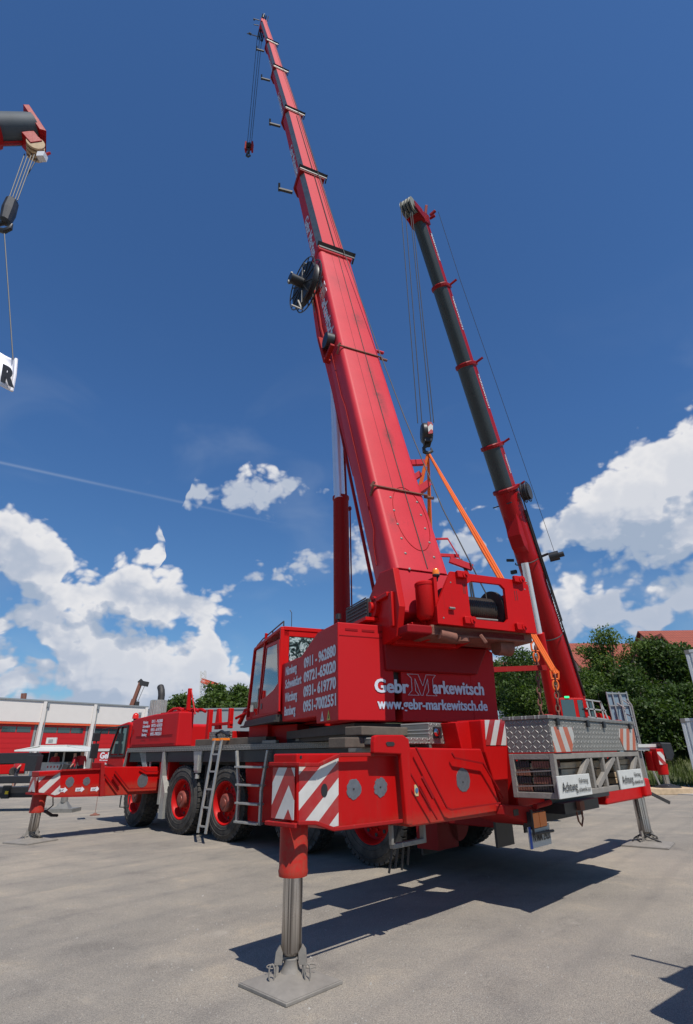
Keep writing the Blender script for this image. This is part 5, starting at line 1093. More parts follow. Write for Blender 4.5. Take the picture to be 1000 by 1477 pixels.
# boom head
c=roff(56.2); m=MB(); m.frustum([[B(55.8,c+r,n) for r,n in ((-.28,0),(.28,0),(.28,-.5),(-.28,-.5))],[B(57.2,c+r,n) for r,n in ((-.22,.05),(.22,.05),(.22,-.9),(-.22,-.9))]]); 
hd=sb(m,'boom_head','redboom',bevel=.02)
m=MB()
for kk in range(4): m.lathe(B(56.3,c-.25+kk*.14,-.95),X,[(0,0),(0,.42),(.03,.36),(.06,.42),(.06,0)],20)
for kk in range(3): m.lathe(B(57.1,c-.2+kk*.15,.1),X,[(0,0),(0,.25),(.03,.21),(.06,.25),(.06,0)],16)
m.bar(B(57.3,c-.3,-.2),B(57.4,c-.8,-.3),.05,.05); m.bar(B(56.9,c-.3,-.5),B(57.0,c-.7,-.6),.05,.05); m.cyl(B(57.0,c-.75,-.3),B(57.35,c-.75,-.3),.07,n=8); m.bar(B(55.2,c-.2,-1.0),B(56.5,c-1.1,-1.3),.05,.05); m.cyl(B(54.4,c-.9,-1.0),B(54.5,c-1.05,-1.0),.09,n=8)
m.bar(B(57.1,c+.3,0),B(57.5,c+.35,.3),.05,.05); m.bar(B(57.2,c-.1,.1),B(57.7,c,.3),.06,.06); sb(m,'head_sheave','dark',hd)
# hook block and its rope: hangs plumb from the head
hd0=SUP.w(B(56.3,c-.05,-1.30)); 
def plumb(p,v):
    lo,hi=0.,p[2]
    for _ in range(40):
        mid=(lo+hi)/2
        if proj((p[0],p[1],mid))[1]>v: lo=mid
        else: hi=mid
    return mid
# --- lift cylinder
a=Sx(475.5,722,0);b=Sx(502,722,0); 
cyc=(0,-1.30,3.0); cyt=(0,-1.27,6.70)
m=MB(); m.lathe((0,-1.30,0),Z,[(2.2,0),(2.2,.17),(6.60,.17),(6.62,.185),(6.68,.185),(6.70,.14),(6.70,0)],32); cl_=sb(m,'lift_cylinder','reddark')
m=MB(); m.cyl((-.05,-1.35,6.6),(-.05,-1.02,11.6),.125,n=28); sb(m,'cylinder_rod',plain('polished_chrome',(.78,.80,.84),.38,.55,.08,3),cl_)
m=MB(); m.cyl((.14,-1.30,6.0),(.14,-1.05,11.2),.03,n=10); m.cyl((.22,-1.30,2.5),(.22,-1.30,6.5),.016,n=8); m.box((.15,-1.34,6.40),(.24,-1.26,6.46)); sb(m,'cylinder_pipe','reddark',cl_)
# main hook (own world position under the head)
def wb(mb,name,mats,parent=None,**k): return mb.build(name,mats,parent,WLD,**k)
hp=hd0; zh=plumb(hp,212)
m=MB(); 
for dx,dy in ((-.15,0),(.0,.06),(.15,0)): m.tube([(hp[0]+dx*1.3,hp[1]+dy,hp[2]),(hp[0]+dx,hp[1]+dy,zh+.3)],.022,6)
wb(m,'hook_rope','rope',MC)
m=MB(); m.box((hp[0]-.30,hp[1]-.18,zh-.45),(hp[0]-.17,hp[1]+.18,zh+.45)); m.box((hp[0]+.17,hp[1]-.18,zh-.45),(hp[0]+.30,hp[1]+.18,zh+.45)); m.box((hp[0]-.17,hp[1]-.05,zh-.40),(hp[0]+.17,hp[1]+.05,zh-.25)); hk=wb(m,'hook_block','redworn',MC,bevel=.04)
m=MB()
for k_ in range(3): m.cyl((hp[0]-.13+k_*.10,hp[1],zh+.1),(hp[0]-.07+k_*.10,hp[1],zh+.1),.24,n=18)
m.bar((hp[0],hp[1],zh-.3),(hp[0],hp[1],zh-.75),.16,.16); m.tube([(hp[0],hp[1],zh-.7),(hp[0]-.12,hp[1],zh-.85),(hp[0]-.12,hp[1],zh-1.0),(hp[0],hp[1],zh-1.12),(hp[0]+.14,hp[1],zh-1.0),(hp[0]+.12,hp[1],zh-.88)],[.07,.07,.08,.08,.06,.02],8); wb(m,'hook','dark',hk)
# ================================================================== SECOND CRANE (right)
K2=Frame((9.9,24.6,0),R(-35))
foot=ony(831,1018,25.0); tip=ony(607,322,16.0); T2=V3(tip); F2=V3(foot); D2=(T2-F2); L2=D2.length; D2.normalize()
RC=thing('mobile_crane','red mobile crane on the right whose boom has dark grey upper sections',
         'mobile crane',Frame((9.9,24.6,0),0))
side2=D2.cross(Vector((0,0,1))).normalized(); up2=side2.cross(D2).normalized()
if up2.z<0: up2=-up2
side2=D2.cross(up2).normalized()           # points to the far/right hand side
if side2.x<0: side2=-side2
def at2(v):
    lo,hi=0.,1.
    for _ in range(40):
        mid=(lo+hi)/2
        if proj(F2+(T2-F2)*mid)[1]>v: lo=mid
        else: hi=mid
    return mid*L2
def Q2(t,s,n): return F2+D2*t+side2*s+up2*n
def sec2(t0,t1,w,h,mats,name,parent=RC,k0=1.0):
    prof=[]
    for a in range(180,361,20): prof.append((w/2*math.cos(R(a)),-h*.35+h*.65*.77*math.sin(R(a))))
    prof+=[(w/2,h*.30),(w/2-.08,h*.38),(-w/2+.08,h*.38),(-w/2,h*.30)]
    n=len(prof); m=MB(); m.v=[tuple(Q2(t0,s*k0,q*k0)) for s,q in prof]+[tuple(Q2(t1,s,q)) for s,q in prof]
    for i in range(n):
        m.f.append([i,(i+1)%n,n+(i+1)%n,n+i]); m.sm.append(i<9); m.mi.append(1 if (9<=i<=9 or i==n-1) else 0)
    m.f.append(list(range(n-1,-1,-1))); m.f.append(list(range(n,2*n))); m.mi+=[0,0]; m.sm+=[False,False]
    return wb(m,name,mats,parent)
tn=[0.0,at2(706),at2(644),at2(528),at2(416),at2(325)]
# width calibration: pixels per metre across the boom
def ppm(t):
    a=proj(Q2(t,-.5,0)); b=proj(Q2(t,.5,0)); return math.hypot(a[0]-b[0],a[1]-b[1])
wd=[.80*38/ppm(tn[1]),.80*33/ppm(tn[2]),.80*31/ppm(tn[3]),.80*28/ppm(tn[4]),.80*25/ppm(tn[5])]
b2=sec2(-.3,tn[1],wd[0]*.92,wd[0]*1.0,['reddark2','reddark2'],'boom_section')
m=MB(); m.frustum([[Q2(t,s*wd[0],n) for s,n in ((-.3,-h_),(.3,-h_),(.42,-.2),(-.42,-.2))] for t,h_ in ((at2(800),.55*wd[0]),(at2(782),1.05*wd[0]),(at2(765),1.1*wd[0]),(at2(740),.75*wd[0]),(tn[1],.6*wd[0]))]); wb(m,'boom_belly','reddark2',b2,bevel=.03)
ss=[]
for i in range(1,5): ss.append(sec2(tn[i]-.1,tn[i+1],wd[i]*.93,wd[i]*1.02,['greyboom','reddark2'],'boom_section'))
for i in range(1,5):
    t=tn[i]; w=wd[i-1]*.98; h=w*.95
    prof=[(w/2*1.06*math.cos(R(a)),-h*.35+h*.56*math.sin(R(a))) for a in range(180,361,20)]+[(w/2*1.06,h*.40),(-w/2*1.06,h*.40)]
    m=MB(); m.frustum([[Q2(tt,s*e,n*e) for s,n in prof] for tt,e in ((t-.10,1.0),(t-.06,1.06),(t+.05,1.06),(t+.09,1.0))]); m.bar(Q2(t,w*.5,h*.2),Q2(t+.1,w*.5+.35,h*.3),.06,.08); c_=wb(m,'boom_collar','reddark',ss[i-1])
# head
t=tn[5]; m=MB(); m.frustum([[Q2(tt,s,n) for s,n in ((-w_,-h1),(w_,-h1),(w_,h2),(-w_,h2))] for tt,w_,h1,h2 in ((t-.10,.33,.36,.24),(t+.35,.35,.60,.30))])
m.bar(Q2(t+.3,.4,.3),Q2(t+.4,.65,.4),.10,.12); m.bar(Q2(t+.1,.4,.1),Q2(t+.1,.65,.1),.10,.10); m.bar(Q2(t+.5,.2,.4),Q2(t+.9,.3,.6),.08,.12)
for s in (-.35,.35): m.prism([Q2(t-.05,s*.85,-.3),Q2(t+.45,s*.85,-.3),Q2(t+.62,s*.85,-1.0),Q2(t+.3,s*.85,-1.1)],side2*.04)
h2=wb(m,'boom_head','reddark',RC,bevel=.02)
m=MB()
for kk in range(4): m.lathe(Q2(t+.50,-.24+kk*.14,-.95),side2,[(0,0),(0,.34),(.03,.30),(.06,.34),(.06,0)],20)
wb(m,'head_sheave',plain('pale_nylon_sheave',(.20,.20,.17),.6),h2)
# cable reel, pipes, number lettering, lift cylinder
m=MB(); reel(m,Q2(at2(717),wd[0]*.5+.28,.1),side2,.42,.18); m.cyl(Q2(at2(717),wd[0]*.5+.1,.1),Q2(at2(717),wd[0]*.5+.45,.1),.34,n=24); wb(m,'cable_reel','black',b2)
m=MB(); m.bar(Q2(at2(808),wd[0]*.5,.2),Q2(at2(806),wd[0]*.5+.35,.2),.08,.08); m.cyl(Q2(at2(811),wd[0]*.5+.35,.15),Q2(at2(811),wd[0]*.5+.75,.25),.20,n=20); m.cyl(Q2(at2(811),wd[0]*.5+.75,.25),Q2(at2(811),wd[0]*.5+.95,.3),.11,n=16); wb(m,'length_reel','black',b2)
m=MB(); m.tube([Q2(at2(v),wd[0]*.52,.05) for v in (740,790,840,900,960,1005)],.05,6); m.tube([Q2(at2(v),wd[0]*.55,.2) for v in (725,790,860,900)],.025,6); wb(m,'hose','dark',b2)
m=MB()
for v in (806,912): 
    t_=at2(v); m.tube([Q2(t_,wd[0]*.53*math.cos(R(a)),-wd[0]*.40+wd[0]*.62*math.sin(R(a))) for a in range(180,361,15)],.025,6)
m.bar(Q2(at2(815),-.5*wd[0],-.7),Q2(at2(815),-.5*wd[0]-.25,-.7),.14,.14); m.bar(Q2(at2(800),-.5*wd[0],-.6),Q2(at2(798),-.5*wd[0]-.3,-.6),.10,.10); m.bar(Q2(at2(725),-.5*wd[0]-.25,-.3),Q2(at2(722),.3,-.9),.04,.04); wb(m,'boom_clamp','dark',b2)
bm_=D2*-1
text('lettering','GEBR. MARKEWITSCH','white',b2,WLD,Q2(at2(838),wd[0]*.51+.005,-.12),-D2,up2,(at2(838)-at2(912)),.30,.02)
for i in (0,1,2,3):
    text('lettering','MARKEWITSCH','white',ss[i],WLD,Q2(tn[i+2]-.5,wd[i+1]*.465+.006,.0),-D2,up2,(tn[i+2]-tn[i+1])*.42,.16,.02)
m=MB(); c=Q2(at2(826),wd[0]*.2,-wd[0]*.62); 
_y=float(Q2(at2(812),0,0).y); cylT=V3(ony(757,812,_y-.75)); cylB=V3(ony(801,1036,23.6)); mid=cylT+(cylB-cylT)*.46
m.cyl(cylT,mid,.15,n=22); wb(m,'cylinder_rod',plain('bright_chrome',(.80,.81,.84),.38,.55,.08,3),RC)
m=MB(); m.cyl(mid,cylB,.23,n=26); wb(m,'lift_cylinder','red',RC)
# ropes of the head down to the hook
hkp=(tip[0],tip[1]); base=Q2(tn[5]+.5,0,-1.15); hx,hy=base.x,base.y
def zat(x,y,v):
    lo,hi=0.,40.
    for _ in range(50):
        mid_=(lo+hi)/2
        if proj((x,y,mid_))[1]>v: lo=mid_
        else: hi=mid_
    return mid_
zb_=zat(hx,hy,625); m=MB(); 
for dx,bx in ((-.20,-.26),(-.06,-.12),(.10,.18),(.16,.27)): m.tube([(hx+dx*1.2,hy,base.z+.3),(hx+bx,hy,zb_+.4)],.016,6)
m.tube([Q2(tn[5]+.3,.75,.4),Q2(tn[4],wd[3]*.5+.45,.3),Q2(tn[3],wd[2]*.5+.5,.3),Q2(tn[2],wd[1]*.5+.55,.3),Q2(at2(811),wd[0]*.5+.6,.3)],.010,5); wb(m,'hoist_rope','rope',RC)
m=MB(); m.lathe((hx-.18,hy,zb_),X,[(0,0),(0,.28),(.05,.34),(.30,.34),(.36,.28),(.36,0)],20); m.box((hx-.12,hy-.2,zb_-.42),(hx+.12,hy+.2,zb_-.2)); hb2=wb(m,'hook_block','black',RC,bevel=.02)
m=MB(); fr2=Frame((hx,hy,zb_),R(0)); k5=plain('hook_panel_red',(.45,.02,.02)); 
M_['hz_h']=stripes('hook_block_stripes',0,2,.75,.66,.26,.2,kink=hx+.10)
m.prism([(hx+.0,hy-.355,zb_-.24),(hx+.14,hy-.355,zb_-.22),(hx+.17,hy-.355,zb_+.1),(hx+.13,hy-.355,zb_+.20),(hx+.0,hy-.355,zb_+.22)],(0,.02,0)); wb(m,'hazard_panel','hz_h',hb2)
m=MB(); m.bar((hx,hy,zb_-.3),(hx,hy,zb_-.5),.12,.12); m.tube([(hx,hy,zb_-.45),(hx-.13,hy,zb_-.55),(hx-.12,hy,zb_-.70),(hx,hy,zb_-.76),(hx+.13,hy,zb_-.68),(hx+.10,hy,zb_-.55)],[.06,.06,.07,.07,.05,.02],8); wb(m,'hook','dark',hb2)
# cab and carrier of the second crane
def wbx(mb,u0,v0,u1,v1,y,d):
    a=ony(u0,v0,y); b=ony(u1,v1,y); mb.box((min(a[0],b[0]),y,min(a[2],b[2])),(max(a[0],b[0]),y+d,max(a[2],b[2]))); return a,b
m=MB(); YC=23.0
a=ony(806,1007,YC);b=ony(834,1040,YC); c=ony(860,1040,YC)
m.prism([(a[0],YC,b[2]-.4),(a[0],YC,a[2]-.05),(a[0]+.06,YC,a[2]+.02),(c[0]-.35,YC,a[2]-.0),(c[0]+.1,YC,a[2]-.55),(c[0]+.6,YC,b[2]+.15),(c[0]+.6,YC,b[2]-.4)],(0,1.3,0)); kb=wb(m,'operator_cab','red',RC,bevel=.03)
m=MB(); m.box((a[0]+.06,YC-.015,b[2]-.2),(b[0]-.04,YC-.0,a[2]-.06)); m.box((b[0]+.10,YC-.015,b[2]-.0),(b[0]+.32,YC,a[2]-.08)); m.box((b[0]+.46,YC-.015,b[2]+.05),(b[0]+.72,YC,a[2]-.12)); wb(m,'cab_window','glass',kb,bevel=.01)
m=MB(); m.box((a[0]+.25,YC-.03,a[2]+.0),(a[0]+.42,YC+.03,a[2]+.07)); wb(m,'status_lamp','green_lamp',kb)
m=MB(); 
for p,q in (((844,1009),(866,1012)),((866,1012),(877,1037)),((846,1012),(852,1034)),((854,1011),(860,1036)),((866,1012),(871,1036)),((848,1034),(878,1038)),((845,1022),(874,1025))): m.bar(ony(*p,YC-.2),ony(*q,YC-.2),.05,.05)
wb(m,'railing','alu',kb)
m=MB(); wbx(m,786,1030,800,1042,YC+.3,1.5); wbx(m,780,1040,905,1075,YC+.5,2.2); m.box((6.0,23.4,.7),(10.6,25.8,1.45)); wb(m,'carrier_body','redworn',RC,bevel=.03)
m=MB()
for x in (6.4,8.2,10.6): m.lathe((x,23.0,.65),Y,[(0,.36),(.0,.60),(.06,.65),(.34,.65),(.4,.60),(.4,.36)],32); m.lathe((x,23.0,.65),Y,[(.1,0),(.1,.36)],20)
w2_=wb(m,'wheel','tyre',RC); w2_['kind']='stuff'
# its outrigger by the grassy bank
YO=21.6
m=MB(); wbx(m,917,1081,936,1134,YO+.6,.9); wb(m,'outrigger_box','steel',RC,bevel=.02)
m=MB(); wbx(m,920,1073.5,950,1077.5,YO+.4,.8); wbx(m,920,1077.5,950,1082,YO+.45,.7); wb(m,'outrigger_cover','signwhite',RC)
m=MB(); a=ony(948,1071,YO+.3); b=ony(970,1097,YO+.3); m.prism([(a[0],YO+.1,a[2]),(b[0],YO+.1,a[2]-.02),(b[0]+.03,YO+.1,b[2]+.2),(b[0]-.1,YO+.1,b[2]),(a[0]+.1,YO+.1,b[2]+.05)],(0,.7,0)); wb(m,'beam_end','black',RC,bevel=.03)
m=MB(); wbx(m,938,1084,952,1112,YO+.3,.5); a=ony(946,1080,YO);b=ony(962,1104,YO); m.box((a[0],YO,b[2]),(b[0],YO+.45,a[2])); m.lathe(((a[0]+b[0])/2+.05,YO+.2,0),Z,[(ony(950,1118,YO)[2],.0),(ony(950,1118,YO)[2],.17),(b[2]+.05,.2)],20); jh=wb(m,'jack_head','red',RC,bevel=.02)
M_['hz_k']=stripes('jack_stripes',0,2,.8,.6,.26,.4); m=MB(); m.box((a[0]+.02,YO-.006,b[2]+.03),(b[0]-.02,YO-.001,a[2]-.1)); wb(m,'hazard_panel','hz_k',jh)
m=MB(); m.lathe(((a[0]+b[0])/2+.10,YO+.2,0),Z,[(.28,0),(.28,.10),(ony(950,1118,YO)[2]+.02,.10)],20); wb(m,'jack_rod','chrome',jh)
m=MB(); m.add([(0,0,0)],[]) if 0 else None; m.lathe(((a[0]+b[0])/2+.10,YO+.2,.20),Z,[(0,.0),(0,.45),(.03,.42),(.12,.12),(.12,0)],20); wb(m,'ground_pad','black',jh)
tb=thing('timber_mat','thick wooden mat under the jack of the right crane',"timber mat",loc=(a[0],YO,0)); m=MB(); 
for kk in range(4): m.box((a[0]-.75,YO-.35+kk*.30,0),(a[0]+.95,YO-.07+kk*.30,.20)); 
m.build('plank','wood',tb,WLD,bevel=.015)
# ================================================================== orange slings, chains and the lifted spreader
sl=thing('lifting_sling','bundle of long orange lifting slings hanging from the black hook of the right crane','sling',loc=(hx,hy,zb_-.75))
top=Vector((hx,hy,zb_-.72))
def strap(P,Q,w,k_):
    P=V3(P);Q=V3(Q); m=MB(); d=(Q-P).normalized(); s=d.cross(Vector((0,1,0))).normalized()
    for o in (-.5,.5): m.tube([P+s*(o*w*.2),P+(Q-P)*.5+s*o*w,Q+s*(o*w*.55)],[w*.28,w*.50,w*.40],8)
    wb(m,'sling_leg','orange',sl)
YS=hy
strap(top,ony(802,972,YS-1.2),.10,0); strap(top+Vector((.0,.05,0)),ony(797,967,YS-1.6),.07,0)
def down(Q,z):
    Q=V3(Q); return top+(Q-top)*((top.z-z)/(top.z-Q.z))
e1,e2_=down(ony(584,795,YS+.5),2.3),down(ony(621,790,YS+.9),2.3)
strap(top,e1,.12,1); strap(top,e2_,.10,2)
ld_=thing('ballast_slab','dark steel slab hanging from the sling legs and chains, hidden behind the big crane','ballast',loc=(e1.x+1.5,YS,1.2))
c1=V3(ony(806,1036,YS-1.2)); m=MB(); m.box((e1.x-.3,YS-1.6,1.25),(c1.x+.15,max(e1.y,e2_.y)+.3,1.95)); sl_=wb(m,'slab_body','dark',ld_,bevel=.03)
m=MB()
for e_ in (e1,e2_,c1,V3(ony(781,1036,YS-1.2))): m.cyl((e_.x,e_.y,1.9),(e_.x,e_.y,max(e_.z,2.0)),.05,n=10)
wb(m,'lifting_eye','rust',sl_)
def chain(P,Q,r,name,lab):
    P=V3(P);Q=V3(Q); L_=(Q-P).length; d=(Q-P).normalized(); n=int(L_/(r*4.0)); t_=thing(name,lab,'chain',loc=tuple(P),group='chains hanging from the slings'); m=MB()
    a=d.cross(Vector((0,1,0))).normalized(); b=d.cross(a)
    for i in range(n):
        c=P+d*(L_*(i+.5)/n); s=a if i%2 else b
        pts=[c+d*(math.cos(t)*r*2.6)+s*(math.sin(t)*r*1.4) for t in [2*math.pi*k/10 for k in range(11)]]; m.tube(pts,r*.55,6)
    wb(m,'chain_links','rust',t_); m=MB(); m.tube([P+s_ for s_ in (a*.09+d*.1,a*.1-d*.05,d*-.16,a*-.1-d*.05,a*-.09+d*.1)],.025,8); m.tube([P+d*.12-a*.1,P+d*.12+a*.1],.022,8)
    m.tube([P+d*.15+a*(.07*math.sin(t))+d*(.12-.12*math.cos(t)) for t in [2*math.pi*k/12 for k in range(13)]],.022,8); wb(m,'shackle','orange',t_)
chain(ony(772,932,YS-1.2),ony(781,1036,YS-1.2),.034,'lifting_chain','rusty chain hanging left of the sling under the winch frame')
chain(ony(800,972,YS-1.2),ony(806,1036,YS-1.2),.034,'lifting_chain','rusty chain hanging from the lower end of the orange sling')
m=MB(); a=ony(712,966,YS-1.3); b=ony(788,963,YS-1.3); m.bar(a,b,.09,.12); sp_=wb(m,'spreader_bar',M_['redworn']); tag(sp_,'thin red horizontal spreader bar between the crane body and the chains','spreader bar')
# ================================================================== THIRD CRANE (boom tip top left)
tt=V3(ony(52,186,8.2)); A1=ony(-120,186,7.9); 
ft=V3((-21.5,1.0,3.2))
# aim so that the boom stays on its sight plane
n_=Vector(tuple(np.cross(ray(0,186),ray(60,186)))).normalized(); ft-= n_*((ft-Vector((0,0,CH))).dot(n_))
LC=thing('mobile_crane','crane mostly out of frame, its grey and red boom head reaching in at upper left','mobile crane',loc=(ft.x-1,ft.y,0))
D3=(tt-ft).normalized(); L3=(tt-ft).length; s3=D3.cross(Vector((0,0,1))).normalized(); u3_=s3.cross(D3).normalized()
def Q3(t,s,n): return ft+D3*t+s3*s+u3_*n
def ring3(t,w,h): return [Q3(t,w*math.cos(R(a)),h*math.sin(R(a))) for a in range(0,360,24)]
def tube3(t0,t1,w,h,mt,nm,par=LC):
    m=MB(); r0,r1=ring3(t0,w,h),ring3(t1,w,h); n=len(r0); m.add(r0+r1,[(i,(i+1)%n,n+(i+1)%n,n+i) for i in range(n)],True); m.add(r0,[tuple(range(n-1,-1,-1))]); m.add(r1,[tuple(range(n))]); return wb(m,nm,mt,par)
wr=.30
M_['silver']=plain('grey_boom_paint',(.075,.09,.105),.6,.0,.3,3,spec=.2)
tube3(-1,L3*.45,.52,.60,'reddark2','boom_section'); tube3(L3*.45,L3*.72,.46,.52,'silver','boom_section'); t5=tube3(L3*.72,L3-1.05,.40,.42,'silver','boom_section'); t6=tube3(L3-1.1,L3-.05,.34,.36,'silver','boom_section')
for t_,w_ in ((L3*.45,.60),(L3*.72,.50),(L3-1.75,.44),(L3-1.0,.42)): 
    m=MB(); r0,r1=ring3(t_-.05,w_,w_),ring3(t_+.05,w_,w_); m.frustum([r0,r1]); wb(m,'boom_collar','reddark2',LC)
m=MB(); m.frustum([[Q3(t_,s,n) for s,n in ((-.3,-h_),(.3,-h_),(.3,.40),(-.3,.40))] for t_,h_ in ((L3-.10,.36),(L3+.04,.42))]); m.bar(Q3(L3-.35,0,-.30),Q3(L3-.30,0,-.62),.40,.30); m.cyl(Q3(L3-1.6,0,.50),Q3(L3-.1,0,.52),.02,n=6); m.cyl(Q3(L3-.55,0,.35),Q3(L3-.55,0,.52),.03,n=6); m.bar(Q3(L3-.1,0,.30),Q3(L3+.22,0,.28),.05,.05)
h3=wb(m,'boom_head','reddark2',LC,bevel=.02)
m=MB(); 
for kk in range(4): m.cyl(Q3(L3-.32,-.2+kk*.11,-.62),Q3(L3-.32,-.15+kk*.11,-.62),.20,n=18)
wb(m,'head_sheave','wood',h3)
m=MB(); wl=V3(ony(60,226,tt.y)); m.box(wl-Vector((.07,.08,.08)),wl+Vector((.10,.08,.08))); wb(m,'camera_box','white',h3); 
m=MB(); m.bar(Q3(L3-.05,0,-.75),wl,.05,.05); wb(m,'box_arm','redworn',h3)
hb3=V3(ony(13,305,tt.y-.3)); sv=V3(ony(43,222,tt.y)); m=MB()
for o in (-.10,-.03,.04,.10): m.tube([sv+Vector((o*1.2,0,0)),hb3+Vector((o,0,.35))],.012,5)
m.tube([V3(ony(54,228,tt.y)),V3(ony(38,255,tt.y))],.012,5); wb(m,'hoist_rope','rope',LC)
m=MB(); dd=(sv-hb3).normalized(); m.frustum([[hb3+dd*z+Vector((math.cos(R(a))*w_*.8,math.sin(R(a))*w_,0)) for a in range(0,360,30)] for z,w_ in ((-.46,.06),(-.38,.13),(.0,.17),(.36,.15),(.46,.08))]); b_=wb(m,'hook_block','black',LC,bevel=.01)
m=MB(); e=hb3-dd*.42; m.tube([e,e+Vector((-.14,0,-.06)),e+Vector((-.12,0,-.20)),e+Vector((.05,0,-.26)),e+Vector((.16,0,-.18)),e+Vector((.17,0,-.05))],[.05,.05,.06,.06,.05,.02],8); wb(m,'hook','black',b_)
m=MB()
for a0_ in (250,262): m.add([Q3(t_,w_*math.cos(R(a)),w_*1.03*math.sin(R(a))) for t_,w_ in ((L3-2.4,.41),(L3-.1,.352)) for a in (a0_,a0_+5,a0_+10)],[(0,1,4,3),(1,2,5,4)])
wb(m,'red_band','reddark2',t6)
m=MB(); m.box((ft.x-3,ft.y-1.2,.5),(ft.x+3,ft.y+1.2,1.6)); m.cyl((ft.x-.5,ft.y,1.6),(ft.x-.5,ft.y,2.0),1.0,n=24); m.box((ft.x-2.5,ft.y-1.1,2.0),(ft.x+.5,ft.y+1.1,ft.z-.2)); wb(m,'carrier_body','red',LC,bevel=.05)
# flag on its line
e2=V3(ony(19,518,tt.y-.3)); m=MB(); m.tube([e+Vector((.05,0,-.26)),V3(ony(13,430,tt.y-.3)),e2],.012,5); ll=wb(m,'flag_line','rope'); tag(ll,'dark rope hanging from the upper left hook down to the white flag','rope')
def flag():
    m=MB(); nx,ny=22,14; YF=tt.y-.3; A=V3(ony(23,519,YF)); Bq=V3(ony(17,564,YF)); U=(V3(ony(1,508,YF))-A); U=U/ (22/23) ; W2=Bq-A; k_=3.0
    vs=[]
    for j in range(ny+1):
        for i in range(nx+1):
            a=i/nx;b=j/ny; p=A+U*(a*k_)+W2*b*(1+.12*a)+Vector((0,1,0))*(.07*math.sin(a*9+b*2.)*a**.4+.03*math.sin(b*7+a*3)); vs.append(p)
    fs=[(j*(nx+1)+i,j*(nx+1)+i+1,(j+1)*(nx+1)+i+1,(j+1)*(nx+1)+i) for j in range(ny) for i in range(nx)]
    m.add(vs,fs,True); o=wb(m,'flag','vinylwhite'); md=o.modifiers.new('t','SOLIDIFY'); md.thickness=.004; tag(o,'white flag with a black letter R hanging on the rope at upper left','flag')
    p=V3(ony(2,549,YF-.13)); text('lettering','R','blk',o,WLD,p,-U,-W2,.30,.36,.05)
    m=MB(); m.tube([A+Vector((0,0,.02)),A+(Bq-A)*.5+Vector((.03,-.02,0)),Bq],.03,6); wb(m,'flag_hem','vinylwhite',o)
flag()
# ================================================================== LEFT: black outriggers of a neighbouring crane
bk=thing('mobile_crane','neighbouring crane beyond the left edge, only its black outrigger beams and jacks in view','mobile crane',loc=(-22,24,0))
def mbx(par,nm,mt,u0,v0,u1,v1,y,d,bev=.02):
    m=MB(); wbx(m,u0,v0,u1,v1,y,d); return wb(m,nm,mt,par,bevel=bev)
o1=mbx(bk,'outrigger_beam','black',-120,1088,47,1101,26,.6); mbx(o1,'jack_housing','black',39,1089,50,1112,25.9,.5); p=onz(42,1151); m=MB(); m.bar((p[0]+.2,26.1,.1),(p[0]+.5,26.1,1.2),.22,.22); m.bar((p[0],26.0,.1),(p[0]+.3,26.0,1.2),.06,.06); m.lathe((p[0]+.2,26.1,0),Z,[(0,.45),(.04,.45),(.12,.12),(.12,0)],20); wb(m,'jack_rod','dark',o1)
o2=mbx(bk,'outrigger_beam','black',-120,1137,60,1150,18.8,.5); m=MB(); a=ony(5,1133,18.7);b=ony(11,1152,18.7); m.box((a[0],18.7,b[2]),(b[0],18.8,a[2])); wb(m,'beam_clamp','black',o2); m=MB(); a=ony(9.5,1143.5,18.68); m.box((a[0]-.04,18.66,a[2]-.04),(a[0]+.05,18.7,a[2]+.05)); wb(m,'reflector',plain('yellow_reflector',(.7,.5,.02)),o2)
p=onz(90,1171); m=MB(); m.box((p[0]-.42,p[1]-.3,0),(p[0]+.42,p[1]+.3,.10)); m.frustum([[(p[0]+sx*a,p[1]+sy*a*.6,z) for sx,sy in ((-1,-1),(1,-1),(1,1),(-1,1))] for z,a in ((.10,.22),(.28,.09))]); m.cyl((p[0],p[1],.25),(p[0],p[1],.95),.10,n=14); wb(m,'jack_rod','steel',bk); 
m=MB(); m.box((-40,18.9,.95),(p[0]+.3,19.3,1.25)) if 0 else m.box((p[0]-2.2,p[1]+.0,.78),(p[0]+.15,p[1]+.3,.98)); wb(m,'outrigger_beam','black',bk,bevel=.02)
m=MB(); m.box((-34,20,.6),(-24.5,23.5,1.6)); wb(m,'carrier_body','black',bk,bevel=.05)
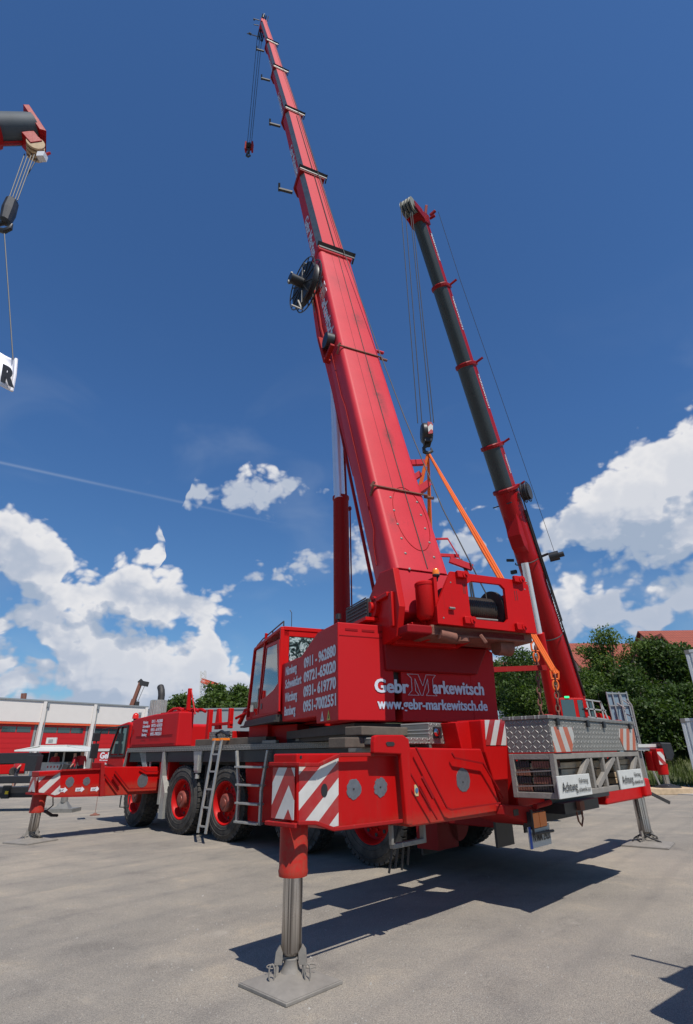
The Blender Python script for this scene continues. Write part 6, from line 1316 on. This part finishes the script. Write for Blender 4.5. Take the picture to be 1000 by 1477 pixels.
# ================================================================== workshop building
p0=onz(0,1118); A_=np.array([p0[0],p0[1]]); s_=(6.72-1.5); d=ray(205,1020); tq=(6.72-CH)/d[2]; B_=np.array([d[0]*tq,d[1]*tq])
u_=(B_-A_)/np.linalg.norm(B_-A_); ang=math.atan2(u_[1],u_[0]); BF=Frame((A_[0],A_[1],0),ang)   # x along facade, y into the building
if True:
    def fx(u,v): # local x on the facade for a pixel
        return BF.ony(u,v,0)[0]
    wk=thing('workshop_building','long low white workshop hall with red roller doors behind the cranes at left','building',BF)
    xr=fx(208,1060); cols=[fx(60,1040),fx(134,1040)]; bay=cols[1]-cols[0]; cols=[cols[0]-2*bay,cols[0]-bay]+cols; xs=cols+[xr-.15]
    zf=BF.ony(100,1043,0)[2]; HB=6.72
    m=MB(); m.box((xs[0]-.5,0,zf),(xr,.3,HB)); m.box((xr-.3,.3,0),(xr,18,HB)); m.box((xs[0]-.5,.3,0),(xs[0]-.2,18,HB)); m.box((xs[0]-.2,17.7,0),(xr-.3,18,HB)); wb_=m.build('wall','wallwhite',wk,BF)
    m=MB(); m.box((xs[0]-.6,-.1,HB),(xr+.1,18.1,HB+.14)); m.build('roof','greywall',wk,BF)
    for x in xs: m=MB(); m.box((x-.16,-.12,0),(x+.16,.28,HB-.003)); m.build('pillar','wallwhite',wk,BF); m=MB(); m.cyl((x+.30,-.1,0),(x+.30,-.1,HB-.3),.06,n=8); m.box((x+.2,-.2,HB-.5),(x+.45,-.0,HB-.15)); m.build('downpipe','greywall',wk,BF)
    for i in range(len(xs)-1):
        xa,xb=xs[i]+.2,xs[i+1]-.2; zd=1.9 if i<4 else 0
        m=MB(); m.box((xa,.02,zf-.22),(xb,.2,zf)); m.build('lintel','orangered',wk,BF)
        m=MB(); m.box((xa+.25,.30,zd),(xb-.25,.36,zf-.25)); dd_=m.build('roller_door','doorred',wk,BF)
        m=MB()
        for k_ in range(3):
            w3=(xb-xa-.8)/3; m.box((xa+.35+k_*w3,.27,zf-.95),(xa+.25+(k_+1)*w3,.31,zf-.45))
        m.build('door_window','glass',dd_,BF); m=MB()
        for k_ in range(1,4): m.box((xa+.25,.285,zd+k_*.45),(xb-.25,.30,zd+k_*.45+.03))
        m.build('door_seam','doorred',dd_,BF)
        m=MB(); m.box((xa,.31,0),(xa+.22,.42,zf-.22)); m.box((xb-.22,.31,0),(xb,.42,zf-.22)); m.build('door_rail','greywall',wk,BF)
        m=MB(); m.box((xa,6.0,0),(xb,6.1,zf)); m.build('interior_shade','indoor_shade',wk,BF)  # near-black sheet puts the shade of the unlit hall into colour
    m=MB(); m.box((xr-1.1,-.2,HB-.95),(xr-.8,-.02,HB-.6)); m.build('flood_light','greywall',wk,BF,bevel=.02)
    pr_=thing('parked_trailer','low red flatbed parts standing in front of the open workshop door','trailer',BF)
    m=MB(); a=BF.ony(-30,1118,-2.0); b=BF.ony(37,1104,-2.0); m.box((a[0],-2.0,.12),(b[0],-.9,b[2]+.1)); m.prism([(b[0]-.6,-2.1,.3),(b[0]+.6,-2.1,.3),(b[0]+.2,-2.1,1.1),(b[0]-.6,-2.1,1.0)],(0,1,0)); m.build('load_bed','red',pr_,BF,bevel=.03)
    m=MB()
    for x in (a[0]+1,a[0]+3,b[0]-1): m.cyl((x,-2.05,.35),(x,-1.7,.35),.35,n=20)
    m.build('wheel','tyre',pr_,BF)
# kiosk trailer with a white canopy
YK=34.
kk_=thing('sales_trailer','white catering trailer with wide white canopy before the workshop','trailer',loc=tuple(onz(80,1125)))
def kp(u,v,y=YK): return V3(ony(u,v,y))
m=MB(); ct=kp(66,1075); cr1=kp(104,1075); lt=kp(18,1083,YK-2.0); rt_=kp(136,1083,YK-1.5); z_=ct.z
m.prism([(ct.x,YK-.6,z_),(cr1.x,YK-.6,z_),(cr1.x,YK-.6,z_-.22),(ct.x,YK-.6,z_-.22)],(0,2.4,0)); m.add([(ct.x,YK-.6,z_-.05),(lt.x,YK-1.8,lt.z+.0),(lt.x,YK+.6,lt.z),(ct.x,YK+1.8,z_-.05)],[(0,1,2,3)]); m.add([(cr1.x,YK-.6,z_-.05),(rt_.x,YK-1.6,rt_.z),(rt_.x,YK+.8,rt_.z),(cr1.x,YK+1.8,z_-.05)],[(0,1,2,3)]); m.add([(ct.x,YK-.6,z_-.1),(cr1.x,YK-.6,z_-.1),(rt_.x,YK-1.6,rt_.z),(lt.x,YK-1.8,lt.z)],[(0,1,2,3)]); cn=wb(m,'canopy','signwhite',kk_); sd_=cn.modifiers.new('s','SOLIDIFY'); sd_.thickness=.04
m=MB(); a=kp(71,1073);b=kp(87,1064); m.box((a.x,YK-.4,a.z),(b.x,YK-.3,b.z)); sg=wb(m,'roof_sign','signwhite',kk_); 
m=MB(); a=kp(75,1071);b=kp(82,1066.5); m.box((a.x,YK-.42,a.z),(b.x,YK-.402,b.z)); wb(m,'sign_panel','alu',sg)
m=MB(); 
for u in (63,101): p=kp(u,1100); q=kp(u+1,1082); m.bar((p.x,YK-.7,0),(q.x,YK-.7,q.z+.1),.07,.07)
wb(m,'canopy_post','alu',kk_)
m=MB(); a=kp(48,1113);b=kp(101,1099); m.box((a.x,YK-.4,.3),(b.x,YK-.2,b.z)); m.box((a.x,YK-.2,.3),(b.x+.0,YK+1.6,.5)); m.box((a.x,YK+1.4,.5),(b.x,YK+1.6,z_-.2)); ct_=wb(m,'counter','signwhite',kk_)
m=MB(); m.box((a.x+.1,YK+1.3,b.z),(b.x-.1,YK+1.39,z_-.25)); wb(m,'opening_shade','indoor_shade',kk_)  # dark sheet before the back wall, shade inside the trailer as colour
m=MB(); a=kp(66,1110,YK-.9);b=kp(91,1102,YK-.9); m.box((a.x,YK-.9,a.z-.3),(b.x,YK-.6,b.z)); fr_=wb(m,'display_fridge','signwhite',kk_); m=MB()
for i in range(5): w5=(b.x-a.x)/5; m.box((a.x+w5*i+.06,YK-.92,a.z+.08),(a.x+w5*(i+1)-.06,YK-.905,b.z-.08))
wb(m,'display_item','doorred',fr_)
# red container with name
kc=thing('red_container','red steel container with white name lettering beside the workshop','container',loc=tuple(onz(170,1130)))
YR_=30.; a=V3(ony(133,1112,YR_)); b=V3(ony(206,1079,YR_)); m=MB(); m.box((a.x,YR_,.15),(b.x,YR_+2.4,b.z-.05)); bd=wb(m,'container_body','doorred',kc,bevel=.03)
m=MB(); m.box((a.x,YR_-.03,b.z-.12),(b.x,YR_+2.4,b.z)); wb(m,'roof_edge','signwhite',kc)
p=V3(ony(144,1094,YR_-.01)); text('lettering','Gebr. M','white',bd,WLD,(p.x,YR_-.006,p.z),X,Z,1.05,.28,.03); p=V3(ony(144,1097.5,YR_)); text('lettering','Kranverleih','white',bd,WLD,(p.x,YR_-.006,p.z),X,Z,.7,.07,.02)
p=V3(ony(151,1104,YR_)); text('lettering','Telefon','white',bd,WLD,(p.x,YR_-.006,p.z),X,Z,.3,.12,.02)
m=MB(); a=V3(ony(121,1112,YR_)); b=V3(ony(133,1083,YR_)); m.box((a.x,YR_+.1,0),(b.x-.02,YR_+1,b.z)); o=wb(m,'metal_cabinet','alu',bevel=.02); tag(o,'grey metal cabinet at the left side of the red container','cabinet')
# people -----------------------------------------------------------
def person(name,loc,h,facing,label,pose,shirt='shirt',pants='pants'):
    """one continuous skinned body"""
    s=h/1.75; c,sn=math.cos(facing),math.sin(facing)
    J={'pel':(0,0,.95),'sp':(0,0,1.15),'ch':(0,0,1.38),'nk':(0,0,1.50),'hd':(0,.01,1.62),'ht':(0,.01,1.72)}
    a1,a2,l1,l2=pose
    J.update({'hipL':(-.10,0,.90),'knL':(-.11,.22*l1,.50),'anL':(-.11,.10*l1,.09),'toL':(-.12,.10*l1+.15,.03),'hipR':(.10,0,.90),'knR':(.11,.22*l2,.50),'anR':(.11,.10*l2,.09),'toR':(.12,.10*l2+.15,.03),
      'shL':(-.19,0,1.42),'elL':(-.26,.10*a1,1.14),'haL':(-.24,.30*a1,.96+.12*a1),'hbL':(-.23,.34*a1,.88+.14*a1),'shR':(.19,0,1.42),'elR':(.26,.10*a2,1.14),'haR':(.24,.30*a2,.96+.12*a2),'hbR':(.23,.34*a2,.88+.14*a2)})
    rad={'pel':.15,'sp':.14,'ch':.16,'nk':.06,'hd':.095,'ht':.07,'hipL':.09,'hipR':.09,'knL':.06,'knR':.06,'anL':.045,'anR':.045,'toL':.035,'toR':.035,'shL':.06,'shR':.06,'elL':.045,'elR':.045,'haL':.032,'haR':.032,'hbL':.03,'hbR':.03}
    E_=[('pel','sp'),('sp','ch'),('ch','nk'),('nk','hd'),('hd','ht'),('pel','hipL'),('hipL','knL'),('knL','anL'),('anL','toL'),('pel','hipR'),('hipR','knR'),('knR','anR'),('anR','toR'),('ch','shL'),('shL','elL'),('elL','haL'),('haL','hbL'),('ch','shR'),('shR','elR'),('elR','haR'),('haR','hbR')]
    ks=list(J); me=bpy.data.meshes.new(name); me.from_pydata([(J[k_][0]*s,J[k_][1]*s,J[k_][2]*s) for k_ in ks],[(ks.index(a),ks.index(b)) for a,b in E_],[])
    o=bpy.data.objects.new(name,me); C.objects.link(o); md=o.modifiers.new('skin','SKIN'); sv=me.skin_vertices[0].data
    for i,k_ in enumerate(ks): sv[i].radius=(rad[k_]*s,rad[k_]*s); 
    sv[0].use_root=True; o.modifiers.new('sub','SUBSURF').levels=1
    dg=bpy.context.evaluated_depsgraph_get(); dg.update(); m2=bpy.data.meshes.new_from_object(o.evaluated_get(dg)); o.modifiers.clear(); o.data=m2
    m2.materials.clear()
    for k_ in ('skin',shirt,pants,'hair'): m2.materials.append(M_[k_])
    for p in m2.polygons:
        z=p.center.z/s; x=abs(p.center.x)/s
        p.material_index=0
        if z>1.66 or (z>1.58 and p.center.y<-.03): p.material_index=3
        elif 1.0<z<1.50 and (x<.22 or z>1.16): p.material_index=1
        elif .50<z<=1.0 and x<.20: p.material_index=2
        elif z<.10: p.material_index=3
        p.use_smooth=True
    o.location=loc; o.rotation_euler=(0,0,facing); tag(o,label,'person',None); o.name='person'; return o
def pl_(u,d): 
    r_=ray(u,1100); t_=d/r_[1]; return (r_[0]*t_,d,0)
person('person',pl_(27,30.),1.75,R(160),'person in red shirt and dark shorts walking behind the black outrigger beam at far left',(.6,-.3,1,-1))
person('person',pl_(79,YK+.9),1.80,R(180),'person in red shirt serving inside the white catering trailer',(.8,.8,0,0))
person('person',pl_(107,YK-1.2),1.75,R(120),'person in red shirt standing left of two at the right side of the catering trailer',(.5,.2,.1,-.1))
person('person',pl_(117,YK-.8),1.82,R(230),'taller person in red shirt next to the grey cabinet',(.3,.7,.1,-.1))
# ================================================================== distant crane, tower crane, mast
dc=thing('distant_crane','small telescopic crane boom rising behind the right end of the workshop roof','crane',loc=(onz(195,1095)[0]*0+ony(190,1080,110)[0],110,0))
a=V3(ony(189,1022,110)); b=V3(ony(203,985,110)); lo=V3((a.x-(b.x-a.x)*1.8,110,a.z-(b.z-a.z)*1.8)); m=MB(); m.bar(lo,a+(b-a)*.35,.85,.8); m.bar(a+(b-a)*.3,b,.65,.6); wb(m,'boom','rust',dc); m=MB(); m.bar(b,b+Vector((1.5,0,-.3)),.7,.9); m.bar(b+Vector((-.4,0,0)),b+Vector((.2,0,.6)),.5,.5); m.tube([b+Vector((.9,0,-.5)),V3(ony(199,1012,110))],.05,5); m.box(V3(ony(198,1016,110))-Vector((.3,.3,.4)),V3(ony(198,1016,110))+Vector((.3,.3,.5))); wb(m,'boom_head','dark',dc)
m=MB(); m.box((lo.x-3,108,0),(lo.x+4,112,max(2,lo.z))); wb(m,'carrier_body','reddark',dc)
tw=thing('tower_crane','far tower crane with pale mast and orange jib above the left trees','tower crane',loc=(ony(294,1040,220)[0],220,0))
def lattice(mb,P,Q,w,n):
    P=V3(P);Q=V3(Q); d=(Q-P).normalized(); a=d.cross(Vector((0,1,0))).normalized()*w/2; b=d.cross(a).normalized()*w/2; L_=(Q-P).length
    for s1 in (-1,1):
        for s2 in (-1,1): mb.bar(P+a*s1+b*s2,Q+a*s1+b*s2,.22,.22)
    for i in range(n):
        p=P+d*(L_*i/n); q=P+d*(L_*(i+1)/n); 
        for s2 in (-1,1): mb.bar(p-a+b*s2,q+a+b*s2,.14,.14); mb.bar(p+a+b*s2,q-a+b*s2,.14,.14)
bt=ony(294,1040,220); tp=ony(293.5,968,220); m=MB(); lattice(m,(bt[0],220,0),(tp[0],220,tp[2]),1.8,16); wb(m,'mast','signwhite',tw)
m=MB(); jz=ony(293.5,982,220)[2]; e_=ony(313,988.5,215); lattice(m,(tp[0],220,jz),(e_[0],214,e_[2]),1.5,12); wb(m,'jib','orangered',tw)
m=MB(); p=ony(38,1014,75); q=ony(36.5,1000,75); m.bar((p[0],75,5),(q[0],75,q[2]),.35,.3); m.bar((p[0]-.4,75,5),(q[0]-.4,75,q[2]),.15,.2); o=wb(m,'roof_mast','rust'); tag(o,'short dark mast standing above the workshop roof','mast')
# ================================================================== right side: containers, panel, kerb, bank, trees, houses
def container(u,v,zt,y_,lab,h=2.6):
    d_=ray(u,v); t_=(zt-CH)/d_[2]; x=d_[0]*t_; y=d_[1]*t_
    f=Frame((x,y,zt-h),R(-42)); c=thing('shipping_container',lab,'container',f,group='white shipping containers')
    m=MB(); m.box((.12,.04,.12),(6.0,2.4,h-.12)); 
    bd=m.build('container_wall','contwhite',c,f)
    m=MB(); 
    for k_ in range(20): m.box((.2+k_*.28,.0,.16),(.32+k_*.28,.045,h-.16))
    m.box((0.03,.3,.16),(.12,1.1,h-.16)); m.box((.03,1.3,.16),(.12,2.1,h-.16)); m.build('corrugation','contwhite',bd,f)
    m=MB()
    for xx in (0,5.98): 
        for yy_ in (0,2.3): m.box((xx,yy_,.12),(xx+.12,yy_+.12,h-.12))
    m.box((.0,0.001,h-.12),(6.1,.12,h)); m.box((.0,2.3,h-.12),(6.1,2.42,h)); m.box((0,.12,h-.12),(.12,2.3,h)); m.box((0,0,0),(6.1,.12,.12)); m.box((0,.12,0),(.12,2.3,.12)); m.build('container_frame','contwhite',c,f,bevel=.01)
    m=MB(); 
    for z in (-.004,h-.16): m.box((-.01,-.01,z),(.17,.16,z+.165))
    m.build('corner_casting','steel',c,f)
M_['contwhite']=plain('off_white_container_paint',(.50,.53,.54),.5,0,.12,2)
container(981,1036.5,2.6,0,'white shipping container standing on the ground at the right edge')
container(987,938,5.25,0,'white shipping container stacked higher at the right edge')
gp=thing('mesh_panel','blue grey panel wall with white bracing struts behind the tool box','panel',loc=tuple(ony(895,1080,24.5)*np.array([1,1,0])))
YP=24.5; q=[V3(ony(u,v,YP)) for u,v in ((874,998),(903,1000),(915,1060),(889,1060))]; m=MB(); m.prism([q[0],q[1],(q[1].x+.12,YP,0.05),(q[0].x+.12,YP,0.05)],(0,.05,0)); wb(m,'panel_sheet','bluegrey',gp)
m=MB(); z0,z1_=0.05,q[0].z
for f in (0,.28,.62,1): m.bar((q[0].x+(q[1].x-q[0].x)*f,YP-.04,z1_),(q[0].x+(q[1].x-q[0].x)*f+.12,YP-.04,.05),.05,.05)
for f in (.25,.45,.65,.85,.98): m.bar((q[0].x+.1*(1-f),YP-.05,z1_*f),(q[1].x+.1*(1-f),YP-.05,z1_*f),.04,.05)
wb(m,'panel_frame','greywall',gp)
m=MB(); st=V3(ony(903,1005,YP-.3)); 
pts=[V3(ony(u,v,YP-.5)) for u,v in ((904,1008),(911,1017),(924,1073))]
m.tube(pts,.035,6); 
for (a_,b_) in (((895,1002),(905,1040)),((904,1030),(914,1035)),((908,1045),(917,1048)),((899,1010),(911,1018)),((912,1058),(921,1064)),((890,1014),(903,1022))): m.tube([V3(ony(*a_,YP-.2)),V3(ony(*b_,YP-.5))],.025,6)
m.tube([pts[-1],(pts[-1].x+.35,YP-.7,0)],.035,6); wb(m,'brace_strut','alu',gp)
kb_=MB(); a=onz(840,1140);b=onz(1100,1152); d_=(b-a)/np.linalg.norm(b-a); n2=np.array([-d_[1],d_[0],0]); 
M_['concrete']=plain('pale_concrete',(.40,.37,.33),.9,0,.15,3,.2)
kb_.prism([a,b,b+n2*1.6,a+n2*1.6],(0,0,.03)); kb_.build('kerb','concrete',kind='structure')
# grassy bank
def bank():
    m=MB(); nx,ny=60,16; vs=[]
    for j in range(ny+1):
        for i in range(nx+1):
            x=2+i*1.3; y=26.5+j*2.2-.12*(x-2)+ (8 if x<6 else 0)*0; h=max(0,(1-math.cos(min(1,j/9)*math.pi))/2)*3.6+.18*math.sin(x*1.7+j)+.12*math.sin(x*.6+j*2.2); vs.append((x,y,h-.12))
    fs=[(j*(nx+1)+i,j*(nx+1)+i+1,(j+1)*(nx+1)+i+1,(j+1)*(nx+1)+i) for j in range(ny) for i in range(nx)]; m.add(vs,fs,True); m.build('grassy_bank','bank',kind='structure')
    def hz(x,y):
        j=(y-26.5+.12*(x-2))/2.2; return (1-math.cos(min(1,max(0,j)/9)*math.pi))/2*3.6-.12
    rnd=random.Random(5); m=MB()
    for _ in range(26000):
        x=rnd.uniform(6,40); y=rnd.uniform(26.8,38)-.12*(x-2); z=hz(x,y); hh=rnd.uniform(.10,.42)*(1.8 if rnd.random()<.08 else 1); a=rnd.uniform(0,6.3); w=rnd.uniform(.02,.05); dx,dy=math.cos(a)*w,math.sin(a)*w; lx,ly=rnd.uniform(-.15,.15),rnd.uniform(-.15,.15)
        m.add([(x-dx,y-dy,z-.03),(x+dx,y+dy,z-.03),(x+lx,y+ly,z+hh)],[(0,1,2)])
    o=m.build('grass','grass',recalc=False); o['kind']='stuff'; tag(o,'unmown green and yellowish grass on the bank at right','grass')
    return hz
HZ=bank()
def leafcloud(blobs,n,size,seed,mesh=None):
    g=np.random.default_rng(seed); tot=sum(b[3]*b[4]*b[5] for b in blobs)**1.0; V=[];Fq=[]
    for (bx,by,bz,rx,ry,rz) in blobs:
        k_=int(n*(rx*ry*rz)**.8/sum((q[3]*q[4]*q[5])**.8 for q in blobs)); 
        d=g.normal(size=(k_,3)); d/=np.linalg.norm(d,axis=1)[:,None]; r=(.45+.62*g.random(k_)**.6); bumpy=1+.18*np.sin(d[:,0]*7+seed)*np.sin(d[:,2]*6+seed*2)+.12*np.sin(d[:,1]*13+d[:,2]*11)
        c=np.array([bx,by,bz])+d*(r*bumpy)[:,None]*np.array([rx,ry,rz])
        # clump leaves
        cl=g.integers(0,max(3,k_//14),size=k_); cc=c[g.integers(0,k_,size=max(3,k_//14))]; c=c*.35+(cc[cl]+g.normal(size=(k_,3))*np.array([.36,.36,.26])*size*2.0)*.65
        nrm=g.normal(size=(k_,3))+d*.9+np.array([0,0,.5]); nrm/=np.linalg.norm(nrm,axis=1)[:,None]; t=np.cross(nrm,g.normal(size=(k_,3))); t/=np.linalg.norm(t,axis=1)[:,None]; b=np.cross(nrm,t)
        s=size*(.55+.8*g.random(k_))[:,None]; 
        q=np.stack([c-t*s,c-b*s*.55,c+t*s,c+b*s*.55],1).reshape(-1,3); o=len(V) and sum(len(x) for x in V) or 0; V.append(q); f=np.arange(k_*4).reshape(-1,4)+o; Fq.append(f)
    V=np.concatenate(V); Fq=np.concatenate(Fq); me=bpy.data.meshes.new('crown'); me.vertices.add(len(V)); me.vertices.foreach_set('co',V.astype(np.float32).ravel()); me.loops.add(Fq.size); me.loops.foreach_set('vertex_index',Fq.astype(np.int32).ravel()); me.polygons.add(len(Fq)); me.polygons.foreach_set('loop_start',np.arange(0,Fq.size,4,dtype=np.int32)); me.update(calc_edges=True); return me
def tree(x,y,z0,h,w,mat,seed,label,group,n=8500,size=.10,open_=False,low=.18):
    rnd=random.Random(seed); t_=thing('tree',label,'tree',loc=(x,y,z0),group=group)
    blobs=[]; K=11 if not open_ else 13
    for i in range(K):
        a=rnd.uniform(0,6.28); rr=rnd.uniform(.1,.62)*w/2; zz=h*rnd.uniform(low+.12,.86); sc_=(1-.45*abs(zz/h-.5)*1.6); r=w*.27*rnd.uniform(.7,1.15)*sc_*(.72 if open_ else 1)
        blobs.append((x+math.cos(a)*rr*sc_,y+math.sin(a)*rr*sc_,z0+zz,r,r,r*rnd.uniform(.65,.95)))
    blobs.append((x+rnd.uniform(-.3,.3),y,z0+h*.88,w*.16,w*.16,h*.12))
    me=leafcloud(blobs,n,size,seed); me.materials.append(M_[mat]); o=bpy.data.objects.new('crown',me); C.objects.link(o); o.parent=t_; o.matrix_local=Matrix.Translation((-x,-y,-z0))
    m=MB(); m.tube([(x,y,z0-.2),(x+.05*h*.3,y,z0+h*.3),(x+rnd.uniform(-.3,.3),y,z0+h*.6),(x,y,z0+h*.85)],[.035*h*.55,.026*h*.55,.014*h*.6,.02],9)
    for b in blobs[:8]: m.tube([(x,y,z0+h*rnd.uniform(.2,.45)),((x+b[0])/2,(y+b[1])/2,(z0+h*.35+b[2])/2+.1),(b[0],b[1],b[2])],[.010*h,.007*h,.003*h],6)
    wb(m,'trunk','bark',t_)
def tpx(u,vt,y,w,mat,seed,label,group,z0=None,**k_):
    p=ony(u,vt,y); z0=HZ(p[0],y) if z0 is None else z0; tree(p[0],y,z0,p[2]-z0,w,mat,seed,label,group,**k_)
GR='trees on the bank at right'
tpx(742,932,36,6.5,'leafB',1,'dark green tree just right of the counterweight, behind the chains',GR)
tpx(775,950,38,6,'leafB',2,'dark tree behind the lift cylinder of the right crane',GR)
tpx(718,950,40,5.5,'leafA',14,'tree half hidden behind the counterweight edge',GR)
tpx(838,962,36,5.5,'leafA',3,'round tree directly right of the grey and red boom foot',GR)
tpx(878,898,37,6.6,'leafC',4,'tallest light green airy tree on the right bank',GR,n=9000,size=.09,open_=True)
tpx(905,955,36,5,'leafB',5,'dark tree beside the tall airy tree',GR)
tpx(940,915,37,5.5,'leafB',6,'dark green tree in front of the grey gabled dormer',GR)
tpx(980,922,36,6,'leafB',7,'broad dark tree left of the upper white container',GR)
tpx(1015,930,37,7,'leafA',8,'tree behind the stacked containers at the right edge',GR)
tpx(860,985,33,5,'leafB',9,'low dark tree behind the panel wall',GR,low=.02)
tpx(920,975,32,5,'leafB',10,'low bushy tree above the grassy slope',GR,low=.02)
tpx(975,985,32,5.5,'leafB',11,'low dense tree left of the right hand containers',GR,low=.02)
tpx(800,985,34,5,'leafB',12,'low dark tree behind the second crane cab',GR,low=.02)
tpx(750,990,34,5,'leafA',13,'low bush tree behind the checker plate box',GR,low=.02)
tpx(1030,1000,31,6,'leafB',15,'low tree partly hidden by the lower container',GR,low=.02)
GL='trees behind the workshop at left'
tpx(262,999,84,9,'leafA',21,'round tree right of the exhaust stack',GL,z0=0,n=9000,size=.24)
tpx(240,1010,88,7,'leafB',22,'small dark tree behind the exhaust guard',GL,z0=0,n=7000,size=.24)
tpx(315,982,80,11,'leafA',23,'large round green tree under the far tower crane',GL,z0=0,n=15000,size=.24)
tpx(345,984,78,9,'leafA',24,'green tree touching the front window of the operator cab',GL,z0=0,n=12000,size=.24)
tpx(385,1000,80,9,'leafB',25,'tree seen through the operator cab window',GL,z0=0,n=9000,size=.24)
tpx(430,1010,82,10,'leafB',26,'tree hidden low behind the operator cab',GL,z0=0,n=7000,size=.24)
# wall behind the deck
m=MB(); a=ony(276,1030,60); b=ony(330,1060,60); m.box((a[0]-2,60,0),(b[0]+16,60.4,a[2]+.4)); m.box((a[0]-2.1,59.9,a[2]+.4),(b[0]+16.1,60.5,a[2]+.55)); o=wb(m,'boundary_wall','greywall'); tag(o,'long pale grey boundary wall behind the deck of the main crane','wall')
# houses
def house(u0,u1,v_r,y,lab,wall='cream',dorm=None,dep=9,over=0):
    a=ony(u0,v_r,y+dep/2); b=ony(u1,v_r,y+dep/2); zr=a[2]; ze=zr-3.6; f=Frame((a[0],y,0),0); hs_=thing('house',lab,'house',f,group='tiled houses beyond the trees at right'); L_=b[0]-a[0]
    m=MB(); m.box((0,0,0),(L_,dep,ze)); m.prism([(0,0,ze),(0,dep,ze),(0,dep/2,zr-.2)],(L_,0,0)); w_=m.build('wall',wall,hs_,f)
    m=MB()
    for s in (0,1):
        y0=-.5 if s==0 else dep+.5; m.add([(-.4,y0,ze-.35),(L_+.4,y0,ze-.35),(L_+.4,dep/2,zr),(-.4,dep/2,zr)],[(0,1,2,3)])
    me_=m.build('roof','tiles',hs_,f); uv=me_.data.uv_layers.new(name='uv')
    for lp_ in me_.data.loops: c_=me_.data.vertices[lp_.vertex_index].co; uv.data[lp_.index].uv=(c_.x*.8,abs(c_.y-dep/2)*.7)
    sd2=me_.modifiers.new('s','SOLIDIFY'); sd2.thickness=.15
    m=MB()
    for i in range(max(2,int(L_/2.6))):
        for z in (ze-1.7,ze-4.4):
            if z>0: m.box((1+i*2.6,-.05,z),(2+i*2.6,-.01,z+1.3))
    m.build('window','glass',hs_,f)
    if dorm:
        x=ony(dorm,v_r,y+1)[0]-a[0]; m=MB(); zz=zr-1.35; yy0=dep/2-3.9
        m.prism([(x-1.4,yy0,ze-.1),(x+1.4,yy0,ze-.1),(x,yy0,zz-.1)],(0,3.4,0)); m.build('dormer_wall','bluegrey',hs_,f)
        m=MB(); m.prism([(x-1.75,yy0-.3,ze-.35),(x-1.75,yy0-.3,ze-.1),(x,yy0-.3,zz+.25),(x,yy0-.3,zz)],(0,4,0)); m.prism([(x+1.75,yy0-.3,ze-.35),(x+1.75,yy0-.3,ze-.1),(x,yy0-.3,zz+.25),(x,yy0-.3,zz)],(0,4,0)); m.build('dormer_roof','tiles',hs_,f)
house(815,862,928,58,'house with red tiled roof seen left of the tall airy tree')
house(862,925,930,62,'middle house whose tiled roof shows between the trees',wall='cream')
house(925,1040,910,56,'house with large red tiled roof and grey gabled dormer at the right edge',dorm=947)
house(725,790,955,60,'house mostly hidden behind the trees beside the counterweight',wall='wallwhite')
# ================================================================== unseen shapes added beyond the right edge to throw the shadow into the corner
Gs=onz(912,1378); rk=thing('corner_shadow_caster','added dark steel rack just outside the right edge, seen only by its shadow','shadow_caster',loc=(float(Gs[0])+.75,float(Gs[1])-1.6,0))
def back(u,v,h): g_=onz(u,v); return (g_[0]+.438*h/1.632,g_[1]-.899*h/1.632,h)
m=MB(); m.bar(back(912,1378,2.3),back(1010,1402,2.3),.03,.03)
hq=[back(u,v,h) for u,v,h in ((963,1414,2.0),(1000,1395,2.1),(1100,1405,2.1),(1100,1460,1.6),(990,1428,1.7))]; 
m.prism(hq,(0,.04,.0)); hq=[back(u,v,h) for u,v,h in ((941,1462,1.2),(990,1430,1.6),(1100,1430,1.6),(1150,1560,.5),(985,1480,.9))]; m.prism(hq,(0,.04,0)); x0=back(1060,1450,1.5)
for dx in (0,.6): m.bar((x0[0]+dx,x0[1],0),(x0[0]+dx,x0[1],2.3),.06,.06)
wb(m,'caster_frame','dark',rk)
